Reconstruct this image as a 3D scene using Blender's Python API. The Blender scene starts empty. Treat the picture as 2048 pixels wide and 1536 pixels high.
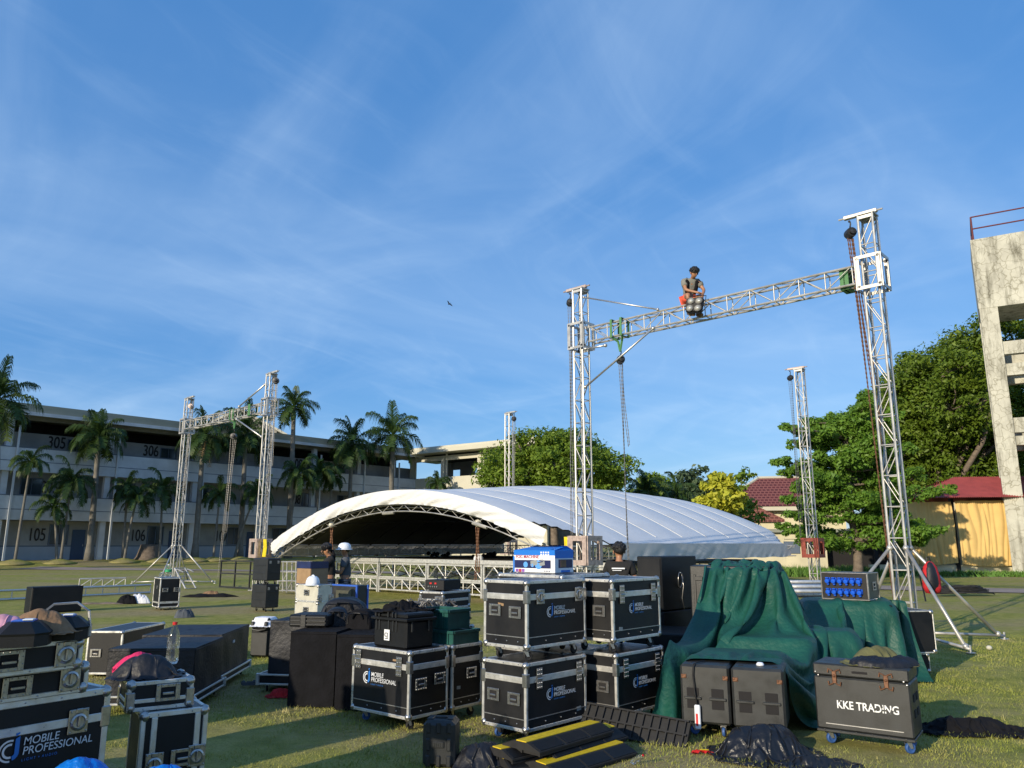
import bpy, math, random
import numpy as np
from mathutils import Vector, Matrix, noise
R = math.radians
SC = bpy.context.scene
COL = SC.collection
rnd = random.Random(7)

# ---------------- camera ----------------
CAMH = 1.65
FPX = 1540.0                       # focal length in pixels of the 2048 px wide photograph
PITCH = math.atan(320.0 / FPX)
cd = bpy.data.cameras.new('camera'); cam = bpy.data.objects.new('camera', cd); COL.objects.link(cam)
cam.location = (0, 0, CAMH); cam.rotation_euler = (math.pi / 2 + PITCH, 0, 0)
cd.sensor_width = 36; cd.lens = FPX / 2048 * 36; cd.clip_start = 0.05; cd.clip_end = 3000
SC.camera = cam

# ---------------- sun, sky, exposure ----------------
SUN_EL = R(17.5); SUN_AZ = R(40)      # shadows run 40 degrees right of straight ahead
sd = Vector((math.sin(SUN_AZ) * math.cos(SUN_EL), math.cos(SUN_AZ) * math.cos(SUN_EL), -math.sin(SUN_EL)))
sl = bpy.data.lights.new('sun', 'SUN'); sl.energy = 3.7; sl.angle = R(0.5); sl.color = (1.0, 0.87, 0.66)
so = bpy.data.objects.new('sun', sl); COL.objects.link(so)
so.rotation_euler = sd.to_track_quat('-Z', 'Y').to_euler()
W = bpy.data.worlds.new('World'); SC.world = W; W.use_nodes = True
nt = W.node_tree; bg = nt.nodes['Background']
sky = nt.nodes.new('ShaderNodeTexSky'); sky.sky_type = 'NISHITA'; sky.sun_disc = False
sky.sun_elevation = SUN_EL; sky.sun_rotation = SUN_AZ + math.pi
sky.air_density = 1.0; sky.dust_density = 0.35; sky.ozone_density = 2.6; sky.altitude = 0
tc = nt.nodes.new('ShaderNodeTexCoord')
def wn(t): return nt.nodes.new(t)
def cloud_layer(rot, sc3, nscale, detail, dist, lo, hi, seed):
    # planar projection of the sky dome on a high cloud sheet, stretched into wisps
    sep = wn('ShaderNodeSeparateXYZ'); nt.links.new(tc.outputs['Generated'], sep.inputs[0])
    mx = wn('ShaderNodeMath'); mx.operation = 'MAXIMUM'; mx.inputs[1].default_value = 0.03; nt.links.new(sep.outputs['Z'], mx.inputs[0])
    ad = wn('ShaderNodeMath'); ad.operation = 'ADD'; ad.inputs[1].default_value = 0.12; nt.links.new(mx.outputs[0], ad.inputs[0])
    dx = wn('ShaderNodeMath'); dx.operation = 'DIVIDE'; nt.links.new(sep.outputs['X'], dx.inputs[0]); nt.links.new(ad.outputs[0], dx.inputs[1])
    dy = wn('ShaderNodeMath'); dy.operation = 'DIVIDE'; nt.links.new(sep.outputs['Y'], dy.inputs[0]); nt.links.new(ad.outputs[0], dy.inputs[1])
    cb = wn('ShaderNodeCombineXYZ'); nt.links.new(dx.outputs[0], cb.inputs[0]); nt.links.new(dy.outputs[0], cb.inputs[1]); cb.inputs[2].default_value = seed
    rt = wn('ShaderNodeVectorRotate'); rt.inputs['Angle'].default_value = rot; nt.links.new(cb.outputs[0], rt.inputs['Vector'])
    mp = wn('ShaderNodeMapping'); mp.inputs['Scale'].default_value = sc3
    nt.links.new(rt.outputs[0], mp.inputs[0])
    n = wn('ShaderNodeTexNoise'); n.inputs['Scale'].default_value = nscale; n.inputs['Detail'].default_value = detail
    n.inputs['Roughness'].default_value = 0.55; n.inputs['Distortion'].default_value = dist
    nt.links.new(mp.outputs[0], n.inputs['Vector'])
    mr = wn('ShaderNodeMapRange'); mr.inputs[1].default_value = lo; mr.inputs[2].default_value = hi; mr.interpolation_type = 'SMOOTHSTEP'
    nt.links.new(n.outputs['Fac'], mr.inputs[0]); return mr.outputs[0]
c1 = cloud_layer(R(50), (0.7, 1.5, 1), 1.1, 9, 1.1, 0.40, 0.85, 3.1)
c2 = cloud_layer(R(-32), (0.35, 1.2, 1), 0.6, 5, 0.5, 0.36, 0.8, 8.4)
c3 = cloud_layer(R(-58), (0.8, 2.2, 1), 2.4, 10, 1.4, 0.45, 0.85, 1.7)
def wmath(op, a, b):
    m = wn('ShaderNodeMath'); m.operation = op
    for i, x in enumerate((a, b)):
        if isinstance(x, (int, float)): m.inputs[i].default_value = x
        else: nt.links.new(x, m.inputs[i])
    return m.outputs[0]
cf = wmath('MINIMUM', wmath('ADD', wmath('ADD', wmath('MULTIPLY', c1, 0.22), wmath('MULTIPLY', c2, 0.24)), wmath('MULTIPLY', c3, 0.08)), 0.45)
mix = wn('ShaderNodeMix'); mix.data_type = 'RGBA'
nt.links.new(cf, mix.inputs[0]); 
hs = wn('ShaderNodeHueSaturation'); hs.inputs['Saturation'].default_value = 1.2; hs.inputs['Value'].default_value = 1.15
nt.links.new(sky.outputs[0], hs.inputs['Color'])
base = wn('ShaderNodeMix'); base.data_type = 'RGBA'; base.inputs[0].default_value = 0.66; nt.links.new(hs.outputs[0], base.inputs[6]); base.inputs[7].default_value = (.50, 1.60, 3.9, 1)
nt.links.new(base.outputs[2], mix.inputs[6]); mix.inputs[7].default_value = (4.3, 5.5, 6.8, 1)
nt.links.new(mix.outputs[2], bg.inputs[0]); bg.inputs[1].default_value = 0.122
SC.view_settings.view_transform = 'Standard'; SC.view_settings.look = 'None'
SC.view_settings.exposure = 0.5; SC.view_settings.gamma = 1.0
SC.cycles.max_bounces = 6; SC.cycles.transparent_max_bounces = 8

# ---------------- rays through the camera: measured positions on the ground ----------------
cp, sp = math.cos(PITCH), math.sin(PITCH)
def ray(u, v):
    x = (u - 1024) / FPX; y = -(v - 768) / FPX
    return Vector((x, cp - sp * y, sp + cp * y))
def atz(u, v, z=0.0):
    d = ray(u, v); t = (z - CAMH) / d.z
    return Vector((0, 0, CAMH)) + d * t
def aty(u, v, Y):
    d = ray(u, v); return Vector((0, 0, CAMH)) + d * (Y / d.y)
def proj(p):
    q = Vector(p) - Vector((0, 0, CAMH)); a = q.y * cp + q.z * sp; b = -q.y * sp + q.z * cp
    return 1024 + FPX * q.x / a, 768 - FPX * b / a
def reach(P, d, u):
    """distance along d from P whose image column is u"""
    k = (u - 1024) / FPX; q = P - Vector((0, 0, CAMH))
    a0 = q.y * cp + q.z * sp; a1 = d.y * cp + d.z * sp
    den = d.x - k * a1
    return (k * a0 - q.x) / den
def fit(u, v, z, phi, uL=None, uR=None, Wd=None, Dp=None):
    """near corner of a box at image (u, v) and height z; returns x, y of its centre, width, depth, yaw"""
    ph = R(phi); X = Vector((math.cos(ph), -math.sin(ph), 0)); Y = Vector((math.sin(ph), math.cos(ph), 0))
    P = atz(u, v, z)
    if Wd is None: Wd = reach(P, -X, uL)
    if Dp is None: Dp = reach(P, Y, uR)
    c = P - X * (Wd / 2) + Y * (Dp / 2)
    return c.x, c.y, Wd, Dp, -ph

# ---------------- materials ----------------
MATS = {}
def M(name, col, rough=0.6, metal=0.0, var=0.0, vs=4.0, bump=0.0, bs=60.0, col2=None, detail=5, spec=None, trans=0.0, alpha=1.0, coat=0.0, sheen=0.0, rvar=0.0):
    m = bpy.data.materials.new(name); m.use_nodes = True; t = m.node_tree; b = t.nodes['Principled BSDF']
    b.inputs['Base Color'].default_value = (*col, 1); b.inputs['Roughness'].default_value = rough; b.inputs['Metallic'].default_value = metal
    if spec is not None: b.inputs['Specular IOR Level'].default_value = spec
    b.inputs['Transmission Weight'].default_value = trans; b.inputs['Alpha'].default_value = alpha
    b.inputs['Coat Weight'].default_value = coat
    if sheen: b.inputs['Sheen Weight'].default_value = sheen
    co = t.nodes.new('ShaderNodeTexCoord')
    if var or col2:
        n = t.nodes.new('ShaderNodeTexNoise'); n.inputs['Scale'].default_value = vs; n.inputs['Detail'].default_value = detail; n.inputs['Roughness'].default_value = 0.6
        t.links.new(co.outputs['Object'], n.inputs['Vector'])
        r = t.nodes.new('ShaderNodeValToRGB'); e = r.color_ramp.elements
        e[0].position = 0.3; e[1].position = 0.7
        c2 = col2 if col2 else tuple(min(1, c * (1 + var)) for c in col)
        c1 = col if col2 else tuple(c * (1 - var) for c in col)
        e[0].color = (*c1, 1); e[1].color = (*c2, 1)
        t.links.new(n.outputs['Fac'], r.inputs[0]); t.links.new(r.outputs[0], b.inputs['Base Color'])
        if rvar:
            mr = t.nodes.new('ShaderNodeMapRange'); mr.inputs[3].default_value = rough - rvar; mr.inputs[4].default_value = min(1, rough + rvar)
            mr.inputs[1].default_value = 0.3; mr.inputs[2].default_value = 0.7
            t.links.new(n.outputs['Fac'], mr.inputs[0]); t.links.new(mr.outputs[0], b.inputs['Roughness'])
    if bump:
        n2 = t.nodes.new('ShaderNodeTexNoise'); n2.inputs['Scale'].default_value = bs; n2.inputs['Detail'].default_value = 3
        t.links.new(co.outputs['Object'], n2.inputs['Vector'])
        bp = t.nodes.new('ShaderNodeBump'); bp.inputs['Strength'].default_value = bump; bp.inputs['Distance'].default_value = 0.02
        t.links.new(n2.outputs['Fac'], bp.inputs['Height']); t.links.new(bp.outputs[0], b.inputs['Normal'])
    MATS[name] = m; return m

M('black_laminate', (0.0045, 0.005, 0.007), 0.5, col2=(0.012, 0.012, 0.013), vs=3.5, detail=9, bump=0.10, bs=350, rvar=0.12, spec=.35)
M('case_lid', (0.022, 0.024, 0.03), 0.36, var=0.6, vs=7, bump=0.08, bs=300, rvar=0.1)
M('aluminium', (0.68, 0.67, 0.64), 0.36, metal=0.6, var=0.15, vs=14, rvar=0.12)
M('truss_metal', (0.47, 0.455, 0.425), 0.42, metal=0.6, var=0.3, vs=3, rvar=0.1)
M('steel', (0.42, 0.41, 0.40), 0.3, metal=0.9, var=0.25, vs=30)
M('zinc', (0.5, 0.5, 0.5), 0.4, metal=0.85, var=0.2, vs=30)
M('chain_metal', (0.16, 0.155, 0.15), 0.5, metal=0.6, var=0.3, vs=20)
M('dark_steel', (0.05, 0.05, 0.052), 0.45, metal=0.6, var=0.3, vs=20)
M('rust_steel', (0.16, 0.075, 0.04), 0.6, metal=0.4, var=0.4, vs=60)
M('rubber', (0.012, 0.012, 0.013), 0.75, var=0.3, vs=20)
M('blue_rubber', (0.03, 0.09, 0.28), 0.55, var=0.2, vs=20)
M('white_paint', (0.75, 0.76, 0.77), 0.5)
M('logo_white', (0.62, 0.64, 0.67), 0.5)
M('logo_blue', (0.02, 0.16, 0.52), 0.5)
M('black_cloth', (0.007, 0.007, 0.009), 0.9, var=0.35, vs=6, bump=0.35, bs=40, spec=.2)
M('black_nylon', (0.007, 0.008, 0.013), 0.55, var=0.4, vs=5, bump=0.3, bs=30)
M('trash_plastic', (0.008, 0.009, 0.013), 0.38, var=0.3, vs=5, bump=0.5, bs=22)
M('black_plastic', (0.0055, 0.006, 0.007), 0.5, var=0.3, vs=12, bump=0.15, bs=200, spec=.35)
M('grey_plastic', (0.016, 0.0175, 0.019), 0.45, var=0.3, vs=8, bump=0.12, bs=250)
M('grey_paint', (0.022, 0.024, 0.025), 0.45, var=0.35, vs=7, bump=0.12, bs=260, rvar=0.1)
M('olive_laminate', (0.07, 0.07, 0.05), 0.45, var=0.25, vs=8)
M('silver_panel', (0.62, 0.59, 0.5), 0.45, metal=0.35, var=0.12, vs=8)
M('carton', (0.28, 0.18, 0.095), 0.8, var=0.12, vs=9)
M('blue_panel', (0.012, 0.02, 0.08), 0.4, var=0.3, vs=6)
M('blue_edge', (0.04, 0.12, 0.5), 0.35)
M('helmet', (0.72, 0.76, 0.82), 0.35)
M('green_tarp', (0.007, 0.070, 0.048), 0.55, var=0.22, vs=3, bump=0.6, bs=22, detail=8)
M('dark_green_plastic', (0.01, 0.07, 0.062), 0.45, var=0.3, vs=12)
M('clear_plastic', (0.75, 0.8, 0.8), 0.08, trans=0.9, alpha=0.55)
M('bottle_plastic', (0.8, 0.86, 0.88), 0.06, trans=0.95, alpha=0.5)
M('bottle_green', (0.02, 0.32, 0.12), 0.4)
M('red_plastic', (0.55, 0.02, 0.02), 0.4)
M('red_cloth', (0.42, 0.01, 0.015), 0.85, var=0.3, vs=9, bump=0.4, bs=50)
M('pink_cloth', (0.65, 0.02, 0.12), 0.8, var=0.25, vs=9, bump=0.3, bs=50)
M('pale_pink_cloth', (0.55, 0.28, 0.38), 0.85, var=0.25, vs=14)
M('brown_cloth', (0.20, 0.12, 0.065), 0.9, var=0.3, vs=9, bump=0.4, bs=30)
M('olive_cloth', (0.11, 0.11, 0.045), 0.9, var=0.25, vs=9, bump=0.4, bs=30)
M('white_cloth', (0.72, 0.73, 0.78), 0.85, var=0.1, vs=9, bump=0.4, bs=40)
M('blue_tarp', (0.0, 0.16, 0.62), 0.4, var=0.25, vs=8, bump=0.6, bs=25)
M('yellow_paint', (0.62, 0.44, 0.01), 0.55, var=0.2, vs=30)
M('yellow_sling', (0.75, 0.6, 0.02), 0.7, var=0.2, vs=30)
M('green_sling', (0.07, 0.20, 0.075), 0.7, var=0.2, vs=30)
M('orange_strap', (0.7, 0.2, 0.03), 0.7)
M('sleeve_red', (0.22, 0.04, 0.025), 0.5, metal=0.2, var=0.35, vs=12)
M('sleeve_pale', (0.42, 0.33, 0.29), 0.5, metal=0.3, var=0.4, vs=10)
M('blue_socket', (0.01, 0.10, 0.62), 0.35)
M('skin', (0.33, 0.16, 0.085), 0.5, var=0.08, vs=20)
M('hair', (0.008, 0.007, 0.007), 0.5, bump=0.6, bs=90)
M('orange_shorts', (0.75, 0.10, 0.045), 0.8, var=0.15, vs=20)
M('grey_shirt', (0.20, 0.20, 0.175), 0.9, var=0.15, vs=20, bump=0.3, bs=30)
M('slate_shirt', (0.075, 0.085, 0.10), 0.9, var=0.15, vs=20, bump=0.3, bs=30)
M('black_shirt', (0.012, 0.012, 0.013), 0.9, var=0.2, vs=20, bump=0.3, bs=30)
M('denim', (0.02, 0.04, 0.09), 0.9, var=0.25, vs=30)
M('glass_lens', (0.75, 0.75, 0.7), 0.25, metal=0.4, var=0.2, vs=40)
M('paper_white', (0.75, 0.77, 0.8), 0.5)
M('print_blue', (0.005, 0.16, 0.60), 0.45)
M('print_dark', (0.01, 0.015, 0.08), 0.4)
M('print_glow_blue', (0.10, 0.32, 0.70), 0.45)
M('print_red', (0.40, 0.03, 0.06), 0.5)
M('print_purple', (0.22, 0.08, 0.38), 0.5)
M('device_grey', (0.25, 0.27, 0.27), 0.5)
M('tent_vinyl', (0.63, 0.64, 0.65), 0.45, var=0.06, vs=1.5, bump=0.25, bs=3, detail=8)
M('tent_side', (0.50, 0.51, 0.52), 0.5, var=0.05, vs=1.5)
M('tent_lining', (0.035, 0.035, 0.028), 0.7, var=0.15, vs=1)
M('stage_deck', (0.02, 0.018, 0.017), 0.6, var=0.3, vs=3)
M('bark', (0.14, 0.11, 0.085), 0.9, var=0.35, vs=5, bump=0.6, bs=15)
M('palm_bark', (0.15, 0.14, 0.12), 0.9, var=0.3, vs=2.5, bump=0.5, bs=10)
M('palm_shaft', (0.10, 0.17, 0.05), 0.5, var=0.2, vs=4)
M('bldg_wall', (0.29, 0.29, 0.28), 0.85, var=0.2, vs=0.7, detail=8)
M('bldg_band', (0.50, 0.53, 0.56), 0.8, var=0.14, vs=0.9, detail=9)
M('bldg_base', (0.34, 0.38, 0.43), 0.8, var=0.08, vs=0.6)
M('bldg_line', (0.10, 0.13, 0.18), 0.8)
M('bldg_roof', (0.24, 0.25, 0.20), 0.7, var=0.08, vs=0.5)
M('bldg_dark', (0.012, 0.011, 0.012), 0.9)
M('wing_cream', (0.50, 0.48, 0.39), 0.8, var=0.06, vs=0.5)
M('window_glass', (0.02, 0.035, 0.05), 0.15, spec=0.8)
M('door_blue', (0.03, 0.06, 0.12), 0.5)
M('number_black', (0.02, 0.018, 0.018), 0.8)
M('curtain_yellow', (0.62, 0.42, 0.15), 0.85, var=0.08, vs=1.0)
M('roof_red', (0.27, 0.05, 0.04), 0.55, var=0.2, vs=2)
M('rail_red', (0.12, 0.025, 0.025), 0.5)
M('cream_wall', (0.56, 0.51, 0.35), 0.85, var=0.14, vs=0.8)
M('soil', (0.10, 0.075, 0.05), 0.95, var=0.3, vs=4)
M('partition_blue', (0.05, 0.3, 0.5), 0.4)

# ---------------- mesh builder ----------------
def smoothstep(a, b, x):
    t = min(1, max(0, (x - a) / (b - a))); return t * t * (3 - 2 * t)
class MB:
    def __init__(s): s.v = []; s.f = []; s.m = []; s.T = None
    def add(s, vs, fs, mi=0):
        o = len(s.v)
        if s.T is not None: vs = [s.T @ Vector(p) for p in vs]
        s.v += [tuple(p) for p in vs]; s.f += [tuple(i + o for i in f) for f in fs]; s.m += [mi] * len(fs); return s
    def box(s, c, d, mi=0, rot=None, bev=0.0):
        hx, hy, hz = d[0] / 2, d[1] / 2, d[2] / 2
        if bev <= 0:
            vs = [Vector((x * hx, y * hy, z * hz)) for x in (-1, 1) for y in (-1, 1) for z in (-1, 1)]
            fs = [(0, 1, 3, 2), (4, 6, 7, 5), (0, 4, 5, 1), (2, 3, 7, 6), (0, 2, 6, 4), (1, 5, 7, 3)]
        else:
            b = min(bev, hx * .95, hy * .95, hz * .95); vs = []; idx = {}
            for x in (-1, 1):
                for y in (-1, 1):
                    for z in (-1, 1):
                        for k in range(3):
                            p = [x * (hx - b), y * (hy - b), z * (hz - b)]; p[k] = (x, y, z)[k] * (hx, hy, hz)[k]
                            idx[(x, y, z, k)] = len(vs); vs.append(Vector(p))
            fs = []
            for k in range(3):
                a, c2 = [(1, 2), (2, 0), (0, 1)][k]
                for s1 in (-1, 1):
                    q = []
                    for (sa, sb) in ((-1, -1), (1, -1), (1, 1), (-1, 1)):
                        t = [0, 0, 0]; t[k] = s1; t[a] = sa; t[c2] = sb; q.append(idx[(t[0], t[1], t[2], k)])
                    fs.append(tuple(q if s1 > 0 else q[::-1]))
            for k in range(3):            # edges along axis k
                a, c2 = [(1, 2), (2, 0), (0, 1)][k]
                for sa in (-1, 1):
                    for sb in (-1, 1):
                        def g(sk, kk):
                            t = [0, 0, 0]; t[k] = sk; t[a] = sa; t[c2] = sb; return idx[(t[0], t[1], t[2], kk)]
                        q = (g(-1, a), g(1, a), g(1, c2), g(-1, c2))
                        fs.append(q if sa * sb < 0 else q[::-1])
            for x in (-1, 1):
                for y in (-1, 1):
                    for z in (-1, 1):
                        q = tuple(idx[(x, y, z, k)] for k in range(3)); fs.append(q if x * y * z > 0 else q[::-1])
        c = Vector(c)
        if rot is not None: vs = [rot @ p for p in vs]
        return s.add([p + c for p in vs], fs, mi)
    def tube(s, p0, p1, r, n=8, r2=None, mi=0, caps=True):
        return s.path([p0, p1], r, n, mi, caps, [r, r if r2 is None else r2])
    def path(s, pts, r, n=6, mi=0, caps=True, rs=None):
        pts = [Vector(p) for p in pts]; vs = []; k = len(pts)
        t0 = (pts[1] - pts[0]).normalized(); u = t0.orthogonal().normalized()
        for i, p in enumerate(pts):
            t = (pts[min(i + 1, k - 1)] - pts[max(i - 1, 0)]).normalized()
            u = (u - t * u.dot(t)); u = u.normalized() if u.length > 1e-6 else t.orthogonal().normalized()
            w = t.cross(u); rr = rs[i] if rs else r
            for j in range(n):
                a = 2 * math.pi * j / n; vs.append(p + (u * math.cos(a) + w * math.sin(a)) * rr)
        fs = [(i * n + j, i * n + (j + 1) % n, (i + 1) * n + (j + 1) % n, (i + 1) * n + j) for i in range(k - 1) for j in range(n)]
        if caps: fs += [tuple(range(n))[::-1], tuple((k - 1) * n + j for j in range(n))]
        return s.add(vs, fs, mi)
    def lathe(s, prof, c=(0, 0, 0), n=16, mi=0, sx=1, sy=1, rot=None):
        vs = []; c = Vector(c)
        for (r, z) in prof:
            for j in range(n):
                a = 2 * math.pi * j / n; p = Vector((r * math.cos(a) * sx, r * math.sin(a) * sy, z))
                vs.append((rot @ p if rot is not None else p) + c)
        k = len(prof)
        fs = [(i * n + j, i * n + (j + 1) % n, (i + 1) * n + (j + 1) % n, (i + 1) * n + j) for i in range(k - 1) for j in range(n)]
        if prof[0][0] > 1e-5: fs.append(tuple(range(n))[::-1])
        if prof[-1][0] > 1e-5: fs.append(tuple((k - 1) * n + j for j in range(n)))
        return s.add(vs, fs, mi)
    def ball(s, c, r, n=10, sx=1, sy=1, sz=1, mi=0, rot=None):
        k = max(4, n // 2)
        prof = [(r * math.sin(math.pi * i / k) if 0 < i < k else 1e-6, -r * math.cos(math.pi * i / k) * sz) for i in range(k + 1)]
        return s.lathe(prof, c, n, mi, sx, sy, rot)
    def grid(s, P, mi=0, flip=False, closeu=False):
        nu, nv = len(P), len(P[0]); vs = [p for row in P for p in row]; fs = []
        for i in range(nu if closeu else nu - 1):
            for j in range(nv - 1):
                a, b = i * nv + j, ((i + 1) % nu) * nv + j
                q = (a, b, b + 1, a + 1); fs.append(q[::-1] if flip else q)
        return s.add(vs, fs, mi)
    def prism(s, poly, y0, y1, mi=0):
        """polygon in x,z extruded along y"""
        n = len(poly); vs = [(p[0], y0, p[1]) for p in poly] + [(p[0], y1, p[1]) for p in poly]
        fs = [tuple(range(n)), tuple(range(2 * n - 1, n - 1, -1))] + [(i, i + n, (i + 1) % n + n, (i + 1) % n) for i in range(n)]
        return s.add(vs, fs, mi)
    def mesh(s, name, mats, smooth=False):
        me = bpy.data.meshes.new(name); me.from_pydata(s.v, [], s.f)
        for m in (mats if isinstance(mats, (list, tuple)) else [mats]): me.materials.append(MATS[m] if isinstance(m, str) else m)
        if len(me.materials) > 1: me.polygons.foreach_set('material_index', s.m)
        if smooth: me.polygons.foreach_set('use_smooth', [True] * len(s.f))
        me.update(); return me
    def build(s, name, mats, parent=None, loc=(0, 0, 0), rz=0.0, smooth=False, sharp=None):
        me = s.mesh(name, mats, smooth)
        if sharp is not None:
            try: me.set_sharp_from_angle(angle=R(sharp))
            except Exception: pass
        return put(name, me, parent, loc, rz)
def put(name, me, parent=None, loc=(0, 0, 0), rz=0.0, rot=None, scale=None):
    o = bpy.data.objects.new(name, me); COL.objects.link(o); o.parent = parent; o.location = loc
    o.rotation_euler = rot if rot is not None else (0, 0, rz)
    if scale is not None: o.scale = scale
    return o
def tag(o, label, cat, group=None):
    o['label'] = label; o['category'] = cat
    if group: o['group'] = group
    return o
def thing(name, label, cat, loc=(0, 0, 0), rz=0.0, group=None):
    o = bpy.data.objects.new(name, None); COL.objects.link(o); o.location = loc; o.rotation_euler = (0, 0, rz)
    o.empty_display_size = 0.1
    return tag(o, label, cat, group)
def struct(o, kind='structure'): o['kind'] = kind; return o
def copy_tree(o, parent=None):
    c = o.copy(); COL.objects.link(c); c.parent = parent
    for ch in KIDS.get(o.name, []) or [x for x in bpy.data.objects if x.parent == o]: copy_tree(ch, c)
    return c
KIDS = {}
TEXTC = {}
def text_mesh(body, size, mat, depth=0.0015, shear=0.0, sx=1.0, key=None, off=0.0, spacing=1.0):
    """writing as a mesh in the x-z plane facing -y, its left end at x=0, baseline z=0"""
    c = bpy.data.curves.new('t', 'FONT'); c.body = body; c.size = size; c.extrude = depth; c.shear = shear; c.offset = off; c.space_character = spacing
    o = bpy.data.objects.new('t', c); COL.objects.link(o)
    dg = bpy.context.evaluated_depsgraph_get(); me = bpy.data.meshes.new_from_object(o.evaluated_get(dg))
    bpy.data.objects.remove(o); 
    me.transform(Matrix.Rotation(math.pi / 2, 4, 'X') @ Matrix.Diagonal((sx, 1, 1, 1)))
    me.materials.clear(); me.materials.append(MATS[mat]); me.name = 'lettering'; return me
# ================= ground =================
FO = Vector((-34.2, 62, 0)); FD = Vector((.665, .747, 0)).normalized(); FN = Vector((.747, -.665, 0)).normalized()
tC = 34.8
WC = FO + FD * tC; WD = Vector((.807, -.59, 0)).normalized(); WNn = Vector((-.59, -.807, 0)).normalized()
def gz(x, y):
    p = Vector((x, y, 0)); d = min((p - FO).dot(FN), (p - WC).dot(WNn))
    return 0.45 * (1 - smoothstep(3.0, 9.0, d))
def axis(segs):
    out = [segs[0][0]]
    for a, b, st in segs:
        n = max(1, int(round((b - a) / st))); out += [a + (b - a) * (i + 1) / n for i in range(n)]
    return out
gx = axis([(-900, -120, 60), (-120, -40, 4), (-40, -12, 1), (-12, 12, .3), (12, 40, 1), (40, 120, 4), (120, 900, 60)])
gy = axis([(-60, -4, 4), (-4, 3, 1), (3, 16, .3), (16, 50, 1), (50, 110, 2), (110, 1300, 60)])
gv = []
for y in gy:
    for x in gx:
        z = gz(x, y) + 0.018 * noise.noise(Vector((x * .9, y * .9, 0))) * (1 if y < 60 else 0)
        gv.append((x, y, z - .006))
nx = len(gx)
gf = [(j * nx + i, j * nx + i + 1, (j + 1) * nx + i + 1, (j + 1) * nx + i) for j in range(len(gy) - 1) for i in range(nx - 1)]
gm = bpy.data.materials.new('lawn'); gm.use_nodes = True; t = gm.node_tree; b = t.nodes['Principled BSDF']
b.inputs['Roughness'].default_value = .95; b.inputs['Specular IOR Level'].default_value = .15
co = t.nodes.new('ShaderNodeTexCoord')
def gn(scale, detail=6, rough=.6, dist=0, mp=None):
    n = t.nodes.new('ShaderNodeTexNoise'); n.inputs['Scale'].default_value = scale; n.inputs['Detail'].default_value = detail
    n.inputs['Roughness'].default_value = rough; n.inputs['Distortion'].default_value = dist
    if mp:
        m = t.nodes.new('ShaderNodeMapping'); m.inputs['Scale'].default_value = mp; t.links.new(co.outputs['Object'], m.inputs[0]); t.links.new(m.outputs[0], n.inputs['Vector'])
    else: t.links.new(co.outputs['Object'], n.inputs['Vector'])
    return n.outputs['Fac']
def gr(fac, stops):
    r = t.nodes.new('ShaderNodeValToRGB'); e = r.color_ramp.elements
    while len(e) < len(stops): e.new(.5)
    for i, (p, c) in enumerate(stops): e[i].position = p; e[i].color = (*c, 1)
    t.links.new(fac, r.inputs[0]); return r.outputs[0]
def gmix(f, a, c, mode='MIX'):
    m = t.nodes.new('ShaderNodeMix'); m.data_type = 'RGBA'; m.blend_type = mode
    if isinstance(f, float): m.inputs[0].default_value = f
    else: t.links.new(f, m.inputs[0])
    t.links.new(a, m.inputs[6]); t.links.new(c, m.inputs[7]); return m.outputs[2]
green = gr(gn(3.5, 8), [(.32, (.18, .205, .038)), (.52, (.29, .29, .068)), (.72, (.38, .34, .12))])
dry = gr(gn(9, 8), [(.3, (.25, .195, .095)), (.7, (.42, .34, .20))])
patch = gr(gn(.55, 7, .65, .4), [(.52, (0, 0, 0)), (.68, (.8, .8, .8))])
patch2 = gr(gn(.09, 5, .6, .3, (1, 2.2, 1)), [(.46, (0, 0, 0)), (.60, (.8, .8, .8))])
pm = t.nodes.new('ShaderNodeMath'); pm.operation = 'MAXIMUM'; t.links.new(patch, pm.inputs[0]); t.links.new(patch2, pm.inputs[1])
fine = gr(gn(75, 4, .7), [(.25, (.55, .55, .55)), (.75, (1.3, 1.3, 1.3))])
colr = gmix(1.0, gmix(pm.outputs[0], green, dry), fine, 'MULTIPLY')
t.links.new(colr, b.inputs['Base Color'])
bp = t.nodes.new('ShaderNodeBump'); bp.inputs['Strength'].default_value = .6; bp.inputs['Distance'].default_value = .05
t.links.new(gn(28, 6, .75), bp.inputs['Height']); t.links.new(bp.outputs[0], b.inputs['Normal'])
MATS['lawn'] = gm
me = bpy.data.meshes.new('ground'); me.from_pydata(gv, [], gf); me.materials.append(gm); me.polygons.foreach_set('use_smooth', [True] * len(gf))
struct(put('ground', me))

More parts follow.
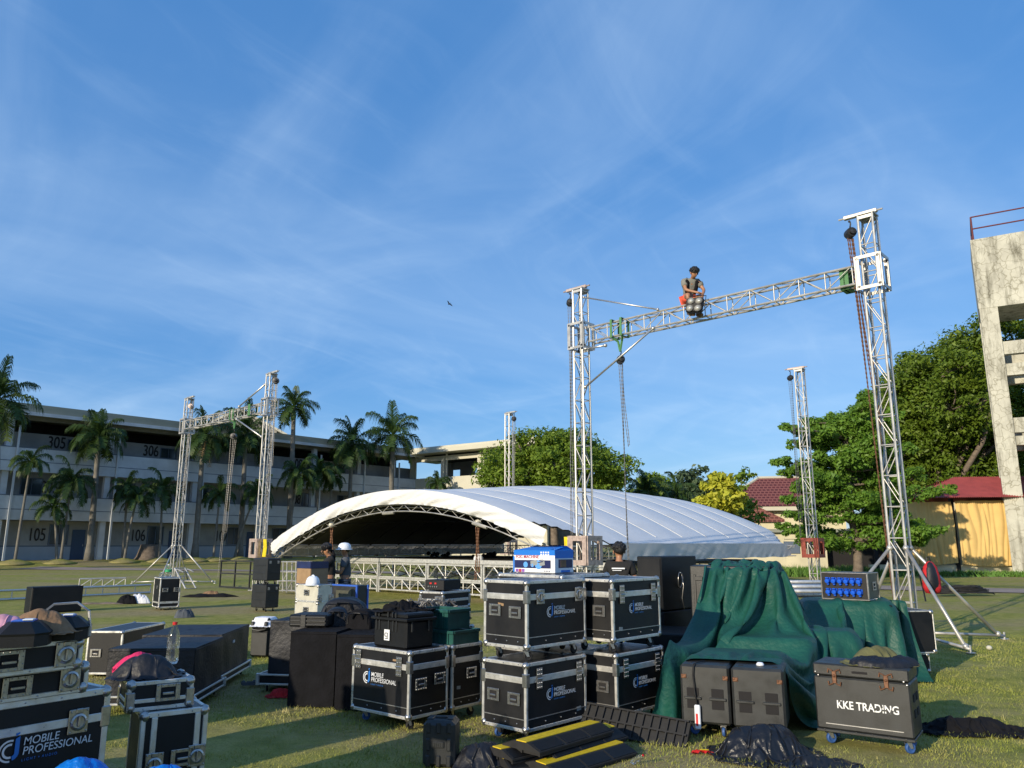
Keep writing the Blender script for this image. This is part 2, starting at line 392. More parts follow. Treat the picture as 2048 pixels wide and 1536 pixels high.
# grass blades near the camera
def grass_blades(n, x0, x1, y0, y1, hmin, hmax, w, seed, name):
    g = np.random.default_rng(seed)
    # density falls with distance
    yy = y0 + (y1 - y0) * g.random(n) ** 1.35; half = yy * .72 + .3
    xx = (g.random(n) * 2 - 1) * half
    dens = np.array([noise.noise(Vector((x * .55 + 7, y * .55, 3))) + .5 * noise.noise(Vector((x * 2.5, y * 2.5, 9))) for x, y in zip(xx, yy)])
    keep = dens < .22 + .25 * g.random(n); xx = xx[keep]; yy = yy[keep]; n = len(xx)
    h = (hmin + (hmax - hmin) * g.random(n) ** 2) * (1 + .4 * (dens[keep] < -.2)); a = g.random(n) * 2 * np.pi
    lean = (g.random(n) * .9 + .15) * h; la = g.random(n) * 2 * np.pi; ww = w * (0.6 + .8 * g.random(n)) * (1 + yy / 14)
    zz = np.full(n, -.008)
    V = np.empty((n, 3, 3)); V[:, 0] = np.stack([xx - np.cos(a) * ww, yy - np.sin(a) * ww, zz], 1)
    V[:, 1] = np.stack([xx + np.cos(a) * ww, yy + np.sin(a) * ww, zz], 1)
    V[:, 2] = np.stack([xx + np.cos(la) * lean, yy + np.sin(la) * lean, zz + h], 1)
    me = bpy.data.meshes.new(name); me.vertices.add(3 * n); me.vertices.foreach_set('co', V.ravel())
    me.loops.add(3 * n); me.loops.foreach_set('vertex_index', np.arange(3 * n)); me.polygons.add(n)
    me.polygons.foreach_set('loop_start', np.arange(n) * 3); me.update(); me.validate(); return me
bm_ = bpy.data.materials.new('grass_blade'); bm_.use_nodes = True; t = bm_.node_tree; b = t.nodes['Principled BSDF']; b.inputs['Roughness'].default_value = .6
b.inputs['Specular IOR Level'].default_value = .2
co = t.nodes.new('ShaderNodeTexCoord')
t.links.new(gr(gn(1.6, 9, .8), [(.30, (.14, .19, .03)), (.5, (.26, .28, .055)), (.66, (.42, .36, .17))]), b.inputs['Base Color'])
MATS['grass_blade'] = bm_
me = grass_blades(260000, 0, 0, 3.6, 15, .010, .034, .0022, 5, 'grass'); me.materials.append(bm_)
struct(tag(put('grass', me), 'short patchy green and straw coloured lawn grass', 'grass'), 'stuff')

# running track: one ribbon across the field
M('track', (0.27, 0.22, 0.19), 0.95, var=.12, vs=.8, bump=.4, bs=40)
tp = [(60, 24), (38, 24.6), (26, 26), (18, 28.5), (9, 34), (0, 41.5), (-9, 47.5), (-20, 51), (-32, 53), (-48, 54), (-80, 55)]
tm = MB(); P = []
for i, (x, y) in enumerate(tp):
    a = Vector(tp[max(i - 1, 0)]); c = Vector(tp[min(i + 1, len(tp) - 1)]); d = (c - a).normalized(); nn = Vector((-d.y, d.x)); w = 3.0 if x > 5 else 2.2
    P.append([(x + nn.x * w * k / 2, y + nn.y * w * k / 2, .022 + gz(x + nn.x * w * k / 2, y + nn.y * w * k / 2)) for k in (-1.0, -.5, 0, .5, 1.0)])
# subdivide for smoothness
def catmull(pts, n=8):
    out = []
    for i in range(len(pts) - 1):
        p0, p1, p2, p3 = [Vector(pts[min(max(k, 0), len(pts) - 1)]) for k in (i - 1, i, i + 1, i + 2)]
        for j in range(n):
            t_ = j / n; out.append(.5 * ((2 * p1) + (p2 - p0) * t_ + (2 * p0 - 5 * p1 + 4 * p2 - p3) * t_ ** 2 + (-p0 + 3 * p1 - 3 * p2 + p3) * t_ ** 3))
    out.append(Vector(pts[-1])); return out
cols_ = [catmull([row[k] for row in P]) for k in range(5)]
tm.grid([[cols_[k][i] for k in range(5)] for i in range(len(cols_[0]))])
struct(tm.build('track', 'track', smooth=True))

# ================= school building =================
def zof(v, Y): return aty(1024, v, Y).z
def fu(u):
    """distance along the long facade seen at image column u (at about 4 m height)"""
    return reach(FO + Vector((0, 0, 4)), FD, u)
school = thing('school_building', 'long three storey school building in shade with white balcony bands and black room numbers', 'building', (FO.x, FO.y, .45), math.atan2(FD.y, FD.x))
XL, XR = -30, tC - .2
def bpart(name, mat, parent, boxes, bev=0):
    m = MB()
    for c, d in boxes: m.box(c, d, bev=bev)
    return m.build(name, mat, parent)
# heights above the terrace: ground floor 0-3, parapet bands 2.95-4.95 and 6.7-8.8, roof 11.1-12.5
mid = (XL + XR) / 2; ln = XR - XL
Z1, Z1t, Z2, Z2t, ZW, ZR, ZT = 2.95, 4.77, 6.50, 8.30, 9.62, 10.5, 11.35
bpart('base_wall', 'bldg_base', school, [((mid, .15, .5), (ln, .3, 1.0))])
bpart('painted_line', 'bldg_line', school, [((mid, .14, 1.04), (ln, .3, .08))])
bpart('wall', 'bldg_wall', school, [((mid, .16, 2.0), (ln, .3, 1.84))])
for z0, z1 in ((Z1, Z1t), (Z2, Z2t)):
    pb = bpart('balcony_band', 'bldg_band', school, [((mid, -1.35, (z0 + z1) / 2), (ln, .2, z1 - z0)), ((mid, -.62, z0 + .12), (ln, 1.25, .22))])
    bpart('band_line', 'bldg_line', pb, [((mid, -1.458, z0 + (z1 - z0) * .42), (ln, .012, .05)), ((mid, -1.46, z1 - .03), (ln, .014, .06))])
bpart('wall', 'bldg_wall', school, [((mid, .62, (Z1 + Z2) / 2 + .1), (ln, .3, Z2 - Z1 + .2))])
bpart('wall', 'bldg_wall', school, [((mid, .62, (Z2t + ZW) / 2 - .5), (ln, .3, ZW - Z2t + 1.0))])
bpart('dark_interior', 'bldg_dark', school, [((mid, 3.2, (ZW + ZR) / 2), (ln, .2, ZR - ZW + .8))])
bpart('eave_beam', 'bldg_wall', school, [((mid, -.3, ZR + .25), (ln, .4, .5))])
bpart('roof', 'bldg_roof', school, [((mid, 3.2, ZT - .28), (ln + 1, 10.2, .5)), ((mid, 3.4, ZT + .1), (ln + .6, 9.8, .26))])
bpart('gutter', 'bldg_band', school, [((mid, -2.0, ZT - .58), (ln + 1, .25, .26))])
bpart('back_wall', 'bldg_wall', school, [((mid, 8.0, ZR / 2), (ln, .3, ZR)), ((XL + .15, 4, ZR / 2), (.3, 7.7, ZR))])
pil_u = [-130, -10, 196, 372, 505, 610, 700, 770]
for u in pil_u:
    t0 = fu(u)
    if t0 < XL: continue
    bpart('pillar', 'bldg_band', school, [((t0, -1.0, ZR / 2), (.42, .42, ZR))])
    bpart('drain_pipe', 'bldg_band', school, [((t0 + .5, -1.52, ZR / 2 - .3), (.14, .11, ZR - .6))])
def window(t0, z, w, h, y, mat='window_glass', parent=None):
    par = parent or school
    w_ = bpart('window', 'bldg_line', par, [((t0, y, z + h / 2 + .03), (w, .06, .06)), ((t0, y, z - h / 2 - .03), (w, .06, .06)), ((t0 - w / 2 - .03, y, z), (.06, .06, h + .12)), ((t0 + w / 2 + .03, y, z), (.06, .06, h + .12)), ((t0, y, z), (.05, .05, h))])
    bpart('pane', mat, w_, [((t0, y + .012, z), (w, .02, h))])
for u in (122, 314, 470, 560, 640, 700): window(fu(u), 1.9, 1.25 if u < 500 else 1.4, 1.45, -.03)
for u in (162, 352, 505): 
    d_ = bpart('door', 'door_blue', school, [((fu(u), -.03, 1.15), (.95, .06, 2.3))])
    bpart('handle', 'steel', d_, [((fu(u) + .35, -.08, 1.1), (.03, .05, .15))])
for u in (142, 330, 470, 625, 680): window(fu(u), Z2t + .65, 1.3, .8, .43)
for u in (60, 250, 400, 520, 620, 690): window(fu(u), Z1t + .75, 1.4, 1.2, .43)
for u, s_ in ((110, '305'), (302, '306'), (598, '308')):
    put('room_number', text_mesh(s_, 1.28, 'number_black', .02, 0, .70, off=.01), school, (fu(u) - 1.0, .44, Z2t + .33))
for u, s_ in ((87, '105'), (286, '106'), (451, '107')):
    put('room_number', text_mesh(s_, 1.35, 'number_black', .02, 0, .62), school, (fu(u) - .9, -.03, 1.45))
for u, s_ in ((105, '205'), (598, '208')):
    put('room_number', text_mesh(s_, 1.35, 'number_black', .02, 0, .62), school, (fu(u) - .9, .44, Z1t + .33))
# sunlit wing at right angles
WL = 18
wing = thing('school_wing', 'sunlit cream school wing with open top floor and flat roof behind the round tree', 'building', (WC.x, WC.y, .45), math.atan2(WD.y, WD.x))
bpart('wall', 'wing_cream', wing, [((WL / 2, .15, Z1t / 2), (WL, .3, Z1t)), ((WL / 2, .15, (Z1t + Z2) / 2 + 1.03), (WL, .26, Z2t - Z1t - 1.9))])
bpart('parapet', 'wing_cream', wing, [((WL / 2 + .5, -1.2, (Z2 + Z2t) / 2), (WL + 1, .2, Z2t - Z2)), ((WL / 2, -.5, Z2 + .1), (WL, 1.2, .2))])
bpart('parapet', 'wing_cream', wing, [((WL / 2 + .5, -1.2, (Z1 + Z1t) / 2), (WL + 1, .2, Z1t - Z1))])
for t0 in (0.6, 5.2, 10.3, 16): bpart('pillar', 'wing_cream', wing, [((t0, -.95, ZR / 2 + 1.2), (.5, .5, ZR - 2.4)), ((t0 + .55, -1.12, ZR / 2 + 2), (.16, .16, ZR - 3.0))])
for t0 in (1.0, 8.2, 14.0): bpart('rear_pillar', 'bldg_wall', wing, [((t0, 5, (Z2t + ZR) / 2), (.5, .5, ZR - Z2t + .2))])
bpart('eave_beam', 'wing_cream', wing, [((WL / 2, -.95, ZR - .1), (WL, .3, .5))])
bpart('roof', 'wing_cream', wing, [((WL / 2 - 1, 2.2, ZT - .25), (WL + 4, 9.6, .45)), ((WL / 2 - 1, 2.4, ZT + .12), (WL + 3.4, 9.0, .26))])
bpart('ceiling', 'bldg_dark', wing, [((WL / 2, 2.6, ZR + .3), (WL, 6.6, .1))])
bpart('floor_slab', 'bldg_wall', wing, [((WL / 2, 2.6, Z2t - .9), (WL, 6.6, .2))])
bpart('rear_parapet', 'bldg_wall', wing, [((WL / 2, 5.8, Z2t - .2), (WL, .2, 1.0))])
bpart('rear_wall', 'bldg_wall', wing, [((3, 5.8, (Z2t + ZR) / 2), (2.2, .2, ZR - Z2t)), ((14.2, 5.8, (Z2t + ZR) / 2), (7.4, .2, ZR - Z2t)), ((WL / 2, 5.8, ZR - .2), (WL, .22, .9)), ((WL / 2, 6.0, Z2t / 2), (WL, .2, Z2t - .6))])
bpart('partition', 'partition_blue', wing, [((9.7, 2.8, (Z2t + ZR) / 2), (.12, 5.6, ZR - Z2t))])
for t0 in (3, 6.7, 11, 14.5): window(t0, Z1t + 1.2, 1.6, 1.2, -.02, parent=wing)
# gabled block behind the long roof
pg = fu(590); gp = FO + FD * pg - FN * 12
gable = thing('gabled_block', 'grey gabled roof block with a red sign rising behind the long school roof', 'building', (gp.x, gp.y, .45), math.atan2(FD.y, FD.x) - R(35))
gb = MB(); gb.prism([(-4, 0), (4, 0), (4, 13.6), (0, 15.6), (-4, 13.6)], 0, 8); gb.build('wall', 'bldg_wall', gable)
gb = MB()
for s_ in (-1, 1): gb.prism([(0, 15.62), (0, 15.92), (s_ * 5.2, 13.2), (s_ * 5.2, 12.95)], -.8, 8.6)
gb.build('roof', 'wing_cream', gable)
sg = MB().box((-1.8, -.08, 13.1), (1.5, .12, 1.7)).build('sign', 'print_red', gable)
MB().box((-1.8, -.16, 13.1), (.7, .03, .8)).box((-1.8, -.16, 12.4), (.25, .03, .25)).build('emblem', 'paper_white', sg)

# ================= right side buildings =================
# concrete frame tower
Yt = 43.5
base = aty(2046, 1148, Yt); ctw = thing('concrete_tower', 'weathered cream concrete frame tower with cracked paint and dark openings at the right edge', 'building', (base.x, base.y, 0), R(-31))
cm = bpy.data.materials.new('cracked_concrete'); cm.use_nodes = True; t = cm.node_tree; b = t.nodes['Principled BSDF']; b.inputs['Roughness'].default_value = .9
co = t.nodes.new('ShaderNodeTexCoord')
vo = t.nodes.new('ShaderNodeTexVoronoi'); vo.feature = 'DISTANCE_TO_EDGE'; vo.inputs['Scale'].default_value = 1.7
vm = t.nodes.new('ShaderNodeMapping'); nd = t.nodes.new('ShaderNodeTexNoise'); nd.inputs['Scale'].default_value = 1.5; t.links.new(co.outputs['Object'], nd.inputs['Vector'])
va = t.nodes.new('ShaderNodeVectorMath'); va.operation = 'ADD'; t.links.new(co.outputs['Object'], va.inputs[0]); t.links.new(nd.outputs['Color'], va.inputs[1]); t.links.new(va.outputs[0], vo.inputs['Vector'])
crack = gr(vo.outputs['Distance'], [(.0, (.52, .50, .44)), (.05, (1, 1, 1))])
basec = gr(gn(.8, 7, .7), [(.3, (.38, .37, .31)), (.6, (.51, .50, .42))])
stain = gr(gn(1.2, 6, .7, .2, (1.6, 1.6, .25)), [(.48, (1, 1, 1)), (.72, (.22, .21, .17))])
pk = gr(gn(.5, 4), [(.35, (.1, .1, .1)), (.5, (.9, .9, .9))])
wh = t.nodes.new('ShaderNodeRGB'); wh.outputs[0].default_value = (1, 1, 1, 1)
c_ = gmix(1.0, basec, stain, 'MULTIPLY'); c_ = gmix(1.0, c_, gmix(pk, wh.outputs[0], crack), 'MULTIPLY'); t.links.new(c_, b.inputs['Base Color'])
MATS['cracked_concrete'] = cm
HT = zof(487, 43.9); TW, TD = 6.5, 3.0
lev = [(15.3, 19.1), (11.05, 11.65), (9.8, 10.55), (6.2, 6.9), (4.9, 5.6), (3.75, 4.1)]
zl_ = lambda v: zof(v, 43.5)
lev = [(zl_(619), HT), (zl_(712), zl_(687)), (zl_(754), zl_(731)), (zl_(867), zl_(838)), (zl_(892), zl_(874)), (zl_(1016), zl_(994))]
# columns (local x right, y away); the left front column leans a little in
for (x, y) in ((0, 0), (TW, 0), (0, TD), (TW, TD)): bpart('column', 'cracked_concrete', ctw, [((x, y, lev[0][0] / 2), (.92, .8 if y == 0 else .6, lev[0][0]))])
for i, (z0, z1) in enumerate(lev):
    if i == 0:
        bpart('tank_wall', 'cracked_concrete', ctw, [((TW / 2, TD / 2, (z0 + z1) / 2), (TW + .96, TD + .84, z1 - z0))])
    else:
        bpart('beam', 'cracked_concrete', ctw, [((TW / 2, .05, (z0 + z1) / 2), (TW - .92, .5, z1 - z0)), ((TW / 2, TD, (z0 + z1) / 2), (TW - .92, .5, z1 - z0)), ((0, TD / 2, (z0 + z1) / 2), (.5, TD - .8, z1 - z0)), ((TW, TD / 2, (z0 + z1) / 2), (.5, TD - .8, z1 - z0))])
rl = MB()
for z in (HT + .75, HT + 1.5):
    rl.tube((-.3, -.2, z), (TW + .3, -.2, z), .045); rl.tube((-.3, -.2, z), (-.3, TD, z), .045)
for x in (-.3, TW / 2, TW + .3): rl.tube((x, -.2, HT - .1), (x, -.2, HT + 1.5), .05)
rl.tube((-.3, TD, HT - .1), (-.3, TD, HT + 1.5), .05); rl.build('railing', 'rail_red', ctw)
# curtained shed beside the tower
shp = aty(1818, 1148, 44.6); shed = thing('curtained_shed', 'low shed under a rusty red corrugated roof with yellow curtains along its open front', 'building', (shp.x, shp.y, 0), R(-8))
L_ = 16; 
bpart('low_wall', 'cream_wall', shed, [((L_ / 2 - 1, .3, .25), (L_ + 2, .25, .5))])
bpart('back_wall', 'cream_wall', shed, [((L_ / 2, 5, 2.1), (L_, .2, 4.2))])
for x in (-1.6, 2.72, L_ - 1): bpart('post', 'bldg_dark', shed, [((x, .2, 2.1), (.2, .2, 4.2))])
def curtain(x0, x1, zt, zb, seed, name='curtain', y=-.02, sag=.25):
    n, k = 90, 26; P = []
    for i in range(n + 1):
        a = i / n; row = []
        for j in range(k + 1):
            c = j / k
            f = .085 * math.sin(a * 40 + 1.2 * math.sin(c * 2 + seed) + 6 * noise.noise(Vector((a * 3, c * .7, seed)))) * (.35 + .65 * c)
            f += .16 * noise.noise(Vector((a * 5 + seed, c * 1.6, 1)))
            dip = .12 * math.sin(math.pi * a) * c
            row.append((x0 + (x1 - x0) * a, y - abs(f) - .12 * math.sin(math.pi * c) , zt + (zb - zt) * c - dip))
        P.append(row)
    m = MB(); m.grid(P); return m.build(name, 'curtain_yellow', shed, smooth=True)
curtain(-.1, 2.62, 4.0, .62, 2); curtain(2.82, 6.0, 4.05, .55, 5); curtain(7.2, 9.6, 3.6, .4, 9)
rm = MB()
nn_ = 150
for (xa, xb, ya, za, yb, zb) in ((.0, L_ + 1, -.9, 4.2, 2.6, 5.6), (.0, L_ + 1, 6.1, 4.2, 2.6, 5.6)):
    P = []
    for i in range(nn_ * 2 + 1):
        x = xa + (xb - xa) * i / (nn_ * 2); w = .03 * (1 if i % 2 else -1); k = min(1, max(0, (x - xa) / 4.0))
        xs = x
        P.append([(xs, ya, za + w), (xs, ya + (yb - ya) * .5 * k, za + (zb - za) * .5 * k + w), (xs, ya + (yb - ya) * k, za + (zb - za) * k + w)])
    rm.grid(P)
rm.build('corrugated_roof', 'roof_red', shed)
# cream garden wall house with dark doorway
hw = aty(1440, 1128, 47); cw = thing('cream_annex', 'low stained cream annex wall with a dark doorway behind the near tree', 'building', (hw.x, hw.y, 0), R(-6))
bpart('wall', 'cream_wall', cw, [((-.5, .15, 1.15), (8.6, .3, 2.3)), ((10.6, .15, 1.15), (1.1, .3, 2.3)), ((6.2, .15, 2.12), (9, .28, .36))])
bpart('wall', 'cream_wall', cw, [((5.0, .16, 1.05), (2.4, .3, 1.72))])
bpart('doorway', 'bldg_dark', cw, [((8.0, .9, .98), (3.6, .1, 1.96))])
bpart('roof_slab', 'bldg_roof', cw, [((3.5, 2.0, 2.42), (16.5, 4.6, .2))])
for x in (2.6, 4.2): MB().box((x, -.02, 1.45), (.9, .05, .7)).build('window', 'bldg_line', cw)
# red tiled house
rh = aty(1500, 1100, 68); house = thing('tiled_house', 'house with a dark red tiled hip roof and cream eaves beyond the tent', 'house', (rh.x - 1.0, rh.y, 0), R(-12))
bpart('wall', 'cream_wall', house, [((4, 3.5, 2.3), (10, 6, 4.6))])
bpart('eave', 'wing_cream', house, [((4, 3.5, 4.65), (11.4, 7.6, .35))])
tl = bpy.data.materials.new('roof_tiles'); tl.use_nodes = True; t = tl.node_tree; b = t.nodes['Principled BSDF']; b.inputs['Roughness'].default_value = .6
co = t.nodes.new('ShaderNodeTexCoord'); br = t.nodes.new('ShaderNodeTexBrick'); br.inputs['Scale'].default_value = 1; br.inputs['Brick Width'].default_value = .35; br.inputs['Row Height'].default_value = .24; br.inputs['Mortar Size'].default_value = .05
br.inputs['Color1'].default_value = (.10, .018, .014, 1); br.inputs['Color2'].default_value = (.07, .013, .011, 1); br.inputs['Mortar'].default_value = (.20, .07, .055, 1)
mpx = t.nodes.new('ShaderNodeMapping'); mpx.inputs['Rotation'].default_value = (math.pi / 2, 0, 0); t.links.new(co.outputs['Object'], mpx.inputs[0]); t.links.new(mpx.outputs[0], br.inputs['Vector']); t.links.new(br.outputs['Color'], b.inputs['Base Color'])
MATS['roof_tiles'] = tl
hr = MB(); a0, a1, b0, b1 = -1.8, 9.8, -.4, 7.4; z0, z1 = 4.84, 7.6
hr.add([(a0, b0, z0), (a1, b0, z0), (a1, b1, z0), (a0, b1, z0), (2.4, 3.5, z1), (6.4, 3.5, z1)], [(0, 1, 5, 4), (1, 2, 5), (2, 3, 4, 5), (3, 0, 4)]); hr.build('hip_roof', 'roof_tiles', house)
rg = MB()
for p, q in (((a0, b0, z0), (2.4, 3.5, z1)), ((a1, b0, z0), (6.4, 3.5, z1)), ((2.4, 3.5, z1), (6.4, 3.5, z1))): rg.tube(p, q, .13, 6)
rg.build('ridge_cap', 'wing_cream', house)
lw = MB(); lw.prism([(-5.5, 3.4), (-5.5, 3.6), (-1.0, 5.9), (3.4, 3.6), (3.4, 3.4)], -4.5, 0.5); lw.build('porch_roof', 'roof_tiles', house)
bpart('porch_wall', 'cream_wall', house, [((-1, -2, 1.7), (8, 4.4, 3.4))])

# low green scrub in front of the annex
def tuft(n, x0, y0, x1, y1, h, seed, wid=.9):
    g = random.Random(seed); m = MB()
    for i in range(n):
        a = g.random(); x = x0 + (x1 - x0) * a + g.gauss(0, .1); y = y0 + (y1 - y0) * a + g.gauss(0, wid); hh = h * (.4 + .8 * g.random()) * (.6 + .5 * noise.noise(Vector((x, y, 0))) + .4)
        t_ = g.random() * 6.28; w = .05; dx, dy = math.cos(t_) * w, math.sin(t_) * w; lx, ly = g.gauss(0, .12), g.gauss(0, .12)
        m.add([(x - dx, y - dy, 0), (x + dx, y + dy, 0), (x + lx, y + ly, hh)], [(0, 1, 2)])
    return m
M('scrub', (.08, .17, .02), .7, var=.4, vs=1.2)
p0 = aty(1400, 1140, 42); p1 = aty(1745, 1142, 41)
struct(tag(tuft(9000, p0.x, 43.5, p1.x + 1, 42.5, .42, 3, 1.0).build('scrub', 'scrub'), 'bright green weeds along the foot of the cream annex', 'weeds'), 'stuff')
struct(tag(tuft(5000, 20, 42.2, 34, 40.6, .28, 4, .5).build('scrub', 'scrub'), 'green verge grass below the yellow curtains', 'weeds'), 'stuff')
# concrete bench beside the annex path and tree stump by the school wall
tp_ = FO + FD * fu(272) + FN * 3.2
sm_ = MB(); sm_.lathe([(1.2, -.1), (.95, .25), (.75, .9), (.68, 1.2), (.0001, 1.22)], n=14)
tag(sm_.build('tree_stump', 'bark', loc=(tp_.x, tp_.y, .42), smooth=True), 'thick sawn tree stump at the foot of the school wall under 106', 'stump')
# ================= trees =================
def leafmat(name, c1, c2, c3, sc=.9, trans=.35):
    m = bpy.data.materials.new(name); m.use_nodes = True; t = m.node_tree; b = t.nodes['Principled BSDF']; b.inputs['Roughness'].default_value = .5
    b.inputs['Specular IOR Level'].default_value = .3
    co = t.nodes.new('ShaderNodeTexCoord'); n = t.nodes.new('ShaderNodeTexNoise'); n.inputs['Scale'].default_value = sc; n.inputs['Detail'].default_value = 8; n.inputs['Roughness'].default_value = .75
    t.links.new(co.outputs['Object'], n.inputs['Vector'])
    r = t.nodes.new('ShaderNodeValToRGB'); e = r.color_ramp.elements; e.new(.5)
    for i, (p, c) in enumerate(((.3, c1), (.5, c2), (.7, c3))): e[i].position = p; e[i].color = (*c, 1)
    t.links.new(n.outputs['Fac'], r.inputs[0]); t.links.new(r.outputs[0], b.inputs['Base Color'])
    tr = t.nodes.new('ShaderNodeBsdfTranslucent'); t.links.new(r.outputs[0], tr.inputs['Color'])
    ms = t.nodes.new('ShaderNodeMixShader'); ms.inputs[0].default_value = trans
    t.links.new(b.outputs[0], ms.inputs[1]); t.links.new(tr.outputs[0], ms.inputs[2]); t.links.new(ms.outputs[0], t.nodes['Material Output'].inputs['Surface'])
    MATS[name] = m
leafmat('leaf_mid', (.07, .13, .015), (.16, .25, .026), (.27, .34, .04))
leafmat('leaf_dark', (.055, .105, .012), (.12, .19, .018), (.21, .28, .035))
leafmat('leaf_near', (.065, .15, .018), (.13, .25, .03), (.21, .34, .05))
leafmat('leaf_yellow', (.22, .30, .03), (.50, .50, .05), (.62, .60, .08), 1.4)
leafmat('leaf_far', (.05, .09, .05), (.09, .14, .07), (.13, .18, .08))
leafmat('frond', (.014, .036, .009), (.032, .068, .013), (.08, .12, .025), .8, .25)
leafmat('frond_dead', (.20, .12, .05), (.28, .17, .08), (.3, .2, .1), .8, .2)

def leaf_cloud(clumps, nleaf, ls, seed, droop=.2, flat=1.0, arr=None):
    """leaf quads scattered in clumps; clumps = [(centre, radius)]"""
    g = np.random.default_rng(seed); C = np.array([c for c, r in clumps]); Rr = np.array([r for c, r in clumps])
    n = len(clumps) * nleaf; ci = np.repeat(np.arange(len(clumps)), nleaf)
    d = g.normal(size=(n, 3)); d /= np.linalg.norm(d, axis=1)[:, None]; rad = g.random(n) ** .45
    P = C[ci] + d * (rad * Rr[ci])[:, None] * np.array([1, 1, .62 * flat])
    nrm = d * .7 + g.normal(size=(n, 3)) * .55 + np.array([0, 0, .55]); nrm /= np.linalg.norm(nrm, axis=1)[:, None]
    a = g.normal(size=(n, 3)); a -= nrm * (a * nrm).sum(1)[:, None]; a /= np.linalg.norm(a, axis=1)[:, None]; bb = np.cross(nrm, a)
    s = ls * (.6 + .8 * g.random(n)); a *= s[:, None]; bb *= (s * .48)[:, None]
    V = np.stack([P - a, P + bb - a * .1, P + a, P - bb - a * .1], 1)
    V[:, 2, 2] -= droop * s
    return V.reshape(-1, 3)
def quads_mesh(name, V, mat):
    n = len(V) // 4; me = bpy.data.meshes.new(name); me.vertices.add(4 * n); me.vertices.foreach_set('co', V.ravel())
    me.loops.add(4 * n); me.loops.foreach_set('vertex_index', np.arange(4 * n)); me.polygons.add(n); me.polygons.foreach_set('loop_start', np.arange(n) * 4)
    me.update(); me.validate(); me.materials.append(MATS[mat]); return me
def limb(m, p0, p1, r0, r1, g, bend=.12, k=5):
    p0 = Vector(p0); p1 = Vector(p1); L = (p1 - p0).length; off = Vector((g.gauss(0, 1), g.gauss(0, 1), g.gauss(0, .5))) * L * bend
    pts = [p0.lerp(p1, i / k) + off * math.sin(math.pi * i / k) for i in range(k + 1)]
    m.path(pts, r0, 7, rs=[r0 + (r1 - r0) * i / k for i in range(k + 1)]); return pts
def broad_tree(name, label, loc, lobes, nclump, nleaf, ls, crad, mat, trunk_r, seed, group=None, hollow=.55, trunk_h=2.0, flat=1.0):
    """lobes: ellipsoids (cx,cy,cz,rx,ry,rz) in local coordinates"""
    g = random.Random(seed); root = thing(name, label, 'tree', loc, 0, group)
    cl = []; tot = sum(l[3] * l[4] * l[5] for l in lobes) ; m = MB()
    c0 = Vector((g.gauss(0, .1), g.gauss(0, .1), trunk_h))
    m.path([(0, 0, -.2), (0, 0, .3), tuple(c0 * .6), tuple(c0)], trunk_r, 9, rs=[trunk_r * 1.5, trunk_r * 1.1, trunk_r * .9, trunk_r * .75])
    for l in lobes:
        k = max(4, int(nclump * (l[3] * l[4] * l[5]) ** .8 / sum((q[3] * q[4] * q[5]) ** .8 for q in lobes))); lc = Vector(l[:3])
        pts = limb(m, c0, lc, trunk_r * .5, trunk_r * .22, g)
        for i in range(k):
            d = Vector((g.gauss(0, 1), g.gauss(0, 1), g.gauss(0, 1))).normalized(); rr = hollow + (1 - hollow) * g.random() + .08 * g.gauss(0, 1)
            p = lc + Vector((d.x * l[3], d.y * l[4], d.z * l[5])) * rr
            if p.z < .6: p.z = .6 + g.random() * .5
            cl.append((tuple(p), crad * (.55 + .8 * g.random())))
            if i % 6 == 0: limb(m, lc, p, trunk_r * .16, trunk_r * .05, g, k=3)
    m.build('trunk', 'bark', root, smooth=True)
    put('crown', quads_mesh('crown', leaf_cloud(cl, nleaf, ls, seed, flat=flat), mat), root)
    return root
# round tree in front of the wing
def at(u, v, Y): return aty(u, v, Y)
c = at(1110, 1000, 62); 
lob = []
g = random.Random(3)
for (u, v, r) in ((1010, 935, 2.3), (1045, 905, 2.2), (1090, 890, 2.4), (1140, 885, 2.3), (1185, 905, 2.0), (1220, 930, 1.9), (1120, 930, 3.2), (1070, 950, 3.0), (1180, 955, 2.8), (1000, 965, 2.0), (1235, 962, 1.6), (1100, 985, 3.0), (1160, 1000, 2.6), (985, 940, 1.1), (1243, 938, .8), (1030, 880, 1.0), (1125, 872, 1.2), (1205, 893, .9)):
    p = at(u, v, 62) - Vector((c.x, 62, 0)); lob.append((p.x * .93, p.y + g.uniform(-2, 2), p.z - .35, r * .95, r * 1.1, r * .66))
broad_tree('round_tree', 'wide round bright green tree behind the tent in front of the school wing', (c.x, 62, .1), lob, 560, 105, .145, .85, 'leaf_mid', .35, 11, trunk_h=3.2)
# big right tree
c = at(1860, 1000, 56); lob = []
for (u, v, r) in ((1930, 690, 1.6), (1900, 720, 2.2), (1945, 735, 2.0), (1860, 760, 2.6), (1920, 780, 3.0), (1830, 800, 2.4), (1800, 840, 2.4), (1870, 830, 3.4), (1935, 850, 3.2), (1790, 890, 2.8), (1850, 900, 3.4), (1920, 920, 3.2), (1760, 930, 2.4), (1810, 960, 3.0), (1880, 970, 3.0), (1950, 980, 2.6), (1980, 880, 3.0), (2010, 800, 3.2), (2040, 900, 3.2), (2030, 980, 3.0), (1955, 672, 1.5), (1985, 690, 2.2), (1770, 850, 1.8), (1800, 770, 1.6), (1780, 800, 1.4), (1760, 880, 2.0), (1830, 745, 1.8), (1985, 740, 2.4), (2060, 820, 3.0), (1795, 800, 1.1), (1840, 740, 1.0)):
    p = at(u, v, 56) - Vector((c.x, 56, 0)); lob.append((p.x, p.y + g.uniform(-2, 3), p.z, r * 1.0, r * 1.3, r * .8))
broad_tree('tall_tree', 'tall dense tree filling the sky behind the concrete tower', (c.x, 56, 0), lob, 1500, 110, .15, .95, 'leaf_dark', .45, 12, trunk_h=3.5)
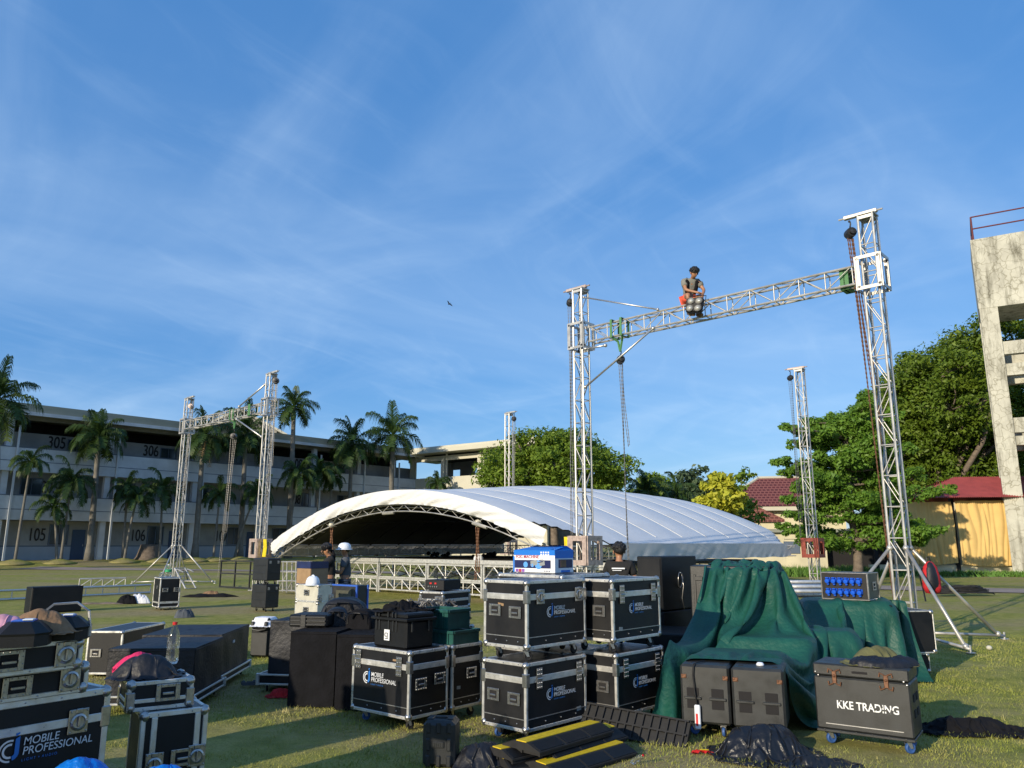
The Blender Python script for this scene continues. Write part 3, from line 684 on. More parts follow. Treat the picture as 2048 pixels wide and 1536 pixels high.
# near tree with tiered horizontal branches
c = at(1712, 1128, 37); root = thing('tiered_tree', 'dark green tree with long flat tiered branches between the white mast and the tall tower', 'tree', (c.x, 37, 0))
m = MB(); g = random.Random(21); cl = []
m.path([(0, 0, -.1), (.1, 0, .6), (.15, 0, 1.6), (0, .1, 3), (0, 0, 5), (.1, 0, 7.2)], .2, 9, rs=[.3, .22, .19, .16, .11, .04])
def spray(p0, p1, n, cr):
    pts = limb(m, p0, p1, .07, .015, g, .05, 6)
    for i in range(n):
        a = .25 + .75 * (i + g.random()) / n; p = Vector(p0).lerp(Vector(p1), a); wd = (1.05 - a) * (Vector(p1) - Vector(p0)).length * .28 + .12
        q = p + Vector((g.uniform(-wd, wd), g.uniform(-wd, wd), g.gauss(.05, .10)))
        cl.append((tuple(q), cr * 1.1 * (.6 + .7 * g.random()) * (1.15 - .5 * a)))
tips = []
for (u, v) in ((1550, 864), (1552, 921), (1572, 940), (1568, 1000), (1560, 1030), (1600, 880), (1640, 862), (1680, 842), (1730, 800), (1770, 830), (1700, 815), (1820, 900), (1850, 945), (1870, 985), (1840, 1000), (1865, 1060), (1830, 1085), (1790, 1070), (1580, 1055), (1620, 1075), (1760, 775), (1650, 1090), (1600, 960), (1620, 920), (1800, 960), (1570, 1085)):
    p = at(u, v, 37); tips.append((p.x - c.x, g.uniform(-2.0, 2.0), p.z))
for tpz in tips:
    z0 = min(6.8, max(1.6, tpz[2] - .25 * math.hypot(tpz[0], tpz[1]) * .4)); spray((0, 0, z0), tpz, 16 + int(3 * abs(tpz[0])), .36)
for i in range(34):
    a = g.random() * 6.28; z = 1.7 + 6.0 * (i / 34); L = 3.3 * (1 - .5 * (i / 34)) * (.7 + .4 * g.random()); spray((0, 0, z), (math.cos(a) * L, math.sin(a) * L, z + .3), 20, .42)
m.build('trunk', 'bark', root, smooth=True)
put('crown', quads_mesh('crown', leaf_cloud(cl, 70, .095, 8, flat=.9), 'leaf_near'), root)
# yellow croton, far trees
def quick(name, label, pts, Y, nclump, nleaf, ls, cr, mat, seed, tr=.15, th=1.5, yv=1.0, grp=None):
    u0 = sum(p[0] for p in pts) / len(pts); c = at(u0, 1080, Y); lob = []
    g = random.Random(seed)
    for (u, v, r) in pts:
        p = at(u, v, Y); lob.append((p.x - c.x, g.uniform(-yv, yv), p.z, r, r, r * .9))
    return broad_tree(name, label, (c.x, Y, 0), lob, nclump, nleaf, ls, cr, mat, tr, seed, group=grp, trunk_h=th)
quick('croton_bush', 'yellow green leafed croton tree in full sun beyond the tent roof', [(1430, 972, .9), (1446, 996, 1.1), (1424, 1015, 1.0), (1460, 1025, .9)], 50, 90, 34, .24, .5, 'leaf_yellow', 31)
quick('small_tree', 'thin olive tree between the yellow croton and the tiled house', [(1478, 965, .8), (1485, 995, 1.0), (1478, 1030, 1.6), (1462, 1045, 1.4)], 54, 60, 26, .2, .5, 'leaf_mid', 32)
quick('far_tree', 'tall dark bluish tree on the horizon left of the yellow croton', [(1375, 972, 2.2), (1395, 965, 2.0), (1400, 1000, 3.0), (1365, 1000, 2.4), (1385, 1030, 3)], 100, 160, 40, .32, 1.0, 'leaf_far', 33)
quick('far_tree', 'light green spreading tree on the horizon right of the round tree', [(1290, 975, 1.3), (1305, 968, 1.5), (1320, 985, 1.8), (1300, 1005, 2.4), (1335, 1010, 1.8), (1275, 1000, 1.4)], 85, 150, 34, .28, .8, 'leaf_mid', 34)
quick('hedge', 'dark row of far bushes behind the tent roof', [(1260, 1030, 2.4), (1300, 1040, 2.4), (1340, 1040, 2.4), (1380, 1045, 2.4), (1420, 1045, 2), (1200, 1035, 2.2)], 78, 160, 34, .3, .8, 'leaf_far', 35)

# ---------------- palms ----------------
def frond(m, base, az, el, L, droop, g, nl=22, wl=.55, roll=0.0, width=.05, sag=.55):
    pts = []; k = 9; d0 = Vector((math.cos(az) * math.cos(el), math.sin(az) * math.cos(el), math.sin(el))); p = Vector(base); d = d0.copy()
    for i in range(k + 1):
        pts.append(p.copy()); p += d * (L / k); d = (d + Vector((0, 0, -droop / k * (1 + i * .35)))).normalized()
    m.path(pts, .03, 4, rs=[.045 * (1 - .8 * i / k) for i in range(k + 1)], caps=False)
    for i in range(nl):
        a = .12 + .88 * i / nl; f = a * k; j = min(k - 1, int(f)); q = pts[j].lerp(pts[j + 1], f - j); t = (pts[j + 1] - pts[j]).normalized()
        side = t.cross(Vector((0, 0, 1))); side = side.normalized() if side.length > 1e-3 else Vector((1, 0, 0))
        ll = wl * math.sin(math.pi * (.12 + .80 * a)) ** .7 * L / 2.6
        for s in (-1, 1):
            up = side.cross(t) * s
            dr = (side * s * (.8) + t * .65 + Vector((0, 0, g.uniform(-.25, .25) + .15))).normalized()
            e = q + dr * ll * .55; e2 = q + dr * ll * .95 + Vector((0, 0, -ll * sag * g.uniform(.7, 1.3)))
            wv = t * width * .5
            m.add([q - wv, q + wv, e + wv * .8, e - wv * .8], [(0, 1, 2, 3)]); m.add([e - wv * .8, e + wv * .8, e2], [(0, 1, 2)])
def palm_crown(seed, n, L, wl, els, nl=22, width=.06, sag=.55, droop=1.0, dead=0):
    g = random.Random(seed); m = MB()
    for i in range(n):
        az = 2 * math.pi * (i * .381966) + g.uniform(-.2, .2); f = i / n
        el = R(els[0] + (els[1] - els[0]) * f + g.uniform(-8, 8))
        frond(m, (0, 0, 0), az, el, L * (.85 + .25 * g.random()), droop * (.7 + .5 * f), g, nl, wl, width=width, sag=sag)
    return m.mesh('crown', ['frond'])
ROYAL = [palm_crown(s, 20, 2.7, .85, (82, -35), 32, .085, .75) for s in (1, 2, 3)]
SMALL = [palm_crown(s, 16, 2.3, .62, (75, -15), 24, .10, .9, droop=1.5) for s in (11, 12, 13)]
def palm_trunk(h, r, lean, kind, seed):
    m = MB(); k = 14; pts = []; rs = []
    for i in range(k + 1):
        f = i / k; pts.append((lean * f * f * .5 + lean * f * .5, 0, h * f)); rs.append(r * ((1.5 - 4 * f if f < .12 else 1.0) if kind == 'r' else 1) * (1.05 - .35 * f) * (1.03 if i % 2 else .97))
    m.path(pts, r, 9, rs=rs); return m.build('trunk', 'palm_bark', None, smooth=True)
def palm(label, ub, uc, vc, dist, kind, idx, scale=1.0, r=None, group=None, off=None, frond_dead=False):
    """dist: metres in front of the long facade; ub/uc image columns of foot and crown heart, vc its row"""
    t0 = reach(FO + FN * dist, FD, ub); P = FO + FN * dist + FD * t0
    if off is not None: P = off
    Y = P.y; q = aty(uc, vc, Y); z0 = gz(P.x, P.y) - .05; h = q.z - z0; lean = q.x - P.x
    root = thing('royal_palm' if kind == 'r' else 'slender_palm', label, 'palm tree', (P.x, P.y, z0), 0, group)
    r = r or (.24 if kind == 'r' else .10)
    tk = palm_trunk(h, r, lean, kind, idx); tk.parent = root
    if kind == 'r':
        s = MB(); s.path([(0, 0, -1.3 * scale), (0, 0, -.9 * scale), (0, 0, -.3 * scale), (0, 0, .15)], .2, 9, rs=[r * .72, r * .95, r * .7, .08]); so_ = s.build('crownshaft', 'palm_shaft', root, (lean, 0, h), smooth=True)
    put('crown', (ROYAL if kind == 'r' else SMALL)[idx % 3], root, (lean, 0, h), rot=(.06 * math.sin(idx * 2.3), .08 * math.cos(idx * 1.7), idx * 1.9), scale=(scale, scale, scale * (.92 + .05 * (idx % 4))))
    if frond_dead:
        g = random.Random(idx); dm = MB()
        frond(dm, (lean + .2, -.1, h - .5), R(-30), R(-60), 2.4, .6, g, 18, .5)
        frond(dm, (lean + .2, -.1, h - .3), R(-80), R(-20), 2.2, 1.2, g, 18, .5); dm.build('dead_frond', 'frond_dead', root)
    return root
palm('big royal palm cut off by the left edge of the picture', -20, -8, 800, 8, 'r', 0, 1.19, .3)
palm('royal palm with a spear leaf between room numbers 305 and 306', 176, 198, 875, 3.5, 'r', 1, 0.99)
palm('royal palm with a hanging brown dead frond behind the left truss beam', 388, 408, 872, 4.0, 'r', 2, 1.01, frond_dead=True)
palm('royal palm right behind the hanging chain of the left truss gate', 478, 492, 868, 3.5, 'r', 3, 1.06)
palm('tall royal palm standing above the roof beside the left gate tower', 575, 588, 815, 4.0, 'r', 4, 0.99, .27)
palm('royal palm left of the pair in front of the roof corner', 694, 704, 888, 3.5, 'r', 5, 1.19)
palm('royal palm right of the pair reaching above the roof corner', 778, 786, 872, 5.0, 'r', 6, 1.28, .3)
for i, (lb, ub, uc, vc, ds, sc) in enumerate((
    ('leaning slender palm nearest the left edge of the school wall', 28, 62, 925, 5, 1.0),
    ('low slender palm with the widest foot mound beside 105', 112, 107, 1015, 5, .9),
    ('leaning slender palm crossing the window beside 105', 120, 143, 965, 4.6, 1.0),
    ('slender palm left of the tree stump in a crossing pair', 243, 255, 978, 4.6, .95),
    ('slender palm of the crossing pair leaning right under 306', 247, 273, 1000, 5, .95),
    ('slender palm against the left tower of the gate', 317, 325, 980, 4.6, 1.0),
    ('slender palm in front of room number 107', 426, 440, 990, 4.8, 1.1),
    ('slender palm with its crown just under 308', 572, 598, 950, 4.5, 1.15),
    ('slender palm right of 308 in the shade', 628, 640, 945, 4.5, 1.15),
    ('dark slender palm between the two royal palms by the corner', 655, 663, 958, 4.0, 1.1),
    ('dark slender palm behind the left gate chains', 468, 515, 985, 4.0, 1.0),
    ('short palm just above the tent ridge', 868, 876, 968, 7, .8))):
    palm(lb, ub, uc, vc, ds, 's', i, sc * (.80 + .12 * (i % 3)), group='slender palms along the school')
for i, (u, v, Y, sc) in enumerate(((1290, 985, 66, 1.25), (1352, 990, 70, 1.1))):
    P = at(u, 1080, Y); palm(('feathery coconut palm right of the round tree', 'smaller feathery palm left of the far dark tree')[i], u, u, v, 0, 's', i + 1, sc, off=Vector((P.x, Y, 0)))
# soil mounds at the palm feet
for i, u in enumerate((28, 116, 245, 317, 426, 388, 478)):
    P = FO + FN * 4.8 + FD * reach(FO + FN * 4.8, FD, u); mm = MB(); mm.lathe([(1.3, -.05), (1.05, .06), (.8, .14), (.5, .24), (.25, .3), (.0001, .33)], n=18)
    tag(mm.build('soil_mound', 'lawn', loc=(P.x, P.y, gz(P.x, P.y) - .05), smooth=True), ('low grassy soil mound at the foot of the leftmost slender palm', 'low grassy mound under the palms beside 105', 'low grassy mound under the crossing palm pair', 'low grassy mound beside the left gate tower foot', 'low grassy mound under the palm at 107', 'low grassy mound under the palm with the dead frond', 'low grassy mound behind the hanging gate chain')[i], 'mound', 'soil mounds under the palms')
# ================= truss structures =================
T = {1: (-14.4, 33.8), 2: (-9.17, 28.7), 4: (1.74, 18.74), 5: (7.0, 14.2), 3: (-.15, 37.8), 6: (10.65, 27.85)}
TA = (Vector((*T[5], 0)) - Vector((*T[1], 0))).normalized(); ARZ = math.atan2(TA.y, TA.x); TB = Vector((-TA.y, TA.x, 0))
SW = .27
def chord_pts(w, d): return [(sx * w / 2, sy * d / 2) for sx, sy in ((-1, -1), (1, -1), (1, 1), (-1, 1))]
def bracing_mesh(m, w, d, z0, z1, bay, r, diag=True):
    n = max(1, int(round((z1 - z0) / bay))); c = chord_pts(w, d)
    for i in range(n + 1):
        z = z0 + (z1 - z0) * i / n
        for k in range(4):
            p, q = c[k], c[(k + 1) % 4]; m.tube((*p, z), (*q, z), r, 5, caps=False)
            if i < n:
                zz = z0 + (z1 - z0) * (i + 1) / n
                if (i + k // 2) % 2: m.tube((*p, z + .02), (*q, zz - .02), r, 5, caps=False)
                else: m.tube((*q, z + .02), (*p, zz - .02), r, 5, caps=False)
def frame_block(m, c, s, bw, th=.02):
    """open box made of flat plates: six faces, each a border of plates"""
    cx, cy, cz = c; sx, sy, sz = s
    for sgn in (-1, 1):
        for (ax, ay) in ((0, 1), (1, 0)):
            # vertical faces
            L = (sx, sy)[ax]; off = (sy, sx)[ax] / 2 * sgn; zs = sz
            for k in (-1, 1):
                if ax == 0:
                    m.box((cx + k * (L / 2 - bw / 2 - th), cy + off, cz), (bw, th, zs)); m.box((cx, cy + off, cz + k * (zs / 2 - bw / 2)), (L - 2 * bw - 2 * th, th, bw))
                else:
                    m.box((cx + off, cy + k * (L / 2 - bw / 2), cz), (th, bw, zs)); m.box((cx + off, cy, cz + k * (zs / 2 - bw / 2)), (th, L - 2 * bw, bw))
def tower(idx, label, zbase, ztop, head_side, sleeve=None, low=None, outr=False, lowmat='sleeve_pale', base=True):
    x, y = T[idx]; root = thing('truss_tower', label, 'truss tower', (x, y, 0), ARZ, 'aluminium truss towers of the stage')
    for (px, py) in chord_pts(SW, SW):
        MB().tube((px, py, zbase), (px, py, ztop), .025, 8).build('chord', 'truss_metal', root, smooth=True, sharp=40)
    m = MB(); bracing_mesh(m, SW, SW, zbase + .05, ztop - .05, .58, .0115); m.build('bracing', 'truss_metal', root, smooth=True)
    hm = MB(); hm.box((0, 0, ztop + .015), (SW + .07, SW + .07, .03)).box((0, SW / 2, ztop - .05), (SW, .04, .06)).box((0, -SW / 2, ztop - .05), (SW, .04, .06)); hm.build('head_frame', 'truss_metal', root)
    hb = MB(); hb.box((head_side * .12, 0, ztop + .075), (.64, .09, .075), bev=.01).tube((head_side * .12 + .42, 0, ztop + .075), (head_side * .12 - .42, 0, ztop + .075), .02, 8); hb.build('head_beam', 'sleeve_pale' if idx in (4, 6) else 'truss_metal', root)
    if base: MB().box((0, 0, .02), (.5, .5, .035)).build('base_plate', 'truss_metal', root)
    if sleeve:
        s = MB(); frame_block(s, (0, 0, sleeve), (.48, .48, .68), .062); s.build('sleeve_block', 'truss_metal', root)
        r_ = MB()
        for sx in (-1, 1):
            for sy in (-1, 1):
                for z in (-.28, .28):
                    r_.tube((sx * .19, sy * .25 , sleeve + z), (sx * .19, sy * .21, sleeve + z), .03, 8); r_.tube((sx * .25, sy * .19, sleeve + z), (sx * .21, sy * .19, sleeve + z), .03, 8)
        r_.build('roller', 'dark_steel', root, smooth=True, sharp=40)
    if low:
        s = MB(); frame_block(s, (0, 0, low), (.58, .58, .68), .12, .03); s.build('corner_block', lowmat, root)
    if outr:
        for (dx, dy) in ((1, 1), (1, -1), (-1, -1), (-1, 1)):
            k = 1.62 / math.sqrt(2); j = SW / 2; o = MB()
            o.tube((dx * j, dy * j, 1.58), (dx * k, dy * k, .07), .03, 8).tube((dx * j, dy * j, .12), (dx * (k + .08), dy * (k + .08), .06), .026, 8)
            o.ball((dx * j, dy * j, 1.58), .055, 8).ball((dx * k, dy * k, .09), .05, 8)
            ob = o.build('outrigger', 'truss_metal', root, smooth=True)
            f = MB(); f.lathe([(.07, 0), (.07, .012), (.018, .02), (.018, .12)], (dx * (k + .08), dy * (k + .08), 0), 10); f.build('foot', 'zinc', ob)
    return root
HT_ = 7.98
tower(1, 'far left tower of the small truss gate, on four splayed outriggers', .02, HT_, .6, 6.75, None, True)
tower(2, 'right tower of the small truss gate at the left corner of the tent', .02, HT_, .8, 6.72, 1.50)
tower(4, 'middle tower with a pale square corner block behind the blue and white carton', .02, HT_, -1, 6.75, 1.50, False)
tower(5, 'tallest looking truss tower at the right, on outriggers with a backpack', .02, HT_, -1, 6.78, None, True)
tower(3, 'lone slim tower rising behind the tent left of the round tree', .02, HT_, 1, None, 1.5)
tower(6, 'white lone tower with a red corner block at the right end of the tent', .02, HT_, -1, None, 1.52, False, 'sleeve_red')
# roller assembly on the red corner block, red side faces of the middle tower's block
def beam(label, A, B, z, w=.27, h=.36):
    a = Vector((*A, z)); b_ = Vector((*B, z)); d = (b_ - a); L = d.length - .52; mid_ = (a + b_) / 2
    root = thing('truss_beam', label, 'truss beam', (mid_.x, mid_.y, z), ARZ, 'horizontal truss beams')
    c = chord_pts(w, h)
    for (py, pz) in c: MB().tube((-L / 2, py, pz), (L / 2, py, pz), .025, 8).build('chord', 'truss_metal', root, smooth=True, sharp=40)
    m = MB(); m.T = Matrix.Rotation(math.pi / 2, 4, 'Y') @ Matrix.Rotation(math.pi / 2, 4, 'Z')
    bracing_mesh(m, w, h, -L / 2 + .04, L / 2 - .04, .52, .0125); m.build('bracing', 'truss_metal', root, smooth=True)
    return root
beam('long truss beam of the large gate that the man sits on', T[4], T[5], 6.76)
beam('shorter looking truss beam of the far left gate', T[1], T[2], 6.76)

def loc_on(A, B, k, z): return Vector((A[0] + (B[0] - A[0]) * k, A[1] + (B[1] - A[1]) * k, z))
def pole(label, p0, p1, r=.026, mat='zinc', cat='brace pipe', name='brace_pipe', group='diagonal brace pipes of the truss gates'):
    p0 = Vector(p0); p1 = Vector(p1); m = MB(); m.tube(p0 - p0, p1 - p0, r, 8).ball((0, 0, 0), r * 1.9, 8).ball(p1 - p0, r * 1.9, 8)
    return tag(m.build(name, mat, loc=p0, smooth=True), label, cat, group)
off = -TB * .2
pole('thin pipe from the head of the middle tower down to the beam', loc_on(T[4], T[5], .03, 7.72) + off * .7, loc_on(T[4], T[5], .33, 6.98) + off * .7, .02)
pole('diagonal pipe below the large beam, from the middle tower up to the beam', loc_on(T[4], T[5], .03, 5.42) + off * .7, loc_on(T[4], T[5], .31, 6.55) + off * .7, .026)
pole('short loose pipe stub sticking out under the sleeve of the middle tower', loc_on(T[4], T[5], .04, 6.36) + off, loc_on(T[4], T[5], .13, 6.33) + off * 1.3, .026)
pole('thin pipe from the head of the left gate tower to its beam', loc_on(T[1], T[2], .97, 7.6) + off * .7, loc_on(T[1], T[2], .7, 7.0) + off * .7, .03)
pole('diagonal pipe below the left gate beam beside its tower', loc_on(T[1], T[2], .97, 5.6) + off * .7, loc_on(T[1], T[2], .68, 6.5) + off * .7, .03)

def hoist(label, p, drop, strands, size=.13, mat='dark_steel', cmat='steel', long2=None, rope_r=.0085, sprd=.05, tilt=0.0, hook=.16):
    """chain hoist hanging from p: hook, round gear body, falls of chain"""
    root = thing('chain_hoist', label, 'chain hoist', p, 0, 'chain hoists hanging from the trusses')
    hk = MB(); hk.path([(0, 0, 0), (.02, 0, -.03), (.02, 0, -.07), (0, 0, -hook)], .014, 6); hk.ball((0, 0, -.01), .025, 8); hk.build('hook', 'dark_steel', root, smooth=True)
    b = MB(); z = -hook - size; b.lathe([(.001, -.09), (size * .95, -.09), (size, -.06), (size, .06), (size * .95, .09), (.001, .09)], (0, 0, z), 16, rot=Matrix.Rotation(math.pi / 2, 3, 'X'))
    b.lathe([(.001, -.15), (size * .6, -.14), (size * .6, .14), (.001, .15)], (0, 0, z), 12, rot=Matrix.Rotation(math.pi / 2, 3, 'X')); b.box((0, 0, z - size * .7), (size * 1.0, .16, size * .7), bev=.02); b.build('gear_housing', mat, root, smooth=True, sharp=35)
    g = random.Random(int(p[0] * 100) + 7)
    for i in range(strands):
        L = drop * (1 if i < 2 else (long2 or .96)) * (1 - .02 * i); ox = sprd * (i - (strands - 1) / 2); oy = .02 * (i % 2)
        n = int(L / .045); pts = []; rs = []
        for k in range(n + 1):
            f = k / n; pts.append((ox * (1 - .25 * f) + .02 * math.sin(f * 5 + i) + tilt * f, oy, z - size - L * f)); rs.append(rope_r * (1.5 if k % 2 else .75))
        m = MB(); m.path(pts, rope_r, 5, rs=rs); m.build('chain', cmat, root)
    return root
def hp(i, side, z=7.98): p = Vector((*T[i], z)); return p + TA * side
hoist('hoist at the head of the tallest tower with a thick brown chain bundle', hp(5, -.34), 7.0, 5, .10, 'dark_steel', 'rust_steel', .62, .011, .03, .22)
hoist('hoist at the head of the middle tower', hp(4, -.34), 5.9, 4, .09, 'dark_steel', 'chain_metal', .95, .007, .035)
hoist('hoist at the head of the white tower beyond the tent', hp(6, -.36), 5.8, 4, .10, 'dark_steel', 'chain_metal', .95, .006, .045)
hoist('hoist at the head of the lone slim tower behind the tent', hp(3, .34), 5.8, 3, .12, 'dark_steel', 'chain_metal', .95, .008, .05)
hoist('hoist at the head of the left gate tower nearest the tent', hp(2, .32), 6.0, 4, .12, 'dark_steel', 'chain_metal', .55, .006, .05)
hoist('pale hoist inside the head of the far left tower', hp(1, .22, 7.9), 4.2, 3, .11, 'sleeve_pale', 'chain_metal', .9, .006, .05)
# slung hoists below the beams
def sling(label, k, A, B, w=.10, mat='green_sling', z=6.76, drop=.35, big=0):
    p = loc_on(A, B, k, z); root = thing('lifting_sling', label, 'lifting sling', p, ARZ, 'green lifting slings on the beams'); m = MB()
    for dx in ((-.14, .14) if drop else (-.03, .04)):
        m.box((dx, -.165, 0), (w * .6, .012, .44)).box((dx, .165, 0), (w * .6, .012, .44)).box((dx, 0, .215), (w * .6, .32, .012)); m.box((dx, 0, -.225), (w * .6, .32, .012))
    if drop:
        for dx in (-.14, .14): m.path([(dx, -.1, -.23), (dx * .4, 0, -.32), (0, 0, -.22 - drop)], .03, 5)
    m.build('webbing', mat, root); return p
p = sling('green lifting sling round the left part of the large beam', .165, T[4], T[5])
hoist('rusty hoist hanging in a green sling below the large beam', p + Vector((0, 0, -.52)), 5.2, 4, .10, 'dark_steel', 'chain_metal', .4, .0075, .03, .1)
sling('green lifting sling at the right end of the large beam', .93, T[4], T[5], .16, 'green_sling', 6.76, 0)
p = sling('green lifting sling on the left gate beam', .62, T[1], T[2])
hoist('hoist hanging below the left gate beam', p + Vector((0, 0, -.6)), 5.4, 4, .12, 'dark_steel', 'chain_metal', .72, .007, .07, -.1)
sling('green lifting sling at the right end of the left gate beam', .82, T[1], T[2], .16, 'green_sling', 6.76, 0)

# yellow webbing at the corner blocks
for i, (idx, lb) in enumerate(((4, 'yellow sling bundle beside the pale block of the middle tower'), (2, 'yellow sling bundle at the left corner of the tent'))):
    p = Vector((*T[idx], 1.52)) + TA * (-.45 if idx == 4 else .45) - TB * .1
    m = MB()
    for k in range(6): m.path([(.03 * k - .08, 0, .3), (.03 * k - .09 + .02 * (k % 2), .03, 0), (.035 * k - .09, 0, -.32)], .022, 5)
    tag(m.build('sling_bundle', 'yellow_sling', loc=p, rz=ARZ), lb, 'sling', 'yellow sling bundles')

# ================= tent =================
LF, RF, RB, LB = [Vector((*T[i], 0)) for i in (2, 4, 6, 3)]
tent = thing('stage_roof', 'low white arched vinyl stage roof resting between four truss towers', 'tent roof', (LF.x, LF.y, 0))
ZE = 1.66
def roof_pt(s, t_, dz=0):
    A = LF.lerp(RF, .035 + .93 * s); B = LB.lerp(RB, .035 + .93 * s); P = A.lerp(B, .012 + .976 * t_)
    arch = 1 - (2 * s - 1) ** 2; rise = 1.62 + .42 * smoothstep(0, .55, t_) - .1 * smoothstep(.7, 1, t_)
    seam = abs(math.sin(math.pi * 9 * t_)) ** .8
    z = ZE + rise * arch + .05 * (seam - .6) * min(1, arch * 2.2) + .01 * noise.noise(Vector((s * 12, t_ * 20, 0)))
    return Vector((P.x - LF.x, P.y - LF.y, z + dz))
NS, NT = 72, 108
m = MB(); ln_ = MB()
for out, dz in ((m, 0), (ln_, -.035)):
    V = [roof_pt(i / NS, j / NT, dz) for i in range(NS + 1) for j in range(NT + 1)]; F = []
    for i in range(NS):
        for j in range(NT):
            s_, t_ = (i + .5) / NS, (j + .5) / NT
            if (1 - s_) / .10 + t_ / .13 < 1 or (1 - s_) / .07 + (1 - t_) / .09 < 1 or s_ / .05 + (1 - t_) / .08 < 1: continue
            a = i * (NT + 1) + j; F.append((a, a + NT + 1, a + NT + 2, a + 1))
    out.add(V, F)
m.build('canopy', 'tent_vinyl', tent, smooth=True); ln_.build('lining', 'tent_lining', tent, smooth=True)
# seams (welded straps)
sm = MB()
for k in range(1, 9):
    sm.path([roof_pt(i / 40, k / 9, .008) for i in range(1, 40)], .012, 4)
sm.build('seam', 'tent_side', tent)
fv = MB(); P = []
NV = 260
for i in range(NV + 1):
    s_ = i / NV * .945; e = roof_pt(s_, 0, .02); tn = (roof_pt(min(1, s_ + .01), 0) - roof_pt(max(0, s_ - .01), 0)).normalized()
    outw = -TB; dn = tn.cross(outw).normalized(); dn = dn if dn.z < 0 else -dn; row = []
    for j in range(9):
        c = j / 8; wob = .08 * noise.noise(Vector((s_ * 30 + c * 3.4, c * .8, 4))) + .07 * noise.noise(Vector((s_ * 95 + c * 6, c * .8, 9)))
        row.append(e + outw * (.06 + wob * (.3 + c) + .02 * math.sin(c * 3.14)) + dn * (c * .43))
    P.append(row)
fv.grid(P); fv.build('front_valance', 'tent_vinyl', tent, smooth=True)
def side_val(s_, ta, tb, name):
    P = []; n = 170
    for i in range(n + 1):
        t_ = ta + (tb - ta) * i / n; e = roof_pt(s_, t_, .01); ow = TA * (1 if s_ > .5 else -1); row = []
        for j in range(7):
            c = j / 6; w_ = .035 * noise.noise(Vector((t_ * 60 + c * 3, c, 7))); row.append(e + ow * (.05 + w_ * c) + Vector((0, 0, -.46 * c * (1 - .15 * math.sin(t_ * 28) ** 2 * 0.3))))
        P.append(row)
    q = MB(); q.grid(P); q.build(name, 'tent_side', tent, smooth=True)
side_val(1, .14, .95, 'side_valance'); side_val(0, .05, .95, 'side_valance')
# inner frame: arched front truss, ribs, perimeter trusses
fr = MB()
for dz, dy in ((-.42, .1), (-.62, .1), (-.5, .35)):
    fr.path([roof_pt(i / 40, 0, dz) + TB * dy for i in range(41)], .02, 5)
for i in range(40):
    a = roof_pt(i / 40, 0, -.42 if i % 2 else -.62) + TB * .1; b_ = roof_pt((i + 1) / 40, 0, -.62 if i % 2 else -.42) + TB * .1; fr.tube(a, b_, .01, 4); fr.tube(b_, b_ + TB * .25 + Vector((0, 0, 0)), .01, 4)
fr.build('arch_truss', 'truss_metal', tent)
rb = MB()
for k in range(1, 9): rb.path([roof_pt(i / 30, k / 9, -.12) for i in range(31)], .025, 5)
for s_ in (.15, .32, .5, .68, .85): rb.path([roof_pt(s_, j / 20, -.15) for j in range(21)], .02, 5)
rb.build('rib', 'dark_steel', tent)
def per(A, B, z, mat, name='perimeter_truss'):
    inn = ((LF + RF + RB + LB) / 4 - (A + B) / 2).normalized() * .85; A = A - LF + inn; B = B - LF + inn; q = MB(); d = (B - A).normalized(); L = (B - A).length; pr = Vector((-d.y, d.x, 0))
    for o_ in (-.13, .13):
        for zz in (-.17, .17): q.tube(A + d * .3 + pr * o_ + Vector((0, 0, z + zz)), B - d * .3 + pr * o_ + Vector((0, 0, z + zz)), .022, 5)
        n = int(L / .55)
        for i in range(n):
            a = A + d * (.3 + (L - .6) * i / n) + pr * o_; b_ = A + d * (.3 + (L - .6) * (i + 1) / n) + pr * o_; s1 = .17 if i % 2 else -.17
            q.tube(a + Vector((0, 0, z - s1)), b_ + Vector((0, 0, z + s1)), .011, 4); q.tube(a + Vector((0, 0, z - .17)), a + Vector((0, 0, z + .17)), .011, 4)
    q.build(name, mat, tent)
per(RF, RB, 1.42, 'truss_metal'); per(LF, LB, 1.42, 'truss_metal'); per(LB, RB, 1.42, 'truss_metal')
cg = MB(); 
for (s_, l_) in ((.47, .5), (.76, .55)): cg.tube(roof_pt(s_ - .02, 0, -.66) + TB * .12, roof_pt(s_ + .02, 0, -.66) + TB * .12, .04, 8)
cg.build('cross_pipe', 'truss_metal', tent)
def inner(u, v, lab):
    # hoist hung from the front arch: find the arch point at column u
    best = min((abs(proj(roof_pt(i / 200, 0, -.6) + Vector((LF.x, LF.y, 0)))[0] - u), i) for i in range(201))[1]
    p = roof_pt(best / 200, 0, -.62) + Vector((LF.x, LF.y, 0)) + TB * .25
    return p
p = inner(652, 0, ''); q_ = aty(652, 1040, p.y); pole('drop pipe holding the left pale hoist inside the tent mouth', p, (p.x, p.y, q_.z), .012, 'dark_steel', 'drop pipe', 'drop_pipe', 'drop pipes inside the tent mouth')
hoist('pale hoist with rusty chains in the left part of the tent mouth', (p.x, p.y, q_.z), 1.0, 4, .10, 'silver_panel', 'rust_steel', .9, .011, .035, 0, .04)
p = inner(944, 0, ''); q_ = aty(944, 1036, p.y); pole('drop pipe holding the right pale hoist inside the tent mouth', p, (p.x, p.y, q_.z), .012, 'dark_steel', 'drop pipe', 'drop_pipe', 'drop pipes inside the tent mouth')
hoist('pale hoist with rusty chains in the right part of the tent mouth', (p.x, p.y, q_.z), 1.45, 4, .10, 'silver_panel', 'rust_steel', .9, .011, .035, 0, .04)

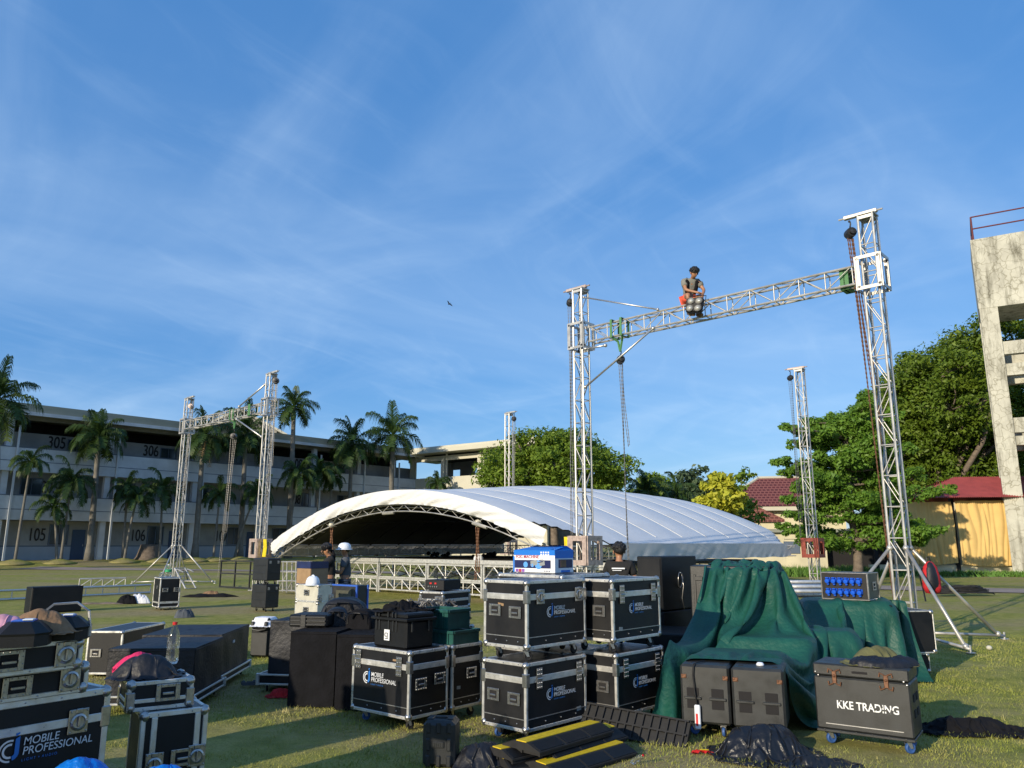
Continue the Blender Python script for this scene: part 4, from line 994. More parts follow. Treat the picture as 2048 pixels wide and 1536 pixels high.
# ================= stage deck =================
so_ = LF.lerp(RF, .07) + TB * 2.6; sL = (RF - LF).length * .88; sD = 8.2
stage = thing('stage_platform', 'black stage deck on silver truss legs under the white roof', 'stage', (so_.x, so_.y, 0), ARZ)
ZD = 1.1
MB().box((sL / 2, sD / 2, ZD), (sL, sD, .07)).build('deck', 'stage_deck', stage)
MB().box((sL / 2, -.04, ZD - .01), (sL + .1, .07, .13)).box((-.04, sD / 2, ZD - .01), (.07, sD, .13)).build('edge_rail', 'aluminium', stage)
def legrow(y, mat):
    nb = 5
    for i in range(nb):
        x0 = sL * i / nb + .05; x1 = sL * (i + 1) / nb - .05; q = MB()
        for z in (.52, .98): q.box(((x0 + x1) / 2, y, z), (x1 - x0, .05, .055))
        q.box(((x0 + x1) / 2, y, .1), (x1 - x0, .05, .05)); q.box(((x0 + x1) / 2, y, .46), (x1 - x0, .05, .05))
        for x in (x0, x1): q.box((x, y, .5), (.07, .06, 1.0))
        k = 6
        for j in range(k):
            a = x0 + (x1 - x0) * j / k; b_ = x0 + (x1 - x0) * (j + 1) / k
            for (za, zb) in ((.13, .43), (.55, .95)):
                if j % 2: za, zb = zb, za
                q.tube((a, y, za), (b_, y, zb), .016, 5)
            q.tube((b_, y, .13), (b_, y, .43), .014, 5); 
            if j % 2: q.tube((b_, y, .55), (b_, y, .95), .014, 5)
        q.build('leg_frame', mat, stage)
legrow(0, 'aluminium'); legrow(2.7, 'zinc'); legrow(5.4, 'zinc'); legrow(8.0, 'zinc')
q = MB()
for i in range(6):
    x = sL * i / 5
    for j in range(3): q.tube((x, j * 2.7, .3), (x, (j + 1) * 2.7, .9), .02, 5); q.tube((x, j * 2.7, .9), (x, (j + 1) * 2.7, .3), .02, 5)
q.build('cross_brace', 'zinc', stage)
# small dark clamps and a helmet lying on the deck
g = random.Random(4)
for i, (u, lb) in enumerate(((768, 'left'), (878, 'middle'), (968, 'right'))):
    k = reach(Vector((so_.x, so_.y, ZD)) + TB * 4.5, TA, u); P = Vector((so_.x, so_.y, ZD + .04)) + TB * 4.5 + TA * k; m = MB()
    for j in range(14): m.ball((g.uniform(-.45, .45), g.uniform(-.2, .2), g.uniform(.03, .14)), g.uniform(.05, .1), 6)
    tag(m.build('clamp_heap', 'black_plastic', loc=P), lb + ' heap of black clamps lying on the stage deck', 'clamps', 'heaps of clamps on the stage')
def helmet(label, p, rz=0, s=1.0):
    root = thing('hard_hat', label, 'hard hat', p, rz, 'white hard hats')
    m = MB(); m.lathe([(.135, 0), (.133, .03), (.125, .07), (.105, .11), (.07, .137), (.0001, .15)], n=20, sx=.9, sy=1.08)
    m.build('shell', 'helmet', root, smooth=True); b_ = MB(); b_.lathe([(.13, .0), (.165, -.008), (.167, -.014), (.13, -.006)], n=20, sx=.9, sy=1.12); b_.build('brim', 'helmet', root, smooth=True)
    r_ = MB(); r_.path([(0, .12 * math.cos(a) * 1.08, .005 + .152 * math.sin(a)) for a in [math.pi * k / 10 for k in range(1, 10)]], .012, 6); r_.build('ridge', 'helmet', root, smooth=True)
    root.scale = (s, s, s); return root
k = reach(Vector((so_.x, so_.y, ZD)) + TB * .35, TA, 957); helmet('white hard hat lying on the front edge of the stage deck', Vector((so_.x, so_.y, ZD + .05)) + TB * .35 + TA * k, 1.2, 1.15)
# ================= flight cases =================
def _corner():
    m = MB(); m.box((0, 0, 0), (.062, .062, .062), bev=.02); m.ball((0, 0, 0), .036, 8)
    for a in ((.036, 0, -.03), (0, .036, -.03)): pass
    return m.mesh('corner_cap', 'steel', True)
def _latch():
    m = MB(); m.box((0, -.003, 0), (.105, .006, .125), bev=.003)
    m.lathe([(.040, 0), (.044, .006), (.034, .010), (.030, .004), (.001, .002)], (0, -.004, -.005), 16, rot=Matrix.Rotation(math.pi / 2, 3, 'X'))
    m.box((0, -.013, 0), (.012, .014, .055), bev=.003)
    for x in (-.042, .042):
        for z in (-.052, 0, .052): m.ball((x, -.007, z), .0055, 6)
    m.box((0, -.008, .052), (.04, .010, .026), bev=.004)
    return m.mesh('butterfly_latch', 'steel', False)
def _hinge():
    m = MB(); m.box((0, -.003, .045), (.075, .005, .08), bev=.002); m.box((0, -.003, -.045), (.075, .005, .08), bev=.002); m.tube((-.036, -.008, 0), (.036, -.008, 0), .007, 8)
    for x in (-.024, 0, .024):
        for z in (-.07, -.035, .035, .07): m.ball((x, -.006, z), .0065, 6)
    return m.mesh('hinge', 'steel', False)
def _handle():
    m = MB()
    for x in (-.066, .066): m.box((x, -.003, 0), (.034, .006, .118), bev=.003)
    for z in (-.047, .047): m.box((0, -.003, z), (.10, .006, .024), bev=.003)
    m.box((0, -.009, -.006), (.078, .010, .018), bev=.004)
    pass
    for x in (-.07, -.035, 0, .035, .07):
        for z in (-.05, .05): m.ball((x, -.006, z), .0045, 6)
    for s in (-1, 1):
        for z in (-.02, .02): m.ball((s * .072, -.006, z), .0045, 6)
    return m.mesh('handle', 'steel', False)
def _dish():
    m = MB(); m.box((0, -.0015, 0), (.10, .003, .07)); return m.mesh('handle_recess', 'bldg_dark', False)
def _fork():
    m = MB(); m.box((0, 0, -.006), (.09, .09, .01), bev=.002); m.lathe([(.03, -.03), (.034, -.012)], n=12)
    for s in (-1, 1): m.add([(s * .024 - .002, -.025, -.03), (s * .024 + .002, -.025, -.03), (s * .024 + .002, .025, -.03), (s * .024 - .002, .025, -.03), (s * .024 - .002, .012, -.085), (s * .024 + .002, .012, -.085), (s * .024 + .002, .040, -.085), (s * .024 - .002, .040, -.085)],
        [(0, 1, 2, 3), (4, 5, 6, 7), (0, 1, 5, 4), (2, 3, 7, 6), (1, 2, 6, 5), (0, 3, 7, 4)])
    m.box((0, 0, -.028), (.052, .05, .006)); return m.mesh('caster', 'zinc', False)
def _wheel(mat, name, r=.05):
    m = MB(); m.lathe([(.001, -.013), (.018, -.016), (r * .62, -.012), (r * .68, -.016), (r * .96, -.014), (r, -.008), (r, .008), (r * .96, .014), (r * .68, .016), (r * .62, .012), (.018, .016), (.001, .013)], n=20, rot=Matrix.Rotation(math.pi / 2, 3, 'Y')); return m.mesh('wheel', mat, True)
PM = dict(corner=_corner(), latch=_latch(), hinge=_hinge(), handle=_handle(), dish=_dish(), fork=_fork(), wheel_b=_wheel('rubber', 'w'), wheel_u=_wheel('blue_rubber', 'w'))
FACE = {'F': 0.0, 'R': math.pi / 2, 'B': math.pi, 'L': -math.pi / 2}
def on_face(W_, D_, f, a, z, pr=.0):
    """a: distance along the face from its centre; returns location, z rotation"""
    if f == 'F': return (a, -D_ / 2 - pr, z), 0.0
    if f == 'R': return (W_ / 2 + pr, a, z), math.pi / 2
    if f == 'L': return (-W_ / 2 - pr, -a, z), -math.pi / 2
    return (-a, D_ / 2 + pr, z), math.pi
def caster(root, x, y, z, rz, blue=False, s=1.0):
    c = put('caster', PM['fork'], root, (x, y, z), rz); c.scale = (s, s, s)
    put('wheel', PM['wheel_u' if blue else 'wheel_b'], c, (0, .026, -.083))
def logo(root, W_, D_, f, a, z, s=1.0, dim=False):
    """round C emblem with a blue J and two lines of lettering"""
    loc, rz = on_face(W_, D_, f, a, z, .003); par = thing_part = None
    m = MB()
    def arc(cx, cz, r0, r1, a0, a1, n, mi, y=-.001):
        P = []
        for i in range(n + 1):
            t_ = R(a0 + (a1 - a0) * i / n); P.append([(cx + r0 * math.cos(t_), y, cz + r0 * math.sin(t_)), (cx + r1 * math.cos(t_), y, cz + r1 * math.sin(t_))])
        m.grid(P, mi)
    arc(-.098 * s, -.004 * s, .036 * s, .030 * s, 75, 275, 20, 0); arc(-.098 * s, -.004 * s, .024 * s, .017 * s, 75, 285, 18, 0)
    m.add([(-.083 * s, -.0015, -.012 * s), (-.069 * s, -.0015, -.012 * s), (-.069 * s, -.0015, .040 * s), (-.083 * s, -.0015, .032 * s)], [(0, 1, 2, 3)], 1)
    arc(-.092 * s, -.012 * s, .023 * s, .009 * s, -80, 0, 10, 1, -.0015)
    m.add([(-.083 * s, -.0015, .040 * s), (-.071 * s, -.0015, .047 * s), (-.071 * s, -.0015, .052 * s), (-.083 * s, -.0015, .050 * s)], [(0, 1, 2, 3)], 1)
    o = m.build('logo', ['logo_white', 'logo_blue'], root, loc, rz)
    for k, (tx, sz, zz, mt) in enumerate((('MOBILE', .037 * s, .007 * s, 'logo_white'), ('PROFESSIONAL', .037 * s, -.024 * s, 'logo_white'), ('L I G H T  +  A U D I O', .0125 * s, -.044 * s, 'logo_blue'))):
        key = (tx, round(sz, 5))
        if key not in TEXTC: TEXTC[key] = text_mesh(tx, sz, mt, .0004, .1, .93, off=.0001 if k < 2 else 0)
        put('lettering', TEXTC[key], o, (-.058 * s, -.001, zz))
CASES = []
def flight_case(label, x, y, z, W_, D_, H, rz, cast=.105, lid=.14, latches=(), hinges=(), handles=(), logos=(), blue=(0,), low_band=False, open_front=False, body='black_laminate', group='aluminium edged flight cases', cat='flight case', t=.028, band=.026, wrz=None):
    root = thing('flight_case', label, cat, (x, y, z), rz, group); z0 = cast; zt = H
    b = MB(); b.box((0, 0, (z0 + zt) / 2), (W_ - .008, D_ - .008, zt - z0 - .008)); b.build('panel_body', [body], root)
    MB().box((0, 0, zt - .0035), (W_ - 2 * t, D_ - 2 * t, .004)).build('lid_top', 'case_lid', root)
    e = MB(); w2, d2 = W_ / 2, D_ / 2; q = t / 2
    for sx in (-1, 1):
        for sy in (-1, 1): e.box((sx * (w2 - q), sy * (d2 - q), (z0 + zt) / 2), (t, t, zt - z0), bev=.004)
    for zc in (z0 + q, zt - q):
        for sy in (-1, 1): e.box((0, sy * (d2 - q), zc), (W_ - 2 * t, t - .001, t), bev=.003)
        for sx in (-1, 1): e.box((sx * (w2 - q), 0, zc), (t - .001, D_ - 2 * t, t), bev=.003)
    e.build('edging', 'aluminium', root)
    if lid:
        zl = zt - lid; l_ = MB()
        for sy in (-1, 1): l_.box((0, sy * (d2 - .004), zl), (W_ - 2 * t, .011, band * 2), bev=.003); l_.box((0, sy * (d2 + .0005), zl - band * .1), (W_ - 2 * t, .006, .004))
        for sx in (-1, 1): l_.box((sx * (w2 - .004), 0, zl), (.011, D_ - 2 * t, band * 2), bev=.003)
        l_.build('lid_band', 'aluminium', root)
    if low_band:
        lb = MB(); zz = z0 + .10
        for sy in (-1, 1): lb.box((0, sy * (d2 - .003), zz), (W_ - 2 * t, .010, .006)); 
        for sx in (-1, 1): lb.box((sx * (w2 - .003), 0, zz), (.010, D_ - 2 * t, .006))
        for i in (-.2, .05, .3):
            lb.ball((i * W_, -d2 - .001, z0 + .062), .006, 6); lb.ball((w2 + .001, i * D_, z0 + .062), .006, 6)
        lb.build('skid_line', 'zinc', root)
    rv = MB()
    for f, L in (('F', W_), ('R', D_)):
        n = max(2, int(L / .16))
        for i in range(n):
            for zc in (z0 + q, zt - q):
                a = -L / 2 + L * (i + .5) / n; (px, py, pz), _ = on_face(W_, D_, f, a, zc, .001); rv.ball((px, py, pz), .005, 6)
    rv.build('rivet', 'steel', root)
    for sx in (-1, 1):
        for sy in (-1, 1):
            for zc in (z0 + .022, zt - .022): put('corner_cap', PM['corner'], root, (sx * (w2 - .023), sy * (d2 - .023), zc), scale=(1, 1, 1))
            if lid: MB().box((sx * (w2 - .02), sy * (d2 - .02), zt - lid), (.052, .052, .11), bev=.006).build('corner_brace', 'steel', root)
    for kind, lst in (('latch', latches), ('hinge', hinges), ('handle', handles)):
        for (f, a, zz) in lst:
            loc, rr = on_face(W_, D_, f, a, zz, .0045); put({'latch': 'butterfly_latch', 'hinge': 'hinge', 'handle': 'handle'}[kind], PM[kind], root, loc, rr)
            if kind == 'handle': COL.objects[-1].scale = (.86, 1, .86)
            if kind == 'handle': put('handle_recess', PM['dish'], root, on_face(W_, D_, f, a, zz, .003)[0], rr)
    for lg in logos: logo(root, W_, D_, *lg)
    if cast:
        k = 0
        for sx in (-1, 1):
            for sy in (-1, 1):
                caster(root, sx * (w2 - .10), sy * (d2 - .09), z0, rnd.uniform(-.6, .6) if wrz is None else wrz, blue=(k in blue), s=cast / .133); k += 1
    return root
PX = {}
def F(u, v, z, phi, **k): return fit(u, v, z, phi, **k)
# front pair of stacked cases
x, y, W1, D1, rz = F(1052, 1328, .655, 43, uL=964, uR=1172); print('C2', W1, D1)
flight_case('lower case of the front stack, right behind the yellow and black cable ramps', x, y, 0, W1, D1, .655, rz, low_band=True, handles=[('F', -W1 * .22, .37), ('F', W1 * .24, .36)], hinges=[('R', -D1 * .30, .52), ('R', D1 * .36, .52)], logos=[('R', .02, .38, 1.3)], blue=(0,))
SL = (x, y, rz)
x, y, W1b, D1b = x + .01, y + .03, W1, D1
flight_case('upper case of the front stack, two latches above its logo', x, y, .655, W1b, D1b, .68, rz, low_band=True, handles=[('F', -W1 * .22, .42), ('F', W1 * .24, .41)], latches=[('R', -D1 * .29, .54), ('R', D1 * .36, .54)], logos=[('R', .02, .41, 1.3)], blue=())
# second pair
x, y, W2, D2, rz = F(1232, 1309, .655, 43, Wd=W1, uR=1327); print('C4', W2, D2)
flight_case('lower case of the second stack, in shadow beside the green tarpaulin', x, y, 0, W2, D2, .655, rz, low_band=True, handles=[('F', .2 * W1, .36)], hinges=[('R', -D2 * .32, .52), ('R', D2 * .34, .52)], logos=[('R', .02, .38, 1.25)], blue=())
x, y = x - .02, y - .02
flight_case('upper case of the second stack, left of the tall black loudspeaker', x, y, .655, W2, D2, .67, rz, low_band=True, handles=[('F', .2 * W1, .38)], hinges=[('R', -D2 * .32, .53), ('R', D2 * .34, .53)], logos=[('R', .02, .40, 1.25)], blue=())
# stack behind, under the fog machine carton
x, y, W3, D3, rz = F(1125, 1151, 1.36, 43, uL=995, Dp=.75); FOGZ = 1.36
flight_case('case hidden behind the front stack, carrying the blue and white carton', x, y, .68, W3, D3, .68, rz, cast=.1, blue=())
flight_case('lowest case behind the front stack, almost hidden', x, y, 0, W3, D3, .66, rz, cast=.1, blue=())
# centre left case with logo in sun
x, y, W4, D4, rz = F(820, 1304, .69, 40, uL=706, uR=898); print('B6', W4, D4); B6 = (x, y, rz, W4, D4)
flight_case('sunlit case in the middle of the lawn, carrying the black latched storage box', x, y, 0, W4, D4, .69, rz, low_band=True, handles=[('R', -D4 * .22, .40), ('R', D4 * .26, .42)], hinges=[('F', -W4 * .38, .57), ('F', W4 * .33, .55)], logos=[('F', -.03, .42, 1.5)], blue=(0,))
ph = -rz; Yh = Vector((math.sin(ph), math.cos(ph), 0))
c7 = Vector((x, y, 0)) + Yh * (D4 + .012); x7, y7 = c7.x, c7.y
flight_case('case close behind the sunlit one, carrying dark green crates', x7, y7, 0, W4, D4 * .86, .69, rz, low_band=True, handles=[('R', .05, .42)], blue=())
# left foreground
p_ = atz(224, 1374, .86); phi = R(36); X_ = Vector((math.cos(phi), -math.sin(phi), 0)); Y_ = Vector((math.sin(phi), math.cos(phi), 0)); Wa, Da = .62, 1.25
c = p_ - X_ * Wa / 2 - Y_ * Da / 2
kk = reach(p_, -Y_, 92); LGa = Da / 2 - kk; LGz = aty(92, 1488, (p_ - Y_ * kk).y).z; print('LG', LGa, LGz)
flight_case('largest case at the lower left corner, blue and white logo on its shaded front', c.x, c.y, 0, Wa, Da, .86, -phi, lid=.15, latches=[('R', Da / 2 - .17, .71), ('R', Da / 2 - .73, .71)], logos=[('R', LGa, LGz, 1.5)], blue=(), t=.034, band=.022)
p_ = atz(178, 1382, .862) - X_ * .02; W2_, D2_ = .42, .85; c = p_ - X_ * W2_ / 2 - Y_ * D2_ / 2 + Vector((0, 0, 0))
flight_case('flat case lying directly on the largest left case', c.x, c.y, .86, W2_, D2_, .148, -phi, cast=0, lid=0, handles=[('R', D2_ / 2 - .36, .072)], latches=[('R', D2_ / 2 - .10, .078), ('R', D2_ / 2 - .64, .078)], blue=(), t=.024)
p_ = atz(163, 1334, 1.01) - X_ * .0; c = p_ - X_ * W2_ / 2 - Y_ * D2_ / 2; A3 = c
flight_case('upper flat case on the left stack, under the two angular black lights', c.x, c.y, 1.008, W2_, D2_, .148, -phi, cast=0, lid=0, handles=[('R', D2_ / 2 - .36, .072)], latches=[('R', D2_ / 2 - .09, .078), ('R', D2_ / 2 - .63, .078)], blue=(), t=.024)
# unseen cases added left of the frame to throw the lawn's long shadow
for (ox, oy, hh, lb) in ((-4.75, 3.9, 0, 'unseen lower case of the tall stack added left of the picture to cast shadow'), (-4.75, 3.9, .8, 'unseen upper case of the tall stack added left of the picture to cast shadow'), (-5.6, 5.3, 0, 'unseen lower case of the rear stack added outside the picture to cast shadow'), (-5.6, 5.3, .8, 'unseen upper case of the rear stack added outside the picture to cast shadow')):
    flight_case(lb, ox, oy, hh, .9, 1.2, .79 if hh == 0 else .95, -.6, cast=.1, blue=())
# red bag stack
x, y, W5, D5, rz = F(283, 1428, .64, 55, Wd=.36, uR=418); print('A4', W5, D5)
flight_case('case in the left foreground with double door edges, carrying the small bottle case', x, y, 0, W5, D5, .64, rz, cast=.1, lid=0, handles=[('R', .06, .36)], latches=[('R', -D5 * .26, .345), ('R', D5 * .36, .36)], blue=(), t=.03)
dv = MB()
for a in (-.30, .34): dv.box((W5 / 2 - .002, a * D5, .36), (.010, .035, .5), bev=.003)
dv.build('door_edge', 'aluminium', bpy.data.objects['flight_case.009'] if False else [o for o in bpy.data.objects if o.get('label', '').startswith('case in the left foreground with double')][0])
x, y, W6, D6, rz = F(257, 1366, .815, 56, Wd=.34, uR=389); print('A4b', W6, D6); A4b = (x, y, rz, W6, D6)
W6 = max(W6, .3)
flight_case('small case under the black and pink bag and the clear bottle', x, y, .64, W6, D6, .175, rz, cast=0, lid=.115, band=.012, handles=[('R', .04, .10)], blue=(), t=.024)
# long low case behind with bluish lid
x, y, W7, D7, rz = F(247, 1262, .56, 2, uL=176, uR=331); print('A5', W7, D7)
flight_case('long low case with a dusty lid behind the pink bag', x, y, 0, W7, D7, .56, rz, cast=.03, lid=0, handles=[('F', -.10, .29)], blue=(), t=.026)
# small rack case on the grass
x, y, W8, D8, rz = F(316, 1217, .05, 52, Wd=.62, uR=358); print('A9', W8, D8)
flight_case('small rack case standing alone on the grass with a green labelled bottle on top', x, y, 0, W8, D8, .80, rz, cast=.06, lid=0, handles=[('R', -.12, .5), ('R', .16, .5)], blue=(), t=.03)
A9 = (x, y, .80)
RK = [o for o in bpy.data.objects if o.get('label', '').startswith('small rack case standing')][0]
MB().box((0, -D8 / 2 - .004, .19), (W8 - .06, .01, .035)).box((W8 / 2 + .004, 0, .19), (.01, D8 - .06, .05)).build('lid_band', 'aluminium', RK)
put('number_mark', text_mesh('1', .12, 'logo_white', .001), RK, (.02, -D8 / 2 - .006, .52))
# amplifier stack
x, y, W9, D9, rz = F(886, 1184, 1.05, 33, uL=839, uR=941); print('B8', W9, D9)
flight_case('case under the black amplifier with red displays', x, y, .83, W9, D9, .22, rz, cast=0, lid=.11, band=.018, latches=[('F', .12, .10)], handles=[('F', -.14, .08)], blue=(), t=.026)
flight_case('second case below the amplifier', x, y, .60, W9, D9, .225, rz, cast=0, lid=.11, band=.018, latches=[('F', .12, .10), ('F', -.12, .10)], blue=(), t=.026)
flight_case('dark base case at the bottom of the amplifier stack', x, y, 0, W9 * 1.15, D9 * 1.2, .595, rz, cast=.1, lid=0, blue=(), t=.012, body='black_plastic')
am = thing('amplifier', 'black amplifier with red digits on top of the case stack', 'amplifier', (x - .03, y, 1.052), rz)
MB().box((0, 0, .075), (W9 * .82, D9 * .6, .13), bev=.006).build('housing', 'black_plastic', am)
a_ = MB(); a_.box((0, -D9 * .3 - .004, .075), (W9 * .8, .008, .115)); fp = a_.build('front_panel', 'black_laminate', am)
q = MB(); q.box((-.06, -D9 * .3 - .01, .095), (.035, .004, .02)).box((.02, -D9 * .3 - .01, .095), (.03, .004, .02)); q.build('display', 'red_plastic', fp)
q = MB(); 
for i in range(5): q.lathe([(.001, .014), (.009, .014), (.011, 0)], (-.09 + .035 * i, -D9 * .3 - .008, .055), 10, rot=Matrix.Rotation(math.pi / 2, 3, 'X'))
q.build('knob', 'steel', fp); q = MB(); q.path([(-.1, 0, .14), (-.1, 0, .18), (.1, 0, .18), (.1, 0, .14)], .008, 6); q.build('carry_handle', 'dark_steel', am)
# case right of the tarpaulin with one below
x, y, W10, D10, rz = F(1866, 1221, .80, -8, uL=1770, Dp=.55)
flight_case('upper black case right of the tarpaulin, in front of the tower foot', x, y, .27, W10, D10, .53, rz, cast=0, lid=0, blue=(), t=.016)
flight_case('lower black case right of the tarpaulin', x - .06, y, 0, W10 * .85, D10, .268, rz, cast=.03, lid=0, blue=(), t=.014)
# pair of silver cases with hard hat
x, y, W11, D11, rz = F(637, 1170, .95, 38, uL=592, uR=665); print('B3', W11, D11)
for z, h, lb in ((.66, .29, 'upper silver case of the pair with a hard hat on it'), (.36, .298, 'middle bright silver case of the stack'), (.0, .358, 'lowest silver case of the stack, half hidden')):
    flight_case(lb, x, y, z, W11, D11, h, rz, cast=0, lid=0 if z else .1, body='silver_panel', handles=[('F', 0, h * .52)], latches=[('R', -.12, .06), ('R', .14, .06)] if z > .5 else [], blue=(), group='silver cases in a stack', t=.016)
B3 = (x, y, rz)
hh = helmet('white hard hat resting on the silver case', (aty(626, 1168, y - .1).x, y - .12, .952), .6, 1.0)

# ================= dark wheeled trunks, loudspeakers, plain boxes =================
def trunk(label, x, y, z, W_, D_, H, rz, mat='grey_plastic', group='dark plastic wheeled trunks', lines=2, latch=True, cast=.09, name='wheeled_trunk', cat='wheeled trunk'):
    root = thing(name, label, cat, (x, y, z), rz, group)
    b = MB(); b.box((0, 0, (cast + H) / 2), (W_, D_, H - cast), bev=.02); b.build('shell', mat, root)
    r_ = MB(); 
    for i in range(lines):
        zz = cast + (H - cast) * (.35 + .33 * i)
        r_.box((0, -D_ / 2 - .004, zz), (W_ * .8, .01, .02), bev=.004); r_.box((W_ / 2 + .004, 0, zz), (.01, D_ * .8, .02), bev=.004)
    r_.build('rib', mat, root)
    if latch:
        for a in (-.28, .28):
            loc, rr = on_face(W_, D_, 'R', a * D_, H - .10, .004); put('butterfly_latch', PM['latch'], root, loc, rr, scale=(.55, .55, .55))
    if cast:
        for sx in (-1, 1):
            for sy in (-1, 1): caster(root, sx * (W_ / 2 - .1), sy * (D_ / 2 - .1), cast, .3, s=cast / .133)
    return root
x, y, w, d, rz = F(532, 1166, .70, 38, uL=504, uR=560); print('B1', w, d)
trunk('lower grey trunk of the stacked pair near the tent corner', x, y, 0, w, d, .66, rz)
trunk('upper grey trunk of the stacked pair near the tent corner', x, y, .66, w * 1.02, d * 1.02, .64, rz)

# worn paper and tape left on some of the cases
for (start, f, a, zz, tw, th_, ang, mt, nm) in (('upper case of the front stack', 'F', -.05, .47, .07, .022, .1, 'carton', 'tape_strip'), ('lower case of the front stack', 'R', .30, .20, .06, .035, -.06, 'device_grey', 'paper_label'), ('sunlit case in the middle', 'F', .20, .60, .05, .016, .0, 'carton', 'tape_strip'),
        ('upper case of the second stack', 'R', -.28, .22, .055, .03, .08, 'device_grey', 'paper_label'), ('case close behind the sunlit', 'R', -.12, .30, .05, .03, .05, 'device_grey', 'paper_label')):
    o_ = [o for o in bpy.data.objects if o.get('label', '').startswith(start)][0]; bd = [c for c in bpy.data.objects if c.parent == o_ and c.name.startswith('panel_body')][0].data
    w_, d_ = max(v.co.x for v in bd.vertices) * 2, max(v.co.y for v in bd.vertices) * 2; loc, rr = on_face(w_, d_, f, a, zz, .001)
    MB().box((0, 0, 0), (tw, .0016, th_), rot=Matrix.Rotation(ang, 3, 'Y')).build(nm, mt, o_, loc, rr)
# tall black loudspeakers
def cabinet(label, x, y, z, W_, D_, H, rz, mat='black_plastic', cat='loudspeaker', group='black loudspeaker cabinets', grille=True, handle=None):
    root = thing('loudspeaker', label, cat, (x, y, z), rz, group)
    MB().box((0, 0, H / 2), (W_, D_, H), bev=.012).build('cabinet', mat, root)
    if grille:
        g_ = MB(); g_.box((0, -D_ / 2 - .005, H / 2), (W_ * .92, .012, H * .93), bev=.004); g_.build('grille', 'black_laminate', root)
    if handle:
        for (f, a, zz) in handle:
            loc, rr = on_face(W_, D_, f, a, zz, .004); q = MB(); q.box((0, -.002, 0), (.14, .006, .10), bev=.003); h_ = q.build('handle_plate', 'dark_steel', root, loc, rr); q = MB(); q.box((0, -.012, 0), (.1, .012, .02), bev=.004); q.build('grip', 'steel', h_)
    return root
x, y, w, d, rz = F(1322, 1113, 1.49, 43, uL=1273, uR=1392); print('E1', w, d)
cabinet('tall black loudspeaker cabinet behind the second case stack, top one', x, y, .80, w, d, .69, rz, handle=[('L', .1, .5)])
E1 = cabinet('black loudspeaker cabinet underneath the tall one', x, y, 0, w, d, .79, rz)
cb = thing('coiled_cable', 'loop of black cable hanging on the side of the tall black loudspeaker', 'cable', (x, y, 1.0), rz)
q = MB(); q.path([(w / 2 + .012 + .01 * math.sin(k), -.02 + .06 * math.sin(k * .63), .28 - .10 * (1 - math.cos(k * .63))) for k in range(12)], .006, 6)
q.path([(w / 2 + .012, .02, .25), (w / 2 + .02, .05, .1), (w / 2 + .02, .0, -.05), (w / 2 + .012, .06, -.2)], .006, 6); q.build('cable', 'steel', cb, smooth=True)
# black case with lettering partly hidden
x, y, w, d, rz = F(1352, 1286, .63, 22, uL=1215, uR=1420)
bx = cabinet('black cabinet with faint letters behind the trailing tarpaulin corner', x, y, 0, .75, .9, .63, rz, grille=False)
put('lettering', text_mesh('IN', .10, 'device_grey', .001), bx, (.21, -.453, .28))
# grey case under the tarpaulin
x, y, w, d, rz = F(1545, 1133, 1.38, 27, uL=1379, Dp=.62); print('E4', w, d); TPA = (x, y, w, d, rz, 1.38)
g4 = cabinet('grey tall case whose left end shows beside the tarpaulin', x, y, .55, w, d, .83, rz, mat='grey_plastic', grille=False)
q = MB(); q.box((-w / 2 + .06, -d / 2 - .004, .42), (.03, .01, .6), bev=.004).box((-w / 2 + .11, -d / 2 - .006, .67), (.1, .012, .05), bev=.004); q.build('rib', 'grey_plastic', g4)
cabinet('black cabinet carrying the grey tall case', x, y, 0, w, d, .55, rz, grille=False)
# covered subwoofers on dollies
def dolly(label, x, y, W_, D_, rz, h=.17):
    root = thing('dolly_board', label, 'wheeled board', (x, y, 0), rz, 'aluminium edged wheeled boards')
    MB().box((0, 0, .085 + (h - .085) / 2), (W_ - .01, D_ - .01, h - .085)).build('board', 'black_laminate', root)
    q = MB()
    for zc in (.092, h - .008):
        for s in (-1, 1): q.box((0, s * D_ / 2, zc), (W_ - .04, .02, .02), bev=.003); q.box((s * W_ / 2, 0, zc), (.02, D_ - .04, .02), bev=.003)
    for s in (-1, 1):
        for s2 in (-1, 1): q.box((s * W_ / 2, s2 * D_ / 2, .085 + (h - .085) / 2), (.04, .04, h - .07), bev=.006)
    q.build('edging', 'aluminium', root)
    for sx in (-1, 1):
        for sy in (-1, 1): caster(root, sx * (W_ / 2 - .08), sy * (D_ / 2 - .08), .088, .4, s=.088 / .133)
    return root
